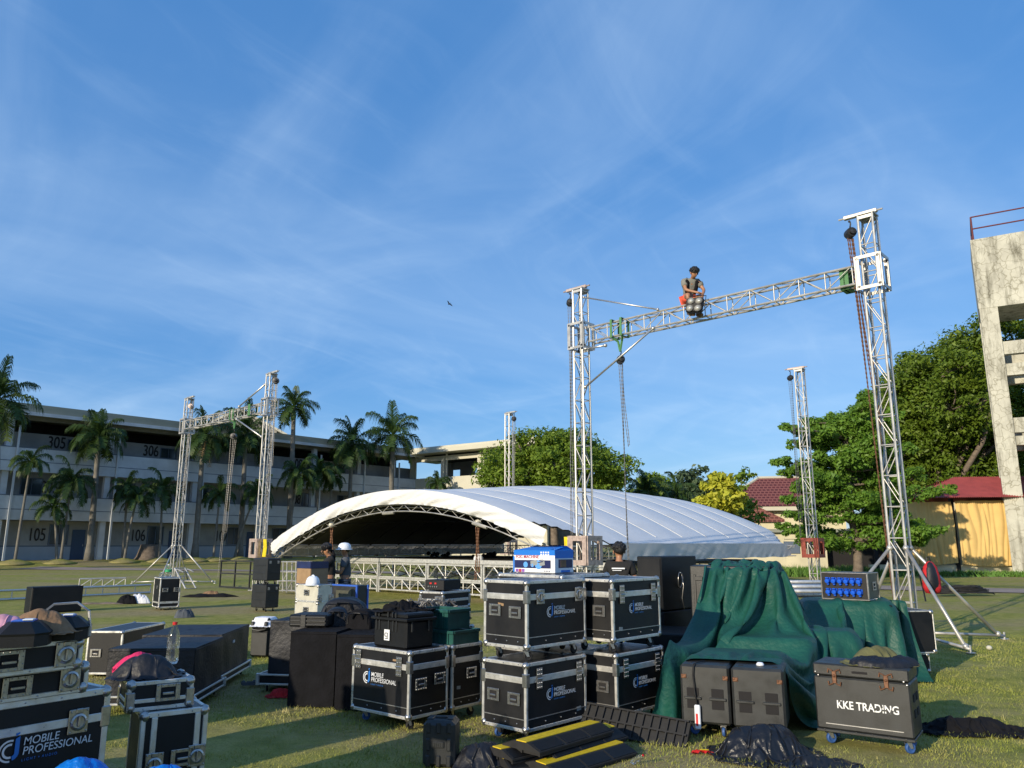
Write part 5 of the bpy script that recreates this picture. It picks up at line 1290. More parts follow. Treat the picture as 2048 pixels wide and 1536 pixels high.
def covered(label, x, y, z, W_, D_, H, rz, mat='black_nylon', seed=1, group='speakers under black covers'):
    """box under a fitted cloth cover: soft edges, wavy sides"""
    root = thing('covered_speaker', label, 'covered speaker', (x, y, z), rz, group); m = MB(); n = 22
    def wob(p): return noise.noise(Vector((p[0] * 4 + seed, p[1] * 4, p[2] * 3))) * .016
    for (ax, s) in ((0, -1), (0, 1), (1, -1), (1, 1)):
        P = []
        for i in range(n + 1):
            row = []
            for j in range(n + 1):
                a = -1 + 2 * i / n; c = j / n; p = [0, 0, H * c]; p[ax] = s * (W_, D_)[ax] / 2; p[1 - ax] = a * (W_, D_)[1 - ax] / 2
                w_ = wob(p) * math.sin(math.pi * min(1, max(0, (1 - abs(a)) * 4)) / 2) * math.sin(math.pi * min(1, (1 - c) * 5) / 2); p[ax] += w_ + s * .004; row.append(tuple(p))
            P.append(row)
        m.grid(P)
    m.grid([[(W_ / 2 * (-1 + 2 * i / n), D_ / 2 * (-1 + 2 * j / n), H + wob((i / 3, j / 3, 0)) * math.sin(math.pi * i / n) ** .5 * math.sin(math.pi * j / n) ** .5) for j in range(n + 1)] for i in range(n + 1)])
    m.build('cover', mat, root, smooth=True, sharp=45)
    q = MB()
    for zz in (H - .02,):
        q.path([(-W_ / 2, -D_ / 2 - .006, zz), (W_ / 2 + .006, -D_ / 2 - .006, zz), (W_ / 2 + .006, D_ / 2, zz)], .006, 5)
    q.build('piping', mat, root); return root
x, y, w, d, rz = F(391, 1296, .615, -4, Wd=.85, uR=447); print('A6', d)
covered('covered speaker on a wheeled board in front, behind the clear bottle', x, y, .17, w, d, .445, rz, seed=2); dolly('wheeled board under the front covered speaker', x, y, w + .06, d + .08, rz)
x, y, w, d, rz = F(444, 1271, .61, -4, Wd=.9, uR=498); print('A6b', d)
cv = covered('covered speaker on a wheeled board behind, with a small pale tag', x, y, .17, w, d, .45, rz, seed=5); dolly('wheeled board under the rear covered speaker', x, y, w + .06, d + .08, rz)
MB().box((w / 2 + .012, -d * .1, .32), (.008, .07, .03)).build('care_tag', 'logo_white', cv)
# tall covered pair in the middle
x, y, w, d, rz = F(673, 1264, .745, 8, uL=583, Dp=.6); print('B4', w)
covered('left black covered block of the middle pair', x, y, 0, w, d, .745, rz, 'black_cloth', 9)
x, y, w, d, rz = F(748, 1268, .745, 8, uL=675, Dp=.6)
covered('right black covered block of the middle pair', x, y, 0, w, d, .735, rz, 'black_cloth', 12)
x, y, w, d, rz = F(600, 1238, .80, 8, uL=567, Dp=.5)
covered('narrow black covered block behind the left of the middle pair', x, y, .12, w + .3, d, .66, rz, 'black_nylon', 15); dolly('wheeled board under the narrow covered block', x - .12, y - .05, w + .25, d, rz, .2)
# flat black case with ribs on top of the left block
x, y, w, d, rz = F(653, 1256, .748, 8, uL=577, Dp=.38)
rt = thing('flat_equipment_box', 'flat ribbed black box lying on the left covered block', 'equipment box', (x, y, .75), rz)
MB().box((0, 0, .07), (w, d, .13), bev=.015).build('shell', 'black_plastic', rt)
[MB().box((0, -d / 2 - .003, zz), (w * .92, .012, .02), bev=.004).build('rib', 'grey_plastic', rt) for zz in (.03, .07, .11)]; MB().box((-.05, -d / 2 - .006, .07), (.06, .02, .13), bev=.004).build('clasp', 'grey_plastic', rt)
# black low box on the far left grass
x, y, w, d, rz = F(58, 1228, 0.0, 45, Wd=.5, uR=162); print('A7', w, d)
bx = cabinet('wide black equipment box lying on the grass at the far left', x, y, 0, max(w, .3), d, .62, rz, grille=False, cat='equipment box', group=None)
q = MB(); q.box((w / 2 + .004, 0, .31), (.01, d * .96, .56), bev=.003); q.build('panel', 'black_laminate', bx)
# front speakers and the lettered trunk
def sub(label, u, v, z, phi, uL, uR=None, Dp=None, H=.60):
    x, y, w, d, rz = F(u, v, z, phi, uL=uL, uR=uR, Dp=Dp); root = thing('loudspeaker', label, 'loudspeaker', (x, y, 0), rz, 'grey loudspeakers in the right foreground'); print('sub', w, d)
    c0 = .11
    b = MB(); b.box((0, 0, (c0 + H) / 2), (w, d, H - c0), bev=.02); b.build('cabinet', 'grey_paint', root)
    for a in (-.25, .25):
        for zz in (.37, .27): MB().box((a * w, -d / 2 - .001, zz), (.105, .006, .07), bev=.002).build('handle_recess', 'bldg_dark', root)
        MB().box((a * w, -d / 2 - .008, .322), (.145, .022, .022), bev=.004).build('grip_bar', 'grey_paint', root)
    for a in (-.42, .42): MB().box((a * w, -d / 2 - .003, .50), (.045, .008, .035), bev=.003).ball((a * w - .012, -d / 2 - .006, .505), .009, 6).ball((a * w + .012, -d / 2 - .006, .495), .009, 6).build('strap_anchor', 'rust_steel', root)
    for a in (-.33, .33): MB().box((a * w, -d * .28, H + .001), (.04, .03, .004)).build('foot_pocket', 'bldg_dark', root)
    for sx in (-1, 1):
        for sy in (-1, 1): caster(root, sx * (w / 2 - .08), sy * (d / 2 - .08), c0, -.5 + .4 * sx, blue=True, s=c0 / .133)
    return root, x, y, w, d, rz
s1 = sub('left one of the two grey loudspeakers, a power strip hanging on it', 1457, 1333, .60, 22, 1359, Dp=.6)
s2 = sub('right one of the two grey loudspeakers, with a small white puck on top', 1566, 1340, .60, 22, 1461, Dp=.6)
x, y, w, d, rz = F(1816, 1340, .655, 35, uL=1625, Dp=.42); print('KKE', w, d); KK = (x, y, w, d, rz)
root = thing('lettered_trunk', 'large grey wheeled trunk with white KKE TRADING letters and rusty latches', 'wheeled trunk', (x, y, 0), rz)
MB().box((0, 0, .34), (w, d, .42), bev=.012).build('body', 'grey_paint', root)
MB().box((0, 0, .606), (w + .004, d + .004, .098), bev=.012).build('lid', 'grey_paint', root)
q = MB(); q.box((0, 0, .117), (w + .006, d + .006, .022), bev=.004)
for i in range(6): q.ball((-w / 2 + w * (i + .5) / 6, -d / 2 - .003, .125), .007, 6)
q.build('base_rail', 'grey_paint', root)
for a in (-.27, .27):
    q = MB()
    for s in (-1, 1):
        q.path([(a * w + s * .012, -d / 2 - .012, .60), (a * w + s * .045, -d / 2 - .014, .615), (a * w + s * .05, -d / 2 - .014, .585)], .007, 6); q.path([(a * w + s * .012, -d / 2 - .012, .50), (a * w + s * .045, -d / 2 - .014, .485), (a * w + s * .05, -d / 2 - .014, .515)], .007, 6)
    q.box((a * w, -d / 2 - .008, .55), (.035, .012, .10), bev=.004); q.ball((a * w, -d / 2 - .014, .56), .013, 8)
    q.build('latch', 'rust_steel', root, smooth=True, sharp=40)
q = MB(); q.box((0, -d / 2 - .004, .60), (.12, .006, .018)); q.build('finger_slot', 'bldg_dark', root)
q = MB()
for a, zz in ((-.46, .565), (.46, .545)): q.ball((a * w - .01, -d / 2 - .004, zz + .015), .009, 6); q.ball((a * w + .012, -d / 2 - .004, zz - .01), .009, 6)
q.build('stud', 'steel', root)
for yy in (-.06, .08):
    for zz in (.30, .42): MB().box((w / 2 + .002, yy, zz), (.006, .08, .06)).build('handle_recess', 'bldg_dark', root)
put('lettering', text_mesh('KKE TRADING', .088, 'white_paint', .001, 0, .84, off=.0015), root, (-w * .27, -d / 2 - .003, .305))
for (sx_, sz_, sw_, sh_) in ((.045, .345, .020, .010), (.105, .33, .016, .034), (.148, .352, .022, .018), (.168, .325, .012, .045), (.222, .318, .030, .022), (-.165, .355, .012, .016), (.065, .318, .014, .012)):
    MB().box((sx_, -d / 2 - .0052, sz_), (sw_, .002, sh_), rot=Matrix.Rotation(sx_ * 9, 3, 'Y')).build('scuff', 'grey_paint', root)
MB().box((.0, -d / 2 - .002, .175), (w * .8, .004, .006)).build('groove', 'zinc', root)
for sx in (-1, 1):
    for sy in (-1, 1): caster(root, sx * (w / 2 - .07), sy * (d / 2 - .08), .118, -.4 + .3 * sy, blue=True, s=.118 / .133)
# distribution rack with blue sockets
x, y, w, d, rz = F(1739, 1202, .955, 42, uL=1645, Dp=.40); print('PDU', w, d); PD = (x, y, w, d, rz)
root = thing('socket_rack', 'rack case with two rows of six blue power sockets on the green tarpaulin', 'power rack', (x, y, .955), rz)
Hh = .34; q = MB(); q.box((0, .02, Hh / 2), (w, d - .04, Hh), bev=.006); q.build('case_shell', 'olive_laminate', root)
q = MB(); q.box((0, -d / 2 + .012, Hh / 2), (w - .03, .024, Hh - .03)); q.build('front_panel', 'black_laminate', root)
q = MB()
for zz in (.008, Hh - .008): q.box((0, -d / 2, zz), (w, .03, .016), bev=.003); q.box((w / 2, .0, zz), (.016, d, .016), bev=.003)
for xx in (-w / 2 + .008, w / 2 - .002): q.box((xx, -d / 2, Hh / 2), (.018, .032, Hh - .032), bev=.003)
q.box((w / 2, d / 2 - .01, Hh / 2), (.018, .018, Hh - .03)); q.build('edging', 'steel', root)
loc, rr = on_face(w, d, 'R', .02, Hh * .5, .004); put('handle', PM['handle'], root, loc, rr, scale=(.75, .75, .9)); put('handle_recess', PM['dish'], root, on_face(w, d, 'R', .02, Hh * .5, .002)[0], rr)
for r_ in range(2):
    for i in range(6):
        q = MB(); px = -w * .40 + w * .80 * (i + .5) / 6; pz = .24 - r_ * .135
        q.box((px, -d / 2 - .012, pz), (.062, .03, .068), bev=.010); q.lathe([(.001, .05), (.026, .048), (.030, .03), (.030, 0)], (px, -d / 2 - .02, pz - .004), 14, rot=Matrix.Rotation(math.pi / 2, 3, 'X') @ Matrix.Rotation(.15, 3, 'X')); q.box((px, -d / 2 - .045, pz + .030), (.04, .05, .012), bev=.004)
        q.box((px, -d / 2 - .03, pz - .045), (.03, .02, .03), bev=.006)
        q.build('socket', 'blue_socket', root)
# fog machine carton
x, y, w, d, rz = F(1110, 1146, 1.362, 40, uL=1028, Dp=.32); print('FOG', w, d)
root = thing('machine_carton', 'open blue and white FOG MACHINE carton on the cases', 'carton', (x, y, 1.362), rz); Hb = .225
MB().box((0, 0, Hb / 2), (w, d, Hb), bev=.002).build('box', 'paper_white', root)
q = MB(); q.box((0, -d / 2 - .001, Hb - .026), (w, .002, .052)); q.box((w / 2 + .001, 0, Hb - .04), (.002, d, .08)); q.box((-.012 - w * .35 * 0 - w / 2 + .012, -d / 2 - .0012, .08), (.02, .0022, .16)); q.box((w / 2 + .001, .02, .014), (.0022, d * .5, .022)); q.build('printed_band', 'print_blue', root)
q = MB()
q.add([(-w / 2, -d / 2, Hb), (w / 2, -d / 2, Hb), (w / 2 - .03, d * .1, Hb + .032), (-w / 2 + .06, d * .1, Hb + .03)], [(0, 1, 2, 3)]); q.add([(-w / 2, d / 2, Hb), (w / 2, d / 2, Hb), (w / 2, d * .15, Hb + .045), (-w / 2 + .05, d * .15, Hb + .04)], [(0, 1, 2, 3)])
q.add([(w / 2, -d / 2, Hb), (w / 2, d / 2, Hb), (w / 2 - .12, d / 2, Hb + .035), (w / 2 - .10, -d / 2 + .05, Hb + .03)], [(0, 1, 2, 3)]); fl = q.build('flap', 'print_blue', root)
put('lettering', text_mesh('FOG MACHINE', .046, 'print_red', .0006, 0, 1.0, off=.0006), root, (-w * .45, -d / 2 - .003, .143))
MB().box((-.02, -d / 2 - .0014, .083), (w * .88, .0022, .082)).build('picture', 'print_dark', root)
for (a, sc) in ((-.11, .03), (.06, .045), (-.02, .025)): MB().lathe([(.001, .002), (sc, .0015)], (a, -d / 2 - .0022, .078), 14, rot=Matrix.Rotation(math.pi / 2, 3, 'X')).build('picture_glow', 'print_glow_blue', root)
q = MB(); ry = Matrix.Rotation(R(-10), 3, 'Y')
q.box((.0, -d / 2 - .003, .095), (.085, .002, .05), rot=ry); q.box((.095, -d / 2 - .003, .09), (.095, .002, .045), rot=ry); q.path([(.07, -d / 2 - .004, .115), (.08, -d / 2 - .004, .13), (.12, -d / 2 - .004, .133), (.13, -d / 2 - .004, .118)], .002, 4); q.build('machine_picture', 'device_grey', root)
q = MB(); q.box((.09, -d / 2 - .004, .105), (.07, .002, .008), rot=ry); q.build('machine_picture_trim', 'print_dark', root)
for i, mt in enumerate(('print_purple', 'print_red', 'print_purple')): MB().box((-w * .42 + .042 * i, -d / 2 - .002, .018), (.036, .002, .030)).build('swatch', mt, root)
q = MB()
for i in range(4):
    for j in range(2): q.box((w * .18 + i * .031, -d / 2 - .003, Hb - .042 + j * .022 - .002), (.019, .002, .015))
q.build('feature_tile', 'paper_white', root)
q = MB()
for i in range(4): q.box((w * .26 + i * .02, -d / 2 - .002, .016), (.010, .002, .012))
q.box((w / 2 + .002, 0.02, .09), (.0022, d * .75, .085)); q.build('small_print', 'print_dark', root)
MB().box((w / 2 + .0035, -.02, .09), (.002, d * .3, .07)).build('machine_picture', 'brown_cloth', root)

# black storage box with latches on the sunlit case
x, y, w, d, rz = F(811, 1300, .692, 42, uL=746, uR=867); print('B5', w, d)
root = thing('storage_box', 'black ribbed storage box with a white initials sticker on the sunlit case', 'storage box', (x, y, .692), rz)
Hs = .315; MB().box((0, 0, .125), (w, d, .25), bev=.018).build('tub', 'black_plastic', root)
q = MB(); q.box((0, 0, .262), (w + .05, d + .04, .028), bev=.006); q.box((0, 0, .295), (w + .01, d, .05), bev=.014); q.build('lid', 'black_plastic', root)
q = MB()
for a in (-.40, -.30, -.02, .12, .22):
    q.box((a * w, -d / 2 - .004, .20), (.014, .014, .10), bev=.004); q.box((a * w, -d / 2 - .01, .30), (.014, .02, .05), bev=.004)
for a in (-.3, .3): q.box((w / 2 + .006, a * d, .2), (.014, .02, .1), bev=.004)
q.build('rib', 'grey_plastic', root)
st = MB().box((-.02, -d / 2 - .013, .115), (.078, .003, .098)).build('sticker', 'paper_white', root)
put('lettering', text_mesh('CJ', .052, 'number_black', .0006, 0, 1.0, off=.001), st, (-.052, -d / 2 - .016, .10)); MB().box((-.02, -d / 2 - .0155, .083), (.05, .001, .006)).build('small_print', 'number_black', st)
B5 = (x, y, rz, w, d)
# ribbed black crate in the foreground
x, y, w, d, rz = F(900, 1452, .33, 6, uL=840, uR=924); print('D1', w, d)
root = thing('ribbed_case', 'small black ribbed plastic case standing on end at the bottom centre', 'plastic case', (x, y, 0), rz)
wq, dq = max(w, .25), min(max(d, .12), .25)
MB().box((0, 0, .165), (wq, dq, .33), bev=.03).build('shell', 'grey_plastic', root)
for rw, zz in enumerate((.285, .165, .05)):
    for a in (-.32, 0, .32):
        if rw == 1 and a == 0: continue
        MB().box((a * wq, -dq / 2 - .004, zz), (.036, .016, .082 if rw != 1 else .09), bev=.010).build('boss', 'grey_plastic', root)
for a in (-.32, .32): MB().box((a * wq, 0, .333), (.05, dq * .5, .012), bev=.005).build('boss', 'grey_plastic', root)
MB().box((0, 0, .336), (.09, .03, .016), bev=.005).build('carry_handle', 'grey_plastic', root); MB().box((0, -dq / 2 - .004, .165), (.09, .01, .045), bev=.004).build('name_plate', 'grey_plastic', root)
q = MB()
for i in range(5): q.box((-.03 + .015 * i, -dq / 2 - .011, .165), (.006, .003, .026))
q.build('raised_mark', 'grey_paint', root)
# grey and blue edged cases near the workers
x, y, w, d, rz = F(714, 1171, .90, 40, uL=664, uR=736); print('B3b', w, d)
root = thing('blue_edged_case', 'dark grey case with blue edges behind the silver cases', 'equipment case', (x, y, 0), rz)
MB().box((0, 0, .45), (w, d, .9), bev=.01).build('body', 'grey_paint', root)
q = MB(); 
for sx, sy in ((-1, -1), (1, -1), (1, 1)): q.box((sx * (w / 2), sy * (d / 2), .45), (.035, .035, .91), bev=.006)
q.box((0, -d / 2, .89), (w, .02, .03), bev=.004); q.build('edging', 'blue_edge', root)
MB().box((.0, -d / 2 - .004, .55), (w * .62, .01, .5)).build('panel', 'olive_laminate', root)
x, y, w, d, rz = F(600, 1172, .88, 40, uL=583, uR=700)
root = thing('blue_equipment_case', 'dark blue case under the open brown carton', 'equipment case', (x, y, 0), rz)
MB().box((0, 0, .44), (.5, .7, .88), bev=.01).build('body', 'blue_panel', root); MB().box((0, 0, .445), (.51, .71, .03)).build('edging', 'blue_edge', root)
cx_, cy_ = aty(624, 1165, y + .1).x, y + .1
root = thing('brown_carton', 'open brown carton with a dark blue rim beside the worker in black', 'carton', (cx_, cy_, .882), rz)
MB().box((0, -.2, .2), (.44, .012, .4)).box((0, .2, .2), (.44, .012, .4)).box((-.22, 0, .2), (.012, .39, .4)).box((.22, 0, .2), (.012, .39, .4)).box((0, 0, .01), (.43, .39, .012)).build('box', 'carton', root)
MB().box((0, -.208, .37), (.45, .012, .13)).box((.228, 0, .37), (.012, .4, .13)).build('rim', 'blue_panel', root)
q = MB(); [q.box((-.1 + .07 * i, 0, .3), (.05, .3, .16), rot=Matrix.Rotation(.1 * i - .2, 3, 'Y')) for i in range(4)]; q.build('packed_item', 'blue_edge', root)
# powered speaker with a white cloth
x, y, w, d, rz = F(535, 1315, 0.0, 12, uL=498, uR=554); print('B2', w, d); h_ = .56
root = thing('portable_speaker', 'portable speaker standing on the grass under a crumpled white cloth', 'loudspeaker', (x, y, 0), rz)
MB().box((0, 0, h_ / 2), (w, d, h_), bev=.03).build('cabinet', 'black_plastic', root)
MB().box((0, -d / 2 - .006, .19), (w * .86, .014, .33), bev=.02).build('grille', 'grey_plastic', root)
q = MB(); q.box((0, -d / 2 - .002, .45), (w * .8, .01, .13), bev=.006); q.build('control_panel', 'bldg_dark', root)
q = MB(); q.path([(-w * .38, -d / 2 - .01, .48), (-w * .35, -d / 2 - .035, .40), (0, -d / 2 - .05, .385), (w * .35, -d / 2 - .035, .40), (w * .38, -d / 2 - .01, .48)], .012, 6); q.box((-w * .36, -d / 2 - .02, .48), (.05, .05, .06), bev=.01); q.box((w * .36, -d / 2 - .02, .48), (.05, .05, .06), bev=.01); q.build('carry_handle', 'grey_plastic', root)
B2 = (x, y, w, d, rz, h_)
# dark green crates
Xh = Vector((math.cos(ph), -math.sin(ph), 0))
def crate(label, p, w, d, h, rz, mat='dark_green_plastic', lid=True, clear=False):
    root = thing('plastic_crate', label, 'crate', p, rz, 'dark green plastic crates'); q = MB()
    for s in (-1, 1): q.box((0, s * d / 2, h / 2), (w - .012, .012, h)); q.box((s * w / 2, 0, h / 2), (.012, d + .01, h))
    q.box((0, 0, .01), (w - .02, d - .02, .015)); q.build('tub', mat, root)
    q = MB()
    for s in (-1, 1): q.box((0, s * (d / 2 + .01), h - .015), (w + .03, .02, .03), bev=.004); q.box((s * (w / 2 + .01), 0, h - .015), (.02, d, .03), bev=.004)
    for a in (-.35, -.1, .15, .38): q.box((a * w, -d / 2 - .012, h * .45), (.015, .014, h * .8))
    q.build('rim', mat, root)
    if clear: MB().box((0, 0, h * .5), (w * .8, d * .8, h * .8)).build('content', 'device_grey', root)
    return root
c8 = Vector((x7, y7, .692)) + Xh * (W4 * .16)
crate('lower dark green crate with clear tubs on the rear case', (c8.x, c8.y, .692), .50, .36, .13, rz=-ph, clear=True)
q = MB().box((0, 0, .05), (.26, .18, .10), bev=.01); 
c9 = c8 + Xh * .0 - Yh * .02
crate('upper dark green crate on the lower green crate', (c8.x - .05, c8.y + .03, .824), .42, .30, .19, rz=-ph)
# ================= position based cloth =================
def settle(Q, L, steps, floor=.012, hulls=(), balls=(), held=None, bend=.08, iters=12, shear=.35, slip=.15, ground=None):
    nS, nT = Q.shape[:2]; Vv = np.zeros_like(Q); Q0_ = Q.copy(); held = np.zeros((nS, nT), bool) if held is None else held
    def pull(a, b_, L_, k):
        d = Q[b_] - Q[a]; l = np.linalg.norm(d, axis=-1, keepdims=True); c = d * ((l - L_) / np.maximum(l, 1e-6)) * .5 * k; Q[a] += c; Q[b_] -= c
    def pairs(di, dj, pi, pj):
        ni, nj = nS - abs(di), nT - abs(dj); j0 = 0 if dj >= 0 else -dj
        a = (slice(pi, ni, 2) if di else slice(0, ni), slice(j0 + pj, j0 + nj, 2) if dj else slice(j0, j0 + nj))
        return a, (slice(a[0].start + di, a[0].stop + di, a[0].step), slice(a[1].start + dj, a[1].stop + dj, a[1].step))
    con = [(pairs(1, 0, p, 0), L, .9) for p in (0, 1)] + [(pairs(0, 1, 0, p), L, .9) for p in (0, 1)] + [(pairs(1, s_, p, q_), L * 1.4142, shear) for p in (0, 1) for q_ in (0, 1) for s_ in (1, -1)]
    ben = []
    for o in range(4):
        n = len(range(o, nS - 2, 4)); ben.append((((slice(o, o + 4 * n - 3, 4), slice(None)), (slice(o + 2, o + 4 * n - 1, 4), slice(None))), 2 * L, bend))
        n = len(range(o, nT - 2, 4)); ben.append((((slice(None), slice(o, o + 4 * n - 3, 4)), (slice(None), slice(o + 2, o + 4 * n - 1, 4))), 2 * L, bend))
    for step in range(steps):
        Vv[..., 2] -= 9.8 / 60; Vv *= .965; P_ = Q.copy(); Q += Vv / 60
        for it in range(iters):
            for (a, b_), L_, k in con: pull(a, b_, L_, k)
            if it % 3 == 0:
                for (a, b_), L_, k in ben: pull(a, b_, L_, k)
            Q[held] = Q0_[held]
        Q[..., 2] = np.maximum(Q[..., 2], floor); hit = Q[..., 2] <= floor + .0005
        if ground is not None:
            gz_ = ground(Q[..., 0], Q[..., 1]); hit |= Q[..., 2] < gz_; Q[..., 2] = np.maximum(Q[..., 2], gz_)
        for (cx, cy, cz, r) in balls:
            d = Q - np.array((cx, cy, cz)); l = np.linalg.norm(d, axis=-1); ins_ = l < r; Q[:] = np.where(ins_[..., None], np.array((cx, cy, cz)) + d / np.maximum(l, 1e-6)[..., None] * r, Q); hit |= ins_
        for (cx, cy, hw, hd, c, s_, z1) in hulls:
            dx, dy = Q[..., 0] - cx, Q[..., 1] - cy; lx = dx * c + dy * s_; ly = -dx * s_ + dy * c; px, py, pz = hw - abs(lx), hd - abs(ly), z1 - Q[..., 2]
            ins_ = (px > 0) & (py > 0) & (pz > 0); mm_ = np.minimum(np.minimum(px, py), pz); up_ = ins_ & (pz <= mm_ + 1e-9); Q[..., 2] = np.where(up_, z1, Q[..., 2])
            ex = ins_ & ~up_ & (px <= mm_ + 1e-9); ey = ins_ & ~up_ & ~ex; lx = np.where(ex, np.sign(lx) * hw, lx); ly = np.where(ey, np.sign(ly) * hd, ly)
            Q[..., 0] = np.where(ex | ey, cx + lx * c - ly * s_, Q[..., 0]); Q[..., 1] = np.where(ex | ey, cy + lx * s_ + ly * c, Q[..., 1]); hit |= ins_
        dd = Q - P_; Q[:] = np.where(hit[..., None], P_ + dd * np.array([slip, slip, 1.0]), Q); Vv = (Q - P_) * 60
        Vv = Vv / np.maximum(1, np.linalg.norm(Vv, axis=-1, keepdims=True) / 2.0)
    return Q
def crumple(name, label, cat, p, sx, sy, h, rz, mat, seed, group=None, comp=.55, n=40, drop=0.0, steps=70, hull_=None, bend=.10, lumps=5):
    """a cloth pushed together until it buckles, dropped over a few lumps that give the heap its height; local z = 0 is what it lies on"""
    g = np.random.default_rng(seed); ny = max(10, int(n * sy / sx)); L = sx / (n - 1) / comp
    X, Y = np.meshgrid(np.linspace(-sx / 2, sx / 2, n), np.linspace(-sy / 2, sy / 2, ny), indexing='ij'); rr = np.sqrt((X / (sx / 2)) ** 2 + (Y / (sy / 2)) ** 2)
    # round the corners off
    k = 1 / np.maximum(1, rr * .92); X, Y = X * (.35 + .65 * k), Y * (.35 + .65 * k)
    Q = np.stack([X, Y, np.full_like(X, h + .01)], -1)
    for f in (7, 15, 30): 
        a = g.random(3) * 6.28; Q[..., 2] += .35 * L * (46 / f) * .25 * np.sin(X / sx * f * 1.3 + a[0] + 1.5 * np.sin(Y / sy * 4 + a[1])) * np.cos(Y / sy * f + a[2])
    Q += g.normal(size=Q.shape) * L * .12
    domes = [(k * sx * .14, (k * k % 3) * sy * .07 - sy * .05, h * (.97 - .12 * abs(k)), max(sx * .22, h * .9)) for k in (-1.3, -.2, 1.0)]
    for _ in range(lumps):
        a = g.random() * 6.28; r_ = .12 + .26 * g.random(); domes.append((math.cos(a) * r_ * sx, math.sin(a) * r_ * sy, h * (1 - r_ * 1.7) * (.6 + .4 * g.random()), max(.03, sx * (.07 + .06 * g.random()))))
    def ground_(x, y):
        z = np.zeros_like(x)
        for (dx, dy, dh, dr) in domes: z = np.maximum(z, dh * (1 - ((x - dx) / dr) ** 2 - ((y - dy) / (dr * max(.5, sy / sx))) ** 2))
        return z + .003
    Q = settle(Q, L, steps, .004 - drop, [hull_] if hull_ else (), (), None, bend, 8, .2, .05, ground_ if h > .04 and not hull_ else None)
    m = MB(); m.grid([[tuple(q) for q in row] for row in Q.tolist()]); o = tag(m.build(name, mat, loc=p, rz=rz, smooth=True), label, cat, group)
    md = o.modifiers.new('Sub', 'SUBSURF'); md.levels = 1; md.render_levels = 1
    md = o.modifiers.new('Thick', 'SOLIDIFY'); md.thickness = .003; return o
# ================= cloth heaps and bags =================
def heap_mesh(m, c, rx, ry, h, seed, amp=.25, edge=.7, na=110, nr=34, mi=0, crease=.35, pw=2.2, irr=.18):
    vs = []; fs = []; c = Vector(c)
    for i in range(nr + 1):
        r = i / nr
        for j in range(na):
            a = 2 * math.pi * j / na; o = 1 + irr * noise.noise(Vector((math.cos(a) * 1.6 + seed, math.sin(a) * 1.6, seed * .7))) + irr * .35 * noise.noise(Vector((math.cos(a) * 5, math.sin(a) * 5, seed)))
            x = math.cos(a) * r * rx * o; y = math.sin(a) * r * ry * o; q = Vector((x / max(rx, ry) * 2.2 + seed * 3.1, y / max(rx, ry) * 2.2, seed))
            z = h * max(0, 1 - r ** pw) ** edge * (1 + amp * noise.noise(q * 1.2) * 1.6)
            w = noise.noise(q * 1.5 + Vector((5, 1, 2))); rid = (1 - abs(noise.noise(q * 2.6 + Vector((w * 2, w * 2, 0)))) * 2.4); z += h * crease * .20 * rid * max(0, 1 - r ** 5)
            z += h * crease * .09 * (1 - abs(noise.noise(q * 6.5 + Vector((w * 3, 0, 0)))) * 2) * max(0, 1 - r ** 8)
            vs.append((x + c.x, y + c.y, max(.002, z) + c.z if i < nr else c.z))
    for i in range(nr):
        for j in range(na): fs.append((i * na + j, (i + 1) * na + j, (i + 1) * na + (j + 1) % na, i * na + (j + 1) % na))
    m.add(vs, fs, mi); return m
def heap(name, label, cat, p, rx, ry, h, rz, mat, seed, group=None, **k):
    m = MB(); heap_mesh(m, (0, 0, 0), rx, ry, h, seed, **k); return tag(m.build(name, mat, loc=p, rz=rz, smooth=True), label, cat, group)
gp_ = lambda u, v, z=0: atz(u, v, z)
p = gp_(1535, 1512); crumple('black_sheet', 'crumpled shiny black plastic sheet in front of the grey loudspeakers', 'plastic sheet', (p.x, p.y + .05, 0), .80, .62, .25, .2, 'trash_plastic', 3, n=64, comp=.6)
p = gp_(1638, 1530); crumple('black_sheet', 'lower tail of black plastic at the wheels of the lettered trunk', 'plastic sheet', (p.x - .03, p.y, 0), .55, .32, .06, -.3, 'trash_plastic', 8, comp=.6)
p = gp_(1945, 1462); crumple('black_cloth', 'long flat black cloth lying on the grass at the right', 'cloth', p, 1.0, .40, .12, -.12, 'black_cloth', 5, n=70, comp=.6)
p = gp_(967, 1530); crumple('black_cloth', 'black cloth heap between the small ribbed case and the cable ramps', 'cloth', (p.x, p.y + .02, 0), .44, .40, .17, .5, 'black_nylon', 2, comp=.55)
p = Vector((KK[0], KK[1], .656)); q = atz(1765, 1328, .66)
crumple('olive_jacket', 'rolled olive green jacket lying on the lettered trunk', 'jacket', (q.x, q.y + .06, .655), .50, .32, .16, .15, 'olive_cloth', 6, comp=.62)
heap('dark_jacket', 'black cloth tucked under the olive jacket on the lettered trunk', 'jacket', (q.x - .02, q.y - .03, .655), .27, .15, .07, -.12, 'black_nylon', 4.4, None, edge=.4, pw=3, crease=.6)
q = Vector((A4b[0], A4b[1], .816))
crumple('rolled_bag', 'soft black bag lying on the small left case', 'bag', (q.x - .07, q.y - .01, .816), .38, .27, .15, .3, 'black_nylon', 7, comp=.62)
crumple('pink_cloth', 'bright pink cloth tucked behind the soft black bag', 'cloth', (q.x - .15, q.y + .06, .816), .26, .18, .15, .5, 'pink_cloth', 4, comp=.62)
q = atz(571, 1382); q = atz(561, 1392); crumple('red_cloth', 'small bright red cloth on the grass left of the covered block', 'cloth', (q.x, q.y, 0), .28, .20, .09, .1, 'red_cloth', 1, comp=.55)
q = atz(368, 1235); heap('dark_pouch', 'small dark pouch lying on the grass beside the rack case shadow', 'pouch', (q.x, q.y, 0), .22, .14, .16, .4, 'slate_shirt', 1.9, None, crease=.8)
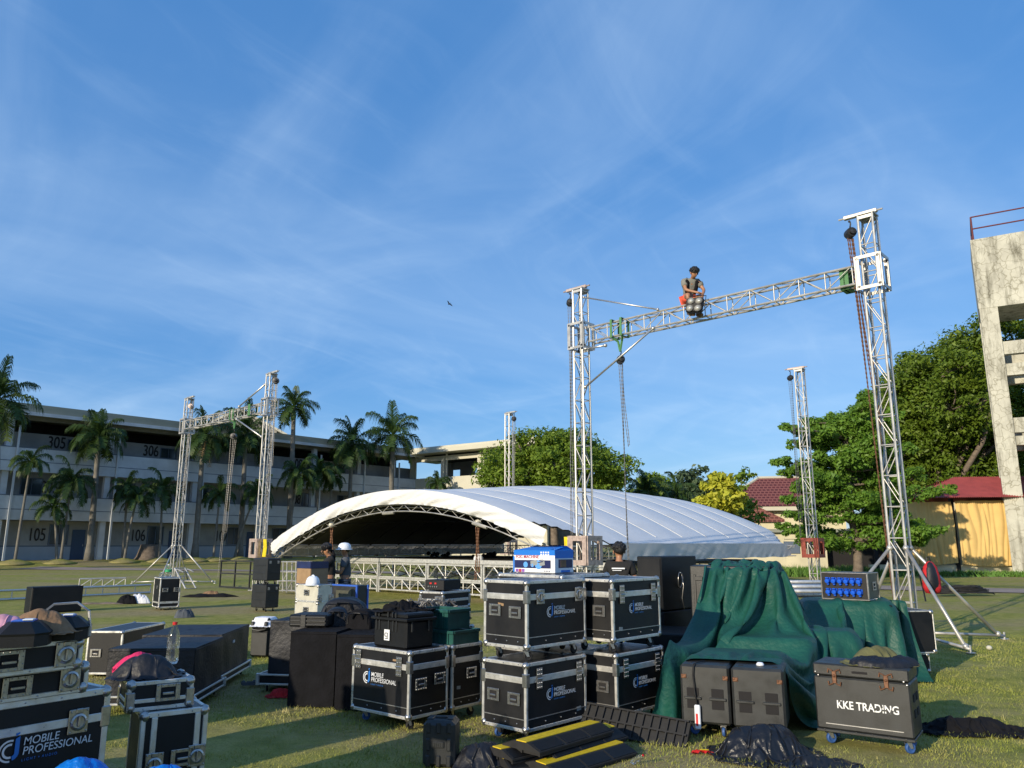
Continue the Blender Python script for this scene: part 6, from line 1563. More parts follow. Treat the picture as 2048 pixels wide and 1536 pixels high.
q = atz(420, 1194); heap('cloth_litter', 'black and cream cloth lying flat near the gate tower foot', 'litter', (q.x, q.y, 0), .75, .2, .10, .1, 'black_cloth', 2.9, 'litter on the lawn', irr=.5); q2 = q
heap('cloth_litter', 'cream rag on top of the flat black cloth near the gate tower foot', 'litter', (q.x + .0, q.y + .1, .03), .25, .12, .14, .1, 'brown_cloth', 3.4, 'litter on the lawn', irr=.4)
q = atz(255, 1207); heap('cloth_litter', 'black bag with pale cloth on the grass left of the rack case', 'litter', (q.x, q.y, 0), .28, .16, .2, .1, 'black_cloth', 5.9, 'litter on the lawn', crease=.9)
heap('cloth_litter', 'pale cloth spilling from the black bag left of the rack case', 'litter', (q.x + .25, q.y + .12, 0), .30, .12, .2, .1, 'white_cloth', 6.9, 'litter on the lawn', crease=.9, irr=.4)
q = atz(208, 1208); heap('cloth_litter', 'thin dark strip of cloth lying on the grass', 'litter', (q.x, q.y, 0), .5, .1, .05, .1, 'bark', 6.2, 'litter on the lawn', irr=.5)
q = atz(1925, 1192); m = MB(); g = random.Random(2)
for k in range(16):
    a0 = g.uniform(0, 6.28); pts = [((.9 + .15 * g.random()) * math.cos(a0 + i * .45) * (1 - .03 * k), (.28 + .1 * g.random()) * math.sin(a0 + i * .45), .03 + .015 * k + .05 * g.random()) for i in range(12)]; m.path(pts, .022, 5)
tag(m.build('cable_heap', 'rubber', loc=(q.x, q.y, .03)), 'coiled black cables lying on the track at the right', 'cables')
# cloth over storage box and the stack beside it
q = Vector((B5[0], B5[1], 1.012))
crumple('black_drape', 'crumpled black drape piled on the lid of the latched storage box', 'cloth', (q.x - .02, q.y + .12, 1.01), .50, .36, .10, .5, 'black_cloth', 4, comp=.55)
q = aty(868, 1228, B5[1] + .75); crumple('black_drape', 'black drape and straps heaped beyond the storage box', 'cloth', (q.x - .12, B5[1] + .95, .86), .80, .42, .13, .1, 'black_cloth', 9, comp=.55)
MBx = MB(); g = random.Random(5)
for k in range(16):
    x0, y0 = g.uniform(-.22, .2), g.uniform(-.12, .12); MBx.path([(x0 + .05 * i * g.uniform(.5, 1), y0 + .02 * math.sin(i + k), .1 + .05 * math.sin(i * 1.4 + k) + .02 * g.random()) for i in range(5)], .009, 5)
    if k % 3 == 0: MBx.box((x0, y0, .13), (.035, .05, .03), rot=Matrix.Rotation(g.random() * 3, 3, 'Z'), bev=.005)
tag(MBx.build('clamp_bundle', 'chain_metal', loc=(q.x - .12, B5[1] + .85, .90)), 'tangle of metal clamps on the black drape beyond the storage box', 'clamps')
tr_ = thing('utility_case', 'black case carrying the black drape beyond the storage box', 'equipment case', (q.x - .14, B5[1] + 1.0, 0), .1)
MB().box((0, 0, .43), (.85, .5, .86), bev=.015).build('body', 'black_plastic', tr_); MB().box((0, -.253, .7), (.8, .012, .02)).build('edge_strip', 'dark_steel', tr_)
# black arched bags on the covered blocks
def soft_bag(label, p, w, d, h, rz, seed, mat='black_nylon'):
    root = thing('equipment_bag', label, 'bag', p, rz, 'black equipment bags on the covered blocks'); n = 20; m = MB(); P = []
    for i in range(n + 1):
        a = math.pi * i / n; row = []
        for j in range(15):
            b_ = -1 + 2 * j / 14; k = (1 - abs(b_) ** 6) ** .5; xx = -math.cos(a) * w / 2 * (abs(math.cos(a)) ** -.25 if abs(math.cos(a)) > .05 else 1) * (.9 + .1 * k)
            zz = h * math.sin(a) ** .6 * (.8 + .2 * k); nn = noise.noise(Vector((xx * 7 + seed, b_ * 2, zz * 6))) * .02
            row.append((max(-w / 2, min(w / 2, xx)) + nn, b_ * d / 2, max(0, zz + nn)))
        P.append(row)
    m.grid(P); 
    for s in (0, 14): m.add([P[i][s] for i in range(n + 1)], [tuple(range(n + 1))])
    m.build('shell', mat, root, smooth=True, sharp=50)
    q = MB(); q.path([(-w * .2, -d / 2 - .01, h * .55), (-w * .12, -d / 2 - .03, h * .85), (w * .12, -d / 2 - .03, h * .85), (w * .2, -d / 2 - .01, h * .55)], .01, 5); q.path([(-w * .4, -d / 2 - .004, .05), (-w * .36, -d / 2 - .008, h * .8), (w * .36, -d / 2 - .008, h * .8), (w * .4, -d / 2 - .004, .05)], .005, 4); q.build('strap', 'black_plastic', root); return root
q = aty(668, 1256, 9.05); soft_bag('arched black bag between the flat ribbed box and the tall drape', (q.x, 9.15, .745), .24, .24, .19, .2, 1)
q = aty(690, 1240, 9.6); soft_bag('larger arched black bag behind the covered blocks', (q.x, 9.55, .72), .55, .3, .30, .1, 4)
q = aty(722, 1262, 8.9); soft_bag('sagging black bag with a loose strap beside the latched storage box', (q.x, 8.95, .735), .30, .26, .20, -.2, 7, 'black_cloth')
tr_ = thing('utility_case', 'dark support case under the larger arched bag', 'equipment case', (aty(690, 1240, 9.6).x, 9.62, 0), .05); MB().box((0, 0, .355), (.7, .4, .71), bev=.012).build('body', 'black_plastic', tr_)
# white cloth on the portable speaker
crumple('white_cloth', 'crumpled white cloth thrown over the portable speaker', 'cloth', (B2[0], B2[1], B2[5] - .0), B2[2] * 1.5, B2[3] * 1.6, .05, B2[4], 'white_cloth', 3, comp=.8, drop=.12, hull_=(0, 0, B2[2] / 2 + .008, B2[3] / 2 + .008, 1.0, 0.0, .006), lumps=2)
heap('plastic_bag', 'thin translucent plastic bag slumped against the portable speaker', 'plastic bag', (B2[0] + .36, B2[1] + .05, 0), .17, .14, .36, .2, 'clear_plastic', 7.6, None, edge=.6, crease=.8)
# two angular black lights with a hoop
g = random.Random(12)
def angular(label, p, w, d, h, rz, hoop):
    root = thing('stage_light', label, 'stage light', p, rz, 'angular black stage lights on the left stack'); m = MB()
    z1, z2 = h * .45, h * .55; lv = [(0, .5, .5), (z1, .5, .5), (z2, .52, .52), (h, .28, .3)]; vs = []
    for z, a, b_ in lv:
        c = .30
        vs += [(-w * a, -d * b_ * c * 1.4, z), (-w * a * .6, -d * b_, z), (w * a * .6, -d * b_, z), (w * a, -d * b_ * c * 1.4, z), (w * a, d * b_ * .5, z), (w * a * .5, d * b_, z), (-w * a * .5, d * b_, z), (-w * a, d * b_ * .5, z)]
    fs = [tuple(range(24, 32))]
    for i in range(3): fs += [(i * 8 + j, i * 8 + (j + 1) % 8, (i + 1) * 8 + (j + 1) % 8, (i + 1) * 8 + j) for j in range(8)]
    m.add(vs, fs); m.build('housing', 'black_plastic', root)
    MB().box((0, 0, h + .004), (w * .42, d * .4, .008), bev=.003).build('lens_rim', 'blue_edge', root)
    MB().box((w * .1, -d * .1, h + .010), (w * .2, d * .25, .008), bev=.003).build('lens', 'helmet', root)
    if hoop:
        q = MB(); q.path([(-w * .46, 0, h * .5), (-w * .44, 0, h * 1.15), (-w * .22, 0, h * 1.55), (w * .22, 0, h * 1.6), (w * .46, 0, h * 1.2), (w * .52, 0, h * .35)], .007, 4); q.box((w * .52, -.005, h * .3), (.012, .03, .05)); q.build('bracket', 'zinc', root)
    return root
p = atz(113, 1280, 1.156); angular('angular black stage light with a metal hoop bracket on the left stack', (p.x - .0, p.y + .05, 1.157), .25, .22, .115, .35, True)
p = atz(38, 1292, 1.156); angular('angular black stage light nearest the left edge, under brown cloth', (p.x, p.y + .02, 1.157), .24, .22, .115, .35, False)
p = atz(45, 1247, 1.26); crumple('brown_cloth', 'brown cloth heap on the angular light at the left edge', 'cloth', (p.x + .02, p.y + .12, 1.20), .30, .22, .13, .2, 'brown_cloth', 2, comp=.62)
p = atz(0, 1250, 1.26); crumple('pale_pink_cloth', 'pale pink cloth at the very left edge on the stack', 'cloth', (p.x - .03, p.y + .08, 1.20), .22, .18, .11, .2, 'pale_pink_cloth', 5, comp=.6)
# blue plastic sheet peaks at the bottom edge
p = aty(172, 1508, 3.95); crumple('blue_sheet', 'crumpled blue plastic sheet peaking at the bottom edge left', 'plastic sheet', (p.x - .02, 3.95, .525), .26, .24, p.z - .53, .3, 'blue_tarp', 3, comp=.62)
p = aty(330, 1524, 4.0); crumple('blue_sheet', 'second low peak of blue plastic sheet at the bottom edge', 'plastic sheet', (p.x, 4.0, .525), .26, .24, p.z - .53, .3, 'blue_tarp', 11, comp=.62)

sc_ = thing('storage_carton', 'plain carton just below the picture, under the blue plastic sheet', 'carton', (-2.0, 3.98, 0), .1); MB().box((0, 0, .26), (1.0, .42, .52), bev=.01).build('box', 'carton', sc_)
def bottle(label, p, h, r, cap, label_mat=None, group=None, rot=None, s=1):
    root = thing('bottle', label, 'bottle', p, .3, group)
    if rot: root.rotation_euler = rot
    m = MB(); m.lathe([(.001, .004), (r * .8, 0), (r, .02 * h / .3), (r, h * .3), (r * .93, h * .34), (r, h * .38), (r, h * .62), (r * .85, h * .74), (r * .35, h * .90), (r * .32, h * .95), (.001, h * .95)], n=18); m.build('body', 'bottle_plastic', root, smooth=True)
    m = MB(); m.lathe([(r * .38, h * .93), (r * .40, h), (.001, h)], n=12); m.build('cap', cap, root)
    if label_mat: m = MB(); m.lathe([(r * 1.02, h * .42), (r * 1.02, h * .6)], n=18); m.build('wrapper', label_mat, root)
    return root
p = atz(341, 1328, .816); bottle('large clear plastic bottle with a red cap on the small left case', (p.x, p.y + .02, .816), .285, .042, 'red_plastic')
bottle('clear bottle with a green wrapper on the lone rack case', (A9[0] + .02, A9[1] - .05, .80), .33, .085, 'helmet', 'bottle_green')
bottle('short clear bottle without wrapper on the lone rack case', (A9[0] - .16, A9[1] - .02, .80), .13, .07, 'helmet')
p = atz(1264, 1530); bottle('tiny clear bottle with a red cap lying in the dry grass at the bottom', (p.x, p.y, .02), .12, .022, 'red_plastic', rot=(.5, .9, 0))
p = atz(1405, 1507); m = MB(); P = [[(-.085 + .17 * i / 14, -.03 + .06 * j / 6, .012 + .012 * math.sin(i * 1.3 + j) + (.006 if 2 < i < 12 else -.006)) for j in range(7)] for i in range(15)]; m.grid(P)
w_ = tag(m.build('snack_wrapper', 'red_plastic', loc=(p.x, p.y, 0), rz=-.15, smooth=True), 'red snack wrapper lying on the dry grass', 'wrapper'); MB().box((.015, 0, .030), (.07, .022, .002), bev=.0005).build('printed_patch', 'yellow_sling', w_)
p = atz(1979, 1300); tag(MB().ball((0, 0, .035), .045, 12, sz=.8).build('white_ball', 'wing_cream', loc=(p.x, p.y, 0), smooth=True), 'small cream ball on the grass near the outrigger foot', 'ball')
puck = Vector((s2[1], s2[2], .602)); tag(MB().lathe([(.001, .028), (.022, .026), (.034, .012), (.034, 0)], n=16).build('white_puck', 'helmet', loc=(puck.x - .03, puck.y - .12, .602), smooth=True), 'small white puck on top of the right grey loudspeaker', 'puck')
# power strip with cable hanging over the left grey loudspeaker
ph1 = -s1[5]; X1 = Vector((math.cos(ph1), -math.sin(ph1), 0)); Y1 = Vector((math.sin(ph1), math.cos(ph1), 0)); c1_ = Vector((s1[1], s1[2], 0)) - Y1 * (s1[4] / 2 + .02) - X1 * (s1[3] * .16)
ps = thing('power_strip', 'white power strip hanging on a black cable before the left grey loudspeaker', 'power strip', (c1_.x, c1_.y, 0), s1[5])
MB().box((0, -.01, .17), (.05, .028, .2), bev=.008).build('strip', 'helmet', ps); MB().box((-.005, -.026, .15), (.018, .003, .10)).build('socket_row', 'red_plastic', ps)
q = MB(); q.path([(0, -.01, .27), (-.015, -.008, .36), (-.03, -.008, .52), (-.02, -.006, .605), (.0, .08, .612), (.05, .2, .612)], .006, 6); q.build('cable', 'rubber', ps, smooth=True)
# folded stands on the grass
p = atz(530, 1372); q = MB(); g = random.Random(8)
for k in range(7): a = g.uniform(-.25, .35); q.tube((-.25 + .02 * k, -.06 + .025 * k, .03 + .01 * (k % 3)), (.28, -.06 + .03 * k + a * .3, .04 + .03 * (k % 2)), .012, 6)
q.ball((-.25, 0, .04), .03, 8); q.ball((.28, .05, .05), .03, 8); tag(q.build('folded_stand', 'slate_shirt', loc=(p.x, p.y, 0), rz=.15), 'folded light stand lying on the grass beside the red cloth', 'stand')

# ================= green tarpaulin =================
TP = TPA; px_, py_, pw_, pd_, prz = PD
phk = -prz; Xp = Vector((math.cos(phk), -math.sin(phk), 0)); Yp = Vector((math.sin(phk), math.cos(phk), 0))
Bc = Vector((px_, py_, 0)) + Xp * .02 + Yp * .05
mid1 = atz(1560, 1262, .74); s1c = Vector((s1[1], s1[2], 0)); s2c = Vector((s2[1], s2[2], 0))
ph3 = R(14); Xq = Vector((math.cos(ph3), -math.sin(ph3), 0)); Yq = Vector((math.sin(ph3), math.cos(ph3), 0)); Bc = Bc - Xq * .08
tk_ = thing('utility_case', 'equipment case completely under the right part of the tarpaulin', 'equipment case', (Bc.x, Bc.y, 0), -ph3); MB().box((-.02, -.03, .455), (.96, .62, .91), bev=.01).build('body', 'black_plastic', tk_)
def loc2(c, X, Y, a, b_): return c + X * a + Y * b_
ta = -TP[4]; XA = Vector((math.cos(ta), -math.sin(ta), 0)); YA = Vector((math.sin(ta), math.cos(ta), 0)); Ac = Vector((TP[0], TP[1], 0))
# let a flat sheet settle over the equipment under gravity (position based cloth), then keep its resting shape
def hull(cx, cy, w, d, rz, z1, m=.02): return (cx, cy, w / 2 + m, d / 2 + m, math.cos(rz), math.sin(rz), z1 + m)
HULLS = [hull(TP[0], TP[1], TP[2], TP[3], TP[4], TP[5]), hull(4.31, 10.34, 1.10, .78, -.244, .935), hull(s1[1], s1[2], s1[3], s1[4], s1[5], .602), hull(s2[1], s2[2], s2[3], s2[4], s2[5], .602),
         hull(3.01, 6.935, .742, .42, -.611, .66), hull(2.75, 8.75, .95, .5, -.3, .66), hull(3.55, 9.0, .6, .5, -.25, .70), hull(1.62, 8.55, .60, .75, -.38, .60), hull(2.25, 7.95, .80, .45, -.38, .60)]
SPC = .055; CS, CT = 101, 82
ctl = np.array([
 [(1.24, 7.42, .03), (1.58, 8.05, .70), (1.98, 9.15, .72), (2.33, 9.50, 1.43), (2.62, 10.10, 1.43), (2.75, 10.8, 1.0)],
 [(1.72, 7.42, .64), (2.15, 8.2, .78), (2.6, 9.0, .82), (2.8, 9.36, 1.43), (3.10, 9.95, 1.43), (3.25, 10.7, 1.0)],
 [(2.36, 7.20, .64), (2.8, 8.0, .85), (3.2, 8.8, .92), (3.25, 9.45, 1.38), (3.5, 10.1, 1.30), (3.6, 10.7, .9)],
 [(2.68, 7.25, .10), (3.2, 7.9, .5), (3.7, 8.8, .85), (3.9, 9.8, 1.0), (4.1, 10.5, 1.0), (4.1, 11.0, .6)],
 [(3.5, 8.1, .06), (3.8, 8.5, .25), (4.2, 9.3, .6), (4.5, 9.95, 1.0), (4.6, 10.5, 1.0), (4.6, 11.0, .6)],
 [(4.25, 9.0, .06), (4.55, 9.3, .2), (4.9, 9.55, .5), (5.05, 9.95, .9), (5.10, 10.4, .9), (5.2, 10.9, .5)]], float)
QT = np.zeros((CS, CT, 3))
for i in range(CS):
    for j in range(CT):
        u_, v_ = 5 * i / (CS - 1), 5 * j / (CT - 1); a = min(int(u_), 4); b_ = min(int(v_), 4); fu_, fv_ = u_ - a, v_ - b_
        QT[i, j] = (ctl[a, b_] * (1 - fu_) + ctl[a + 1, b_] * fu_) * (1 - fv_) + (ctl[a, b_ + 1] * (1 - fu_) + ctl[a + 1, b_ + 1] * fu_) * fv_
ii_, jj_ = np.meshgrid(np.arange(CS), np.arange(CT), indexing='ij'); us, vs_ = 5 * ii_ / (CS - 1), 5 * jj_ / (CT - 1)
QT += np.random.default_rng(3).normal(size=QT.shape) * .004
QT[..., 2] += .02 * np.sin(ii_ * .33 + jj_ * .21) + .015 * np.sin(ii_ * .15 - jj_ * .37) + .03
held = ((us < .1) & (vs_ < .05)) | ((us > .85) & (us < 2.0) & (vs_ < .03)) | ((us < 2.05) & (vs_ > 3.02) & (vs_ < 3.1) & (ii_ % 5 == 0)) | ((us < 1.9) & (vs_ > 3.9) & (vs_ < 4.0)) | ((us > 3.2) & (vs_ > 3.9) & (vs_ < 4.0))
QT[..., 2] = np.where((us > .85) & (us < 2.0) & (vs_ < .03), .624, QT[..., 2])
QT[..., 2] = np.where((us < 2.05) & (vs_ > 3.0) & (vs_ < 4.0) & held, np.where(us < 1.9, 1.403, 1.36), QT[..., 2])
QT[..., 2] = np.where((us > 3.2) & (vs_ > 3.9) & (vs_ < 4.0), np.minimum(QT[..., 2], .957), QT[..., 2])
# the left front corner trails down to the grass beside the speaker
for i in range(CS):
    u_ = 5 * i / (CS - 1)
    if u_ < .86:
        QT[i, 0] = np.array((1.25, 7.50, .02)) + (np.array((1.50, 7.30, .02)) - np.array((1.25, 7.50, .02))) * min(1, u_ / .36) if u_ < .36 else np.array((1.50, 7.30, .02)) + (np.array((1.60, 7.42, .628)) - np.array((1.50, 7.30, .02))) * (u_ - .36) / .5
held |= (us < .86) & (jj_ == 0)
held |= (ii_ == 0) & (vs_ < 1.0)
QT = settle(QT, SPC, 230, .012, HULLS, (), held, .08, 14)
tp_root = thing('green_tarpaulin', 'dark green tarpaulin draped over the equipment at the right', 'tarpaulin', (0, 0, 0))
m = MB(); m.grid([[tuple(p) for p in row] for row in QT.tolist()])
keep = [k for k, f in enumerate(m.f) if not (us.ravel()[f[0]] + max(0, 2.7 - vs_.ravel()[f[0]]) * .45 > 4.72 and vs_.ravel()[f[0]] < 2.7)]; m.f = [m.f[k] for k in keep]; m.m = [0] * len(keep)
so2 = m.build('sheet', 'green_tarp', tp_root, smooth=True)
sb2 = so2.modifiers.new('Sub', 'SUBSURF'); sb2.levels = 1; sb2.render_levels = 1
q = loc2(Ac, XA, YA, -TP[2] * .18, -TP[3] / 2 - .07); MB().box((q.x, q.y, 1.0), (.05, .012, .05), rot=Matrix.Rotation(TP[4], 3, 'Z')).build('tape_patch', 'white_paint', tp_root)
# silver truss lengths stacked behind the tarpaulin, with a case under them
q = aty(1605, 1200, 13.0); m = MB()
for k in range(5):
    m.tube((-.55, .08 * k, .12 * (k % 2) + .1 * (k // 2)), (.55, .08 * k, .12 * (k % 2) + .1 * (k // 2)), .035, 8)
    m.tube((-.55, .08 * k - .1, .18 + .07 * (k % 3)), (.55, .08 * k - .1, .18 + .07 * (k % 3)), .03, 8)
tag(m.build('pipe_pile', 'aluminium', loc=(q.x, 13.0, .72), rz=-.1, smooth=True), 'pile of silver pipes lying on a case beyond the tarpaulin', 'pipes')
tk_ = thing('utility_case', 'dark case carrying the pile of silver pipes beyond the tarpaulin', 'equipment case', (q.x, 13.1, 0), -.1); MB().box((0, 0, .34), (1.25, .6, .68), bev=.01).build('body', 'black_plastic', tk_); MB().box((0, -.303, .6), (1.2, .01, .02)).build('edge_strip', 'zinc', tk_)

# ================= cable ramps =================
def ramp(label, c, rz, tilt=0.0, pitch=0.0, L=.92, w=.38, h=.055):
    root = thing('cable_ramp', label, 'cable ramp', c, rz, 'black and yellow cable ramps'); root.rotation_euler = (tilt, pitch, rz)
    m = MB(); n = 1
    sec = [(-w / 2, 0), (-w / 2, .012), (-w * .18, h), (w * .18, h), (w / 2, .012), (w / 2, 0)]
    m.T = Matrix.Rotation(-math.pi / 2, 4, 'Z'); m.prism(sec, -L / 2, L / 2); m.T = None; m.build('body', 'rubber', root)
    q = MB(); q.box((0, 0, h + .003), (L * .99, w * .27, .008), bev=.002); q.build('lid', 'yellow_paint', root)
    q = MB()
    for s in (-1, 1):
        ang = math.atan2(h - .012, w * .32); 
        for i in range(3):
            xx = -L / 3 + i * L / 3; q.box((xx, s * w * .34, h * .64), (L / 3 - .03, w * .29, .008), rot=Matrix.Rotation(-s * ang, 3, 'X'), bev=.002)
    q.build('tread', 'black_plastic', root)
    q = MB()
    for i in range(15): q.box((-L / 2 + L * (i + .5) / 15, 0, -.012), (.012, w * .92, .024))
    for yy in (-w * .46, 0, w * .46): q.box((0, yy, -.012), (L * .98, .014, .022))
    q.build('rib', 'rubber', root); return root
def between(a, b_): 
    d = b_ - a; return (a + b_) / 2, math.atan2(d.y, d.x)
c, r_ = between(atz(1046, 1490, .16), atz(1172, 1455, .16)); ramp('cable ramp with a full yellow lid lying on top of the pile', (c.x + .03, c.y - .02, .145), r_)
c, r_ = between(atz(1040, 1506, .08), atz(1180, 1478, .08)); ramp('cable ramp in the middle of the pile, mostly covered', (c.x - .12, c.y - .03, .085), r_ + .06)
c, r_ = between(atz(1040, 1522, .02), atz(1190, 1492, .02)); ramp('lowest cable ramp of the pile', (c.x - .10, c.y - .03, .026), r_ + .02)
c, r_ = between(atz(1100, 1520, .08), atz(1232, 1483, .08)); ramp('cable ramp nearest the camera with a long yellow lid', (c.x - .03, c.y - .06, .03), r_, .05)
c, r_ = between(atz(1012, 1482, .0), atz(1148, 1440, .0)); ramp('cable ramp standing on edge with its ribs showing, behind the pile', (c.x - .02, c.y + .05, .19), r_, -1.25, 0, .92, .36)
c, r_ = between(atz(1150, 1448, .05), atz(1362, 1488, .0)); ramp('cable ramp tipped over, ribbed underside up, reaching to the grey loudspeaker', (c.x, c.y, .10), r_, -2.2, .06, 1.12, .26, .05)

c, r_ = between(atz(1060, 1500, .12), atz(1190, 1470, .12)); ramp('worn cable ramp wedged crosswise inside the pile', (c.x + .10, c.y + .10, .10), r_ + .10, .12)
c, r_ = between(atz(1030, 1512, .05), atz(1160, 1500, .02)); ramp('cable ramp sticking out flat at the lower left of the pile', (c.x + .05, c.y - .12, .02), r_ - .12, -.04)
# ================= other loose gear =================
# silver ladder truss on the grass, left
a, b_ = atz(-60, 1206), atz(300, 1188); c, r_ = between(a, b_); L = (b_ - a).length; root = thing('ladder_truss', 'long flat silver ladder truss lying across the lawn at the left', 'truss', (c.x, c.y, 0), r_); q = MB()
for zz in (.05, .30): q.tube((-L / 2, 0, zz), (L / 2, 0, zz), .035, 8)
n = int(L / .5)
for i in range(n + 1): q.tube((-L / 2 + L * i / n, 0, .05), (-L / 2 + L * i / n, 0, .30), .018, 6)
q.build('frame', 'zinc', root, smooth=True, sharp=40)
a, b_ = atz(158, 1176), atz(250, 1174); c, r_ = between(a, b_); L = (b_ - a).length; root = thing('truss_section', 'short white truss section lying beyond the ladder truss', 'truss', (c.x, c.y, 0), r_); q = MB()
for yy in (-.14, .14):
    for zz in (.04, .34): q.tube((-L / 2, yy, zz), (L / 2, yy, zz), .025, 6)
    for i in range(5): q.tube((-L / 2 + L * i / 4, yy, .04), (-L / 2 + L * i / 4, yy, .34), .02, 5)
    for i in range(4): q.tube((-L / 2 + L * i / 4, yy, .04), (-L / 2 + L * (i + 1) / 4, yy, .34), .014, 5)
q.build('frame', 'truss_metal', root)
# leaning truss corner at the left tower
p = atz(372, 1178); root = thing('truss_section', 'short truss piece leaning beside the far left tower foot', 'truss', (p.x, p.y, 0), -.7); q = MB()
for yy in (-.2, .2):
    q.tube((-.6, yy, .75), (.35, yy, .03), .028, 6); q.tube((-.6, yy, .75), (-.6, yy, .02), .022, 6); q.tube((-.45, yy + .02, .72), (.1, yy, .72 - .1), .0225, 6)
for k in range(6): q.tube((-.6 + .19 * k, -.2, .75 - .144 * k), (-.6 + .19 * k, .2, .75 - .144 * k), .016, 5)
q.build('frame', 'truss_metal', root)
# black panel frame
p0, p1 = atz(444, 1176), atz(512, 1180); c, r_ = between(p0, p1); L = (p1 - p0).length * 1.15; root = thing('panel_frame', 'black metal panel frame standing on the grass left of the grey trunks', 'frame', (c.x, c.y, 0), r_); q = MB()
for zz in (.05, .55, 1.02): q.box((0, 0, zz), (L, .05, .05))
for xx in (-.5, -.12, .26, .5): q.box((xx * L, .0, .535), (.045, .045, 1.0))
q.build('frame', 'dark_steel', root)
# truss piece and scaffold behind the silver cases
p = atz(575, 1190); root = thing('truss_section', 'upright silver truss section behind the grey trunks', 'truss', (p.x, p.y + .5, 0), -.3); q = MB()
for xx in (-.55, -.2, .15, .5):
    for yy in (0, .3): q.tube((xx, yy, .05), (xx - .05, yy, 1.08), .025, 6)
for zz in (.1, .42, .72, 1.05):
    for yy in (0, .3): q.tube((-.6, yy, zz), (.55, yy, zz), .02, 6)
for k in range(3): q.tube((-.55 + .35 * k, 0, .1), (-.2 + .35 * k, 0, .72), .014, 5)
q.build('frame', 'truss_metal', root)
# red backpack
p = Vector((*T[5], 1.42)) + Vector((.28, -.42, 0)); root = thing('backpack', 'red and black backpack hanging on the outrigger of the tallest tower', 'backpack', (p.x, p.y, p.z - .62), .3)
q = MB(); q.lathe([(.001, 0), (.13, .02), (.175, .12), (.17, .30), (.13, .46), (.06, .54), (.001, .56)], n=20, sy=.62); q.build('shell', 'red_cloth', root, smooth=True)
q = MB(); q.lathe([(.001, .02), (.09, .04), (.125, .14), (.12, .30), (.09, .44), (.04, .53), (.001, .55)], (-.03, -.035, 0), 20, sy=.75); q.build('front_panel', 'black_nylon', root, smooth=True)
q = MB(); q.lathe([(.001, .05), (.09, .07), (.11, .14), (.09, .2), (.001, .22)], (.01, -.07, -.03), 16, sy=.5); q.build('pocket', 'red_cloth', root, smooth=True)
q = MB(); q.path([(-.05, .02, .52), (-.03, .03, .62), (.03, .03, .63), (.05, .02, .52)], .012, 5); q.path([(-.09, .08, .45), (-.12, .13, .3), (-.1, .1, .08), (-.12, .05, -.12)], .014, 5); q.path([(.09, .08, .45), (.12, .13, .3), (.1, .1, .08)], .014, 5); q.build('strap', 'black_nylon', root)
# bird
p = aty(898, 608, 60); q = MB(); q.T = Matrix.Scale(.55, 4); q.ball((0, 0, 0), .09, 8, sx=2.4); 
for s in (-1, 1): q.add([(-.1, 0, .02), (.1, 0, .02), (-.05, s * .35, .12), (-.2, s * .62, .0), (-.22, s * .3, .08)], [(0, 1, 2, 3, 4)])
q.add([(-.18, -.05, 0), (-.18, .05, 0), (-.36, .07, 0), (-.36, -.07, 0)], [(0, 1, 2, 3)])
b_ = tag(q.build('bird', 'bldg_dark', loc=p), 'tiny dark bird flying in the open sky', 'bird'); b_.rotation_euler = (.6, .2, 2.4)
p = atz(952, 1200, .0); 
# ================= people =================
def skin(name, J, E, mat, parent, grow=0.0, sub=2, keep=None):
    """J: joint -> (x, y, z, r); E: edges; first joint of E[0] is the root"""
    names = []
    for a, b_ in E:
        for q in (a, b_):
            if q not in names: names.append(q)
    me = bpy.data.meshes.new(name); me.from_pydata([J[n][:3] for n in names], [(names.index(a), names.index(b_)) for a, b_ in E], []); me.materials.append(MATS[mat])
    o = put(name, me, parent); md = o.modifiers.new('Skin', 'SKIN'); md.use_smooth_shade = True
    if not me.skin_vertices: print('NO SKIN LAYER')
    for i, n in enumerate(names):
        r = J[n][3] + grow; sv = me.skin_vertices[0].data[i]; sv.radius = (r, r); sv.use_root = (i == 0)
    s = o.modifiers.new('Sub', 'SUBSURF'); s.levels = sub; s.render_levels = sub; return o
def V3(a): return Vector(a)
def hand(J, E, w, d, up, side, curl=.6):
    """palm and five bent fingers continuing from wrist joint w in direction d"""
    W3 = Vector(J[w][:3]); d = Vector(d).normalized(); up = Vector(up); up = (up - d * up.dot(d)).normalized(); lat = d.cross(up).normalized() * side
    p = W3 + d * .045; J[w + 'p'] = (*p, .026); E.append((w, w + 'p')); q = W3 + d * .085; J[w + 'q'] = (*q, .024); E.append((w + 'p', w + 'q'))
    for i, (off, L) in enumerate(((-.030, .062), (-.010, .074), (.010, .070), (.030, .054))):
        a = q + lat * off + d * .014; b_ = a + d * L * .5 - up * L * .12 * curl; c = b_ + d * L * .3 - up * L * .45 * curl
        for k, pt, r in (('a', a, .0095), ('b', b_, .0088), ('c', c, .0078)): J[w + str(i) + k] = (*pt, r)
        E += [(w + 'q', w + str(i) + 'a'), (w + str(i) + 'a', w + str(i) + 'b'), (w + str(i) + 'b', w + str(i) + 'c')]
    a = p - lat * .030 + d * .005; b_ = a - lat * .018 + d * .032 - up * .012
    J[w + 'ta'] = (*a, .012); J[w + 'tb'] = (*b_, .009); E += [(w + 'p', w + 'ta'), (w + 'ta', w + 'tb')]
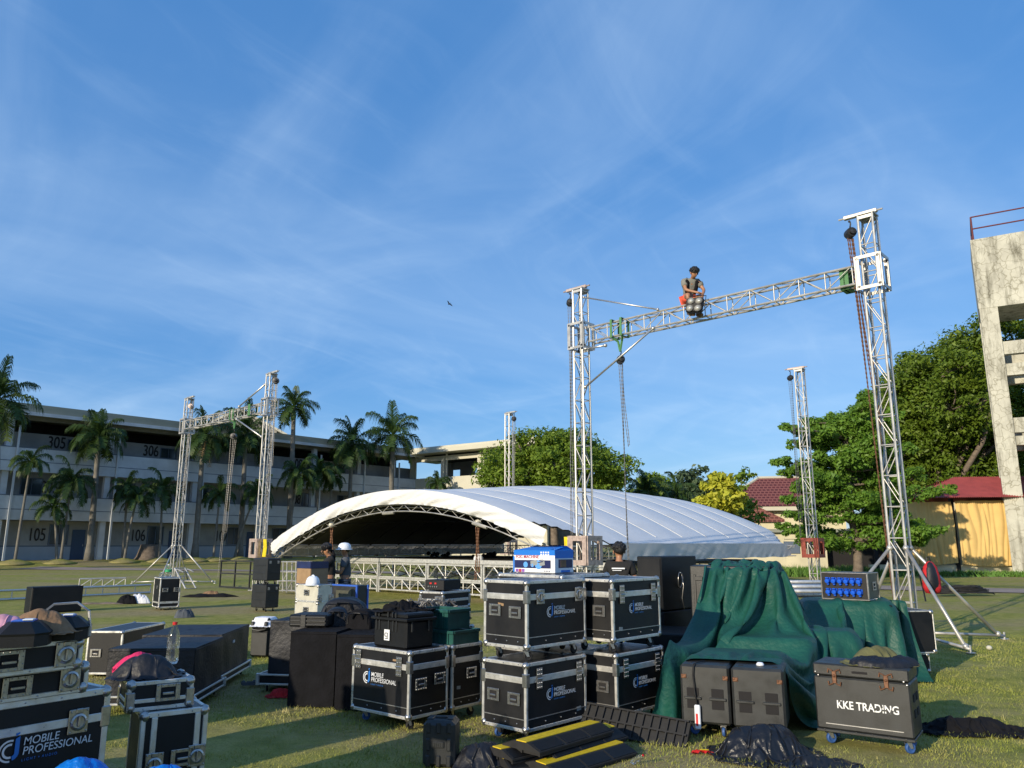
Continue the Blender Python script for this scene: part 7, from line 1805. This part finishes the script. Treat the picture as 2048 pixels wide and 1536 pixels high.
def person(label, loc, rz, J, shirt, pants, hair='hair', legs_skin=False, handdirs=None, shoe='black_plastic', long_pants=True, headtilt=(0, 0)):
    root = thing('person', label, 'person', loc, rz); J = dict(J)
    E = [('pelvis', 'spine'), ('spine', 'chest'), ('chest', 'neckb'), ('neckb', 'neck'), ('neck', 'jaw'), ('jaw', 'head'), ('head', 'crown')]
    for s in 'LR': E += [('chest', 'sh' + s), ('sh' + s, 'el' + s), ('el' + s, 'wr' + s), ('pelvis', 'hip' + s), ('hip' + s, 'kn' + s), ('kn' + s, 'an' + s), ('an' + s, 'toe' + s)]
    Eb = list(E)
    hd = handdirs or {}
    for s, sd in (('L', 1), ('R', -1)):
        d = hd.get(s, Vector(J['wr' + s][:3]) - Vector(J['el' + s][:3])); hand(J, Eb, 'wr' + s, d, (0, .3, 1), sd)
    skin('body', J, Eb, 'skin', root)
    Js = dict(J)
    for s in 'LR':
        a, b_ = Vector(J['sh' + s][:3]), Vector(J['el' + s][:3]); m_ = a.lerp(b_, .62); Js['sl' + s] = (*m_, .050)
    Es = [('pelvis', 'spine'), ('spine', 'chest'), ('chest', 'neckb')] + [e for s in 'LR' for e in (('chest', 'sh' + s), ('sh' + s, 'sl' + s))]
    Js['neckb'] = (*J['neckb'][:3], .055); skin('shirt', Js, Es, shirt, root, .027)
    Jp = dict(J); Ep = [('pelvis', 'hipL'), ('pelvis', 'hipR')]
    for s in 'LR':
        if long_pants: Ep += [('hip' + s, 'kn' + s), ('kn' + s, 'an' + s)]
        else:
            a, b_ = Vector(J['hip' + s][:3]), Vector(J['kn' + s][:3]); m_ = a.lerp(b_, .62); Jp['mid' + s] = (*m_, .088); Ep += [('hip' + s, 'mid' + s)]
    skin('trousers' if long_pants else 'shorts', Jp, Ep, pants, root, .016)
    for s in 'LR':
        a, t_ = Vector(J['an' + s][:3]), Vector(J['toe' + s][:3]); q = MB(); q.path([a - (t_ - a) * .35 + Vector((0, 0, -.03)), a.lerp(t_, .3) + Vector((0, 0, -.02)), t_ + (t_ - a) * .15], .05, 8, rs=[.042, .048, .036]); q.build('shoe', shoe, root, smooth=True)
    # face and hair around the head
    h = Vector(J['head'][:3]); nk = Vector(J['neck'][:3]); up = (Vector(J['crown'][:3]) - nk).normalized(); fw = Vector((0, -1, 0)); fw = Vector(J.get('face', (0, -1, 0, 0))[:3]); fw = (fw - up * fw.dot(up)).normalized(); rt = fw.cross(up).normalized()
    Rm = Matrix((rt, -fw, up)).transposed()
    q = MB(); q.ball(h + up * .035 - fw * .012, .105, 14, sx=.93, sy=1.05, sz=1.0, rot=Rm)
    if hair:
        g = random.Random(3)
        hv = MB(); n = 18; P = []
        for i in range(10):
            th = math.pi * .5 * i / 9; row = []
            for j in range(n):
                a = 2 * math.pi * j / n; back = -math.sin(a); ext = th * (1.12 + .40 * max(0, back) - .06 * max(0, -back)); rr = (.117 - .020 * (i / 9) ** 3) * (1 + .07 * g.random())
                pt = Vector((math.cos(a) * math.sin(ext) * rr * .93, math.sin(-a) * math.sin(ext) * rr * 1.03, math.cos(ext) * rr)); pt = Vector((pt.x, pt.y if True else 0, pt.z))
                row.append(h + up * .035 + Rm @ Vector((pt.x, pt.y, pt.z)))
            row.append(row[0]); P.append(row)
        hv.grid(P)
        for k in range(80):
            ph_ = g.uniform(0, 6.28); th_ = math.acos(g.uniform(.05, 1)) * (1.0 if math.sin(ph_) > -.2 else .8); hv.ball(h + up * .035 + Rm @ Vector((math.cos(ph_) * math.sin(th_) * .098, math.sin(ph_) * math.sin(th_) * .104, math.cos(th_) * .104)), g.uniform(.016, .034), 6, rot=Matrix.Rotation(g.random() * 3, 3, 'Z'))
        hv.build('hair', hair, root, smooth=True)
    e = MB()
    for s in (-1, 1): e.ball(h + fw * .088 + rt * s * .032 + up * .012, .011, 8)
    e.build('eye', 'hair', root)
    e = MB(); e.path([h + fw * .092 + up * .015, h + fw * .112 - up * .018, h + fw * .095 - up * .028], .012, 6, rs=[.008, .014, .008]); e.path([h + fw * .088 - rt * .022 - up * .052, h + fw * .097 - up * .05, h + fw * .088 + rt * .022 - up * .052], .006, 5)
    for s in (-1, 1): e.ball(h + rt * s * .088, .024, 8, sx=.5, sz=1.3)
    e.build('face_feature', 'skin', root, smooth=True)
    return root, h, up, Rm
ST = {'pelvis': (0, 0, .93, .115), 'spine': (0, .01, 1.08, .108), 'chest': (0, 0, 1.26, .125), 'neckb': (0, .0, 1.37, .062), 'neck': (0, -.005, 1.43, .048), 'jaw': (0, -.03, 1.475, .062), 'head': (0, -.02, 1.53, .086), 'crown': (0, -.005, 1.585, .075),
      'shL': (.165, 0, 1.34, .056), 'shR': (-.165, 0, 1.34, .056), 'elL': (.21, 0, 1.07, .042), 'elR': (-.21, 0, 1.07, .042), 'wrL': (.2, -.08, .84, .028), 'wrR': (-.2, -.08, .84, .028),
      'hipL': (.085, 0, .86, .085), 'hipR': (-.085, 0, .86, .085), 'knL': (.1, -.01, .48, .058), 'knR': (-.1, -.01, .48, .058), 'anL': (.1, .02, .09, .04), 'anR': (-.1, .02, .09, .04), 'toeL': (.11, -.13, .04, .032), 'toeR': (-.11, -.13, .04, .032)}
# worker in black at the carton, facing left
A_ = dict(ST); A_.update({'elL': (.20, -.20, 1.14, .042), 'wrL': (.12, -.42, 1.21, .028), 'elR': (-.20, -.18, 1.12, .042), 'wrR': (-.13, -.40, 1.20, .028), 'neck': (0, -.03, 1.43, .048), 'jaw': (0, -.08, 1.465, .06), 'head': (0, -.07, 1.52, .086), 'crown': (0, -.05, 1.575, .075), 'face': (0, -1, -.35, 0)})
p = aty(656, 1100, 16.6); r1, h1, u1, R1 = person('worker in a black shirt and dark head cloth bending over the brown carton', (p.x + .05, 16.6, 0), R(-72), A_, 'black_shirt', 'denim')
q = MB(); q.ball(h1 + u1 * .055, .116, 14, sz=.72); q.path([h1 + Vector((0, .1, .0)), h1 + Vector((.02, .15, -.10)), h1 + Vector((.01, .17, -.24))], .03, 6, rs=[.04, .035, .015]); q.build('head_cloth', 'black_cloth', r1, smooth=True)
# worker with hard hat, facing left
B_ = dict(ST); B_.update({'elL': (.20, -.08, 1.07, .042), 'wrL': (.10, -.30, 1.10, .028), 'elR': (-.20, -.08, 1.07, .042), 'wrR': (-.10, -.31, 1.12, .028), 'face': (0, -1, -.3, 0)})
p = aty(690, 1100, 16.9); r2, h2, u2, R2 = person('worker in a slate grey shirt and white hard hat holding a small tool', (p.x + .02, 16.9, -.02), R(-80), B_, 'slate_shirt', 'denim')
q = MB(); q.lathe([(.128, 0), (.126, .03), (.118, .07), (.098, .105), (.065, .128), (.001, .138)], h2 + Vector((0, -.01, .035)), 18, sy=1.12); q.lathe([(.128, .0), (.160, -.010), (.162, -.016), (.128, -.008)], h2 + Vector((0, -.02, .037)), 18, sy=1.15); q.build('hard_hat', 'helmet', r2, smooth=True)
MB().box((0, -.44, 1.12), (.05, .09, .02), bev=.004).build('tool', 'dark_steel', r2)
# man seen from behind by the middle tower
C_ = dict(ST); C_.update({'elL': (.24, -.10, 1.08, .042), 'wrL': (.20, -.32, 1.05, .028), 'elR': (-.25, -.05, 1.07, .042), 'wrR': (-.22, -.25, .98, .028), 'face': (.3, -1, -.2, 0)})
p = aty(1238, 1100, 12.2); r3, h3, u3, R3 = person('man in a charcoal shirt seen from behind beside the middle tower', (p.x, 12.2, .0), R(165), C_, 'black_shirt', 'denim')
sh = put('shirt_print', text_mesh('crewfirm', .062, 'paper_white', .001, .1, 1.0, off=.001), r3, (.125, .148, 1.265), rot=(0, 0, math.pi)) if False else MB().box((0, .146, 1.285), (.20, .006, .020), bev=.002).box((0.02, .146, 1.255), (.14, .006, .010), bev=.002).build('shirt_print', 'paper_white', r3)
# man sitting on the beam with a four lamp light
D_ = {'pelvis': (0, .05, .14, .115), 'spine': (0, -.03, .29, .105), 'chest': (.01, -.14, .44, .118), 'neckb': (.02, -.21, .54, .058), 'neck': (.025, -.245, .58, .047), 'jaw': (.03, -.315, .585, .06), 'head': (.035, -.32, .65, .086), 'crown': (.035, -.305, .71, .078),
      'shL': (.17, -.18, .50, .055), 'shR': (-.16, -.16, .50, .055), 'elL': (.26, -.28, .28, .040), 'elR': (-.17, -.30, .26, .040), 'wrL': (.17, -.42, .12, .027), 'wrR': (.03, -.42, .17, .027),
      'hipL': (.09, .0, .10, .085), 'hipR': (-.09, .0, .10, .085), 'knL': (.14, -.36, .12, .058), 'knR': (-.15, -.36, .15, .058), 'anL': (.10, -.28, -.28, .04), 'anR': (-.10, -.28, -.26, .04), 'toeL': (.12, -.42, -.34, .032), 'toeR': (-.06, -.42, -.34, .032), 'face': (.15, -1, -1.1, 0)}
pm = loc_on(T[4], T[5], .435, 6.93)
r4, h4, u4, R4 = person('man in a grey shirt and orange shorts sitting on the truss beam', (pm.x, pm.y, pm.z + .03), ARZ + .85, D_, 'grey_shirt', 'orange_shorts', long_pants=False, shoe='brown_cloth')
q = MB(); 
for s in (-1, 1): q.path([(s * .09, -.17, .57), (s * .115, -.25, .47), (s * .10, -.17, .30), (s * .09, -.10, .2)], .03, 6, rs=[.03, .05, .05, .02])
q.path([(-.1, -.05, .56), (0, -.01, .46), (.1, -.05, .56)], .03, 6); q.build('vest', 'black_cloth', r4, smooth=True)
# light fixture held in front of him
lf = thing('blinder_light', 'black four lamp blinder light held by the man on the beam', 'stage light', (pm.x, pm.y, pm.z), 0)
dirn = -TB; lp = Vector((pm.x, pm.y, 0)) - TB * .42 + TA * .36; lf.location = (lp.x, lp.y, 6.80); lf.rotation_euler = (R(-12), R(8), ARZ + .2)
MB().box((0, .05, 0), (.36, .12, .36), bev=.03).build('housing', 'black_plastic', lf)
for sx in (-1, 1):
    for sz in (-1, 1):
        q = MB(); q.lathe([(.085, -.01), (.088, .02), (.078, .02), (.074, -.005)], (sx * .088, -.012, sz * .088), 18, rot=Matrix.Rotation(math.pi / 2, 3, 'X')); lr = q.build('lamp_ring', 'dark_steel', lf, smooth=True, sharp=40)
        q = MB(); q.lathe([(.001, -.03), (.03, -.022), (.055, -.005), (.074, .012)], (sx * .088, -.012, sz * .088), 18, rot=Matrix.Rotation(math.pi / 2, 3, 'X')); q.ball((sx * .088, -.012, sz * .088), .018, 8); q.build('reflector', 'glass_lens', lr, smooth=True)
q = MB(); q.path([(-.21, .05, -.02), (-.21, .05, .24), (.21, .05, .24), (.21, .05, -.02)], .012, 5); q.build('yoke', 'dark_steel', lf)
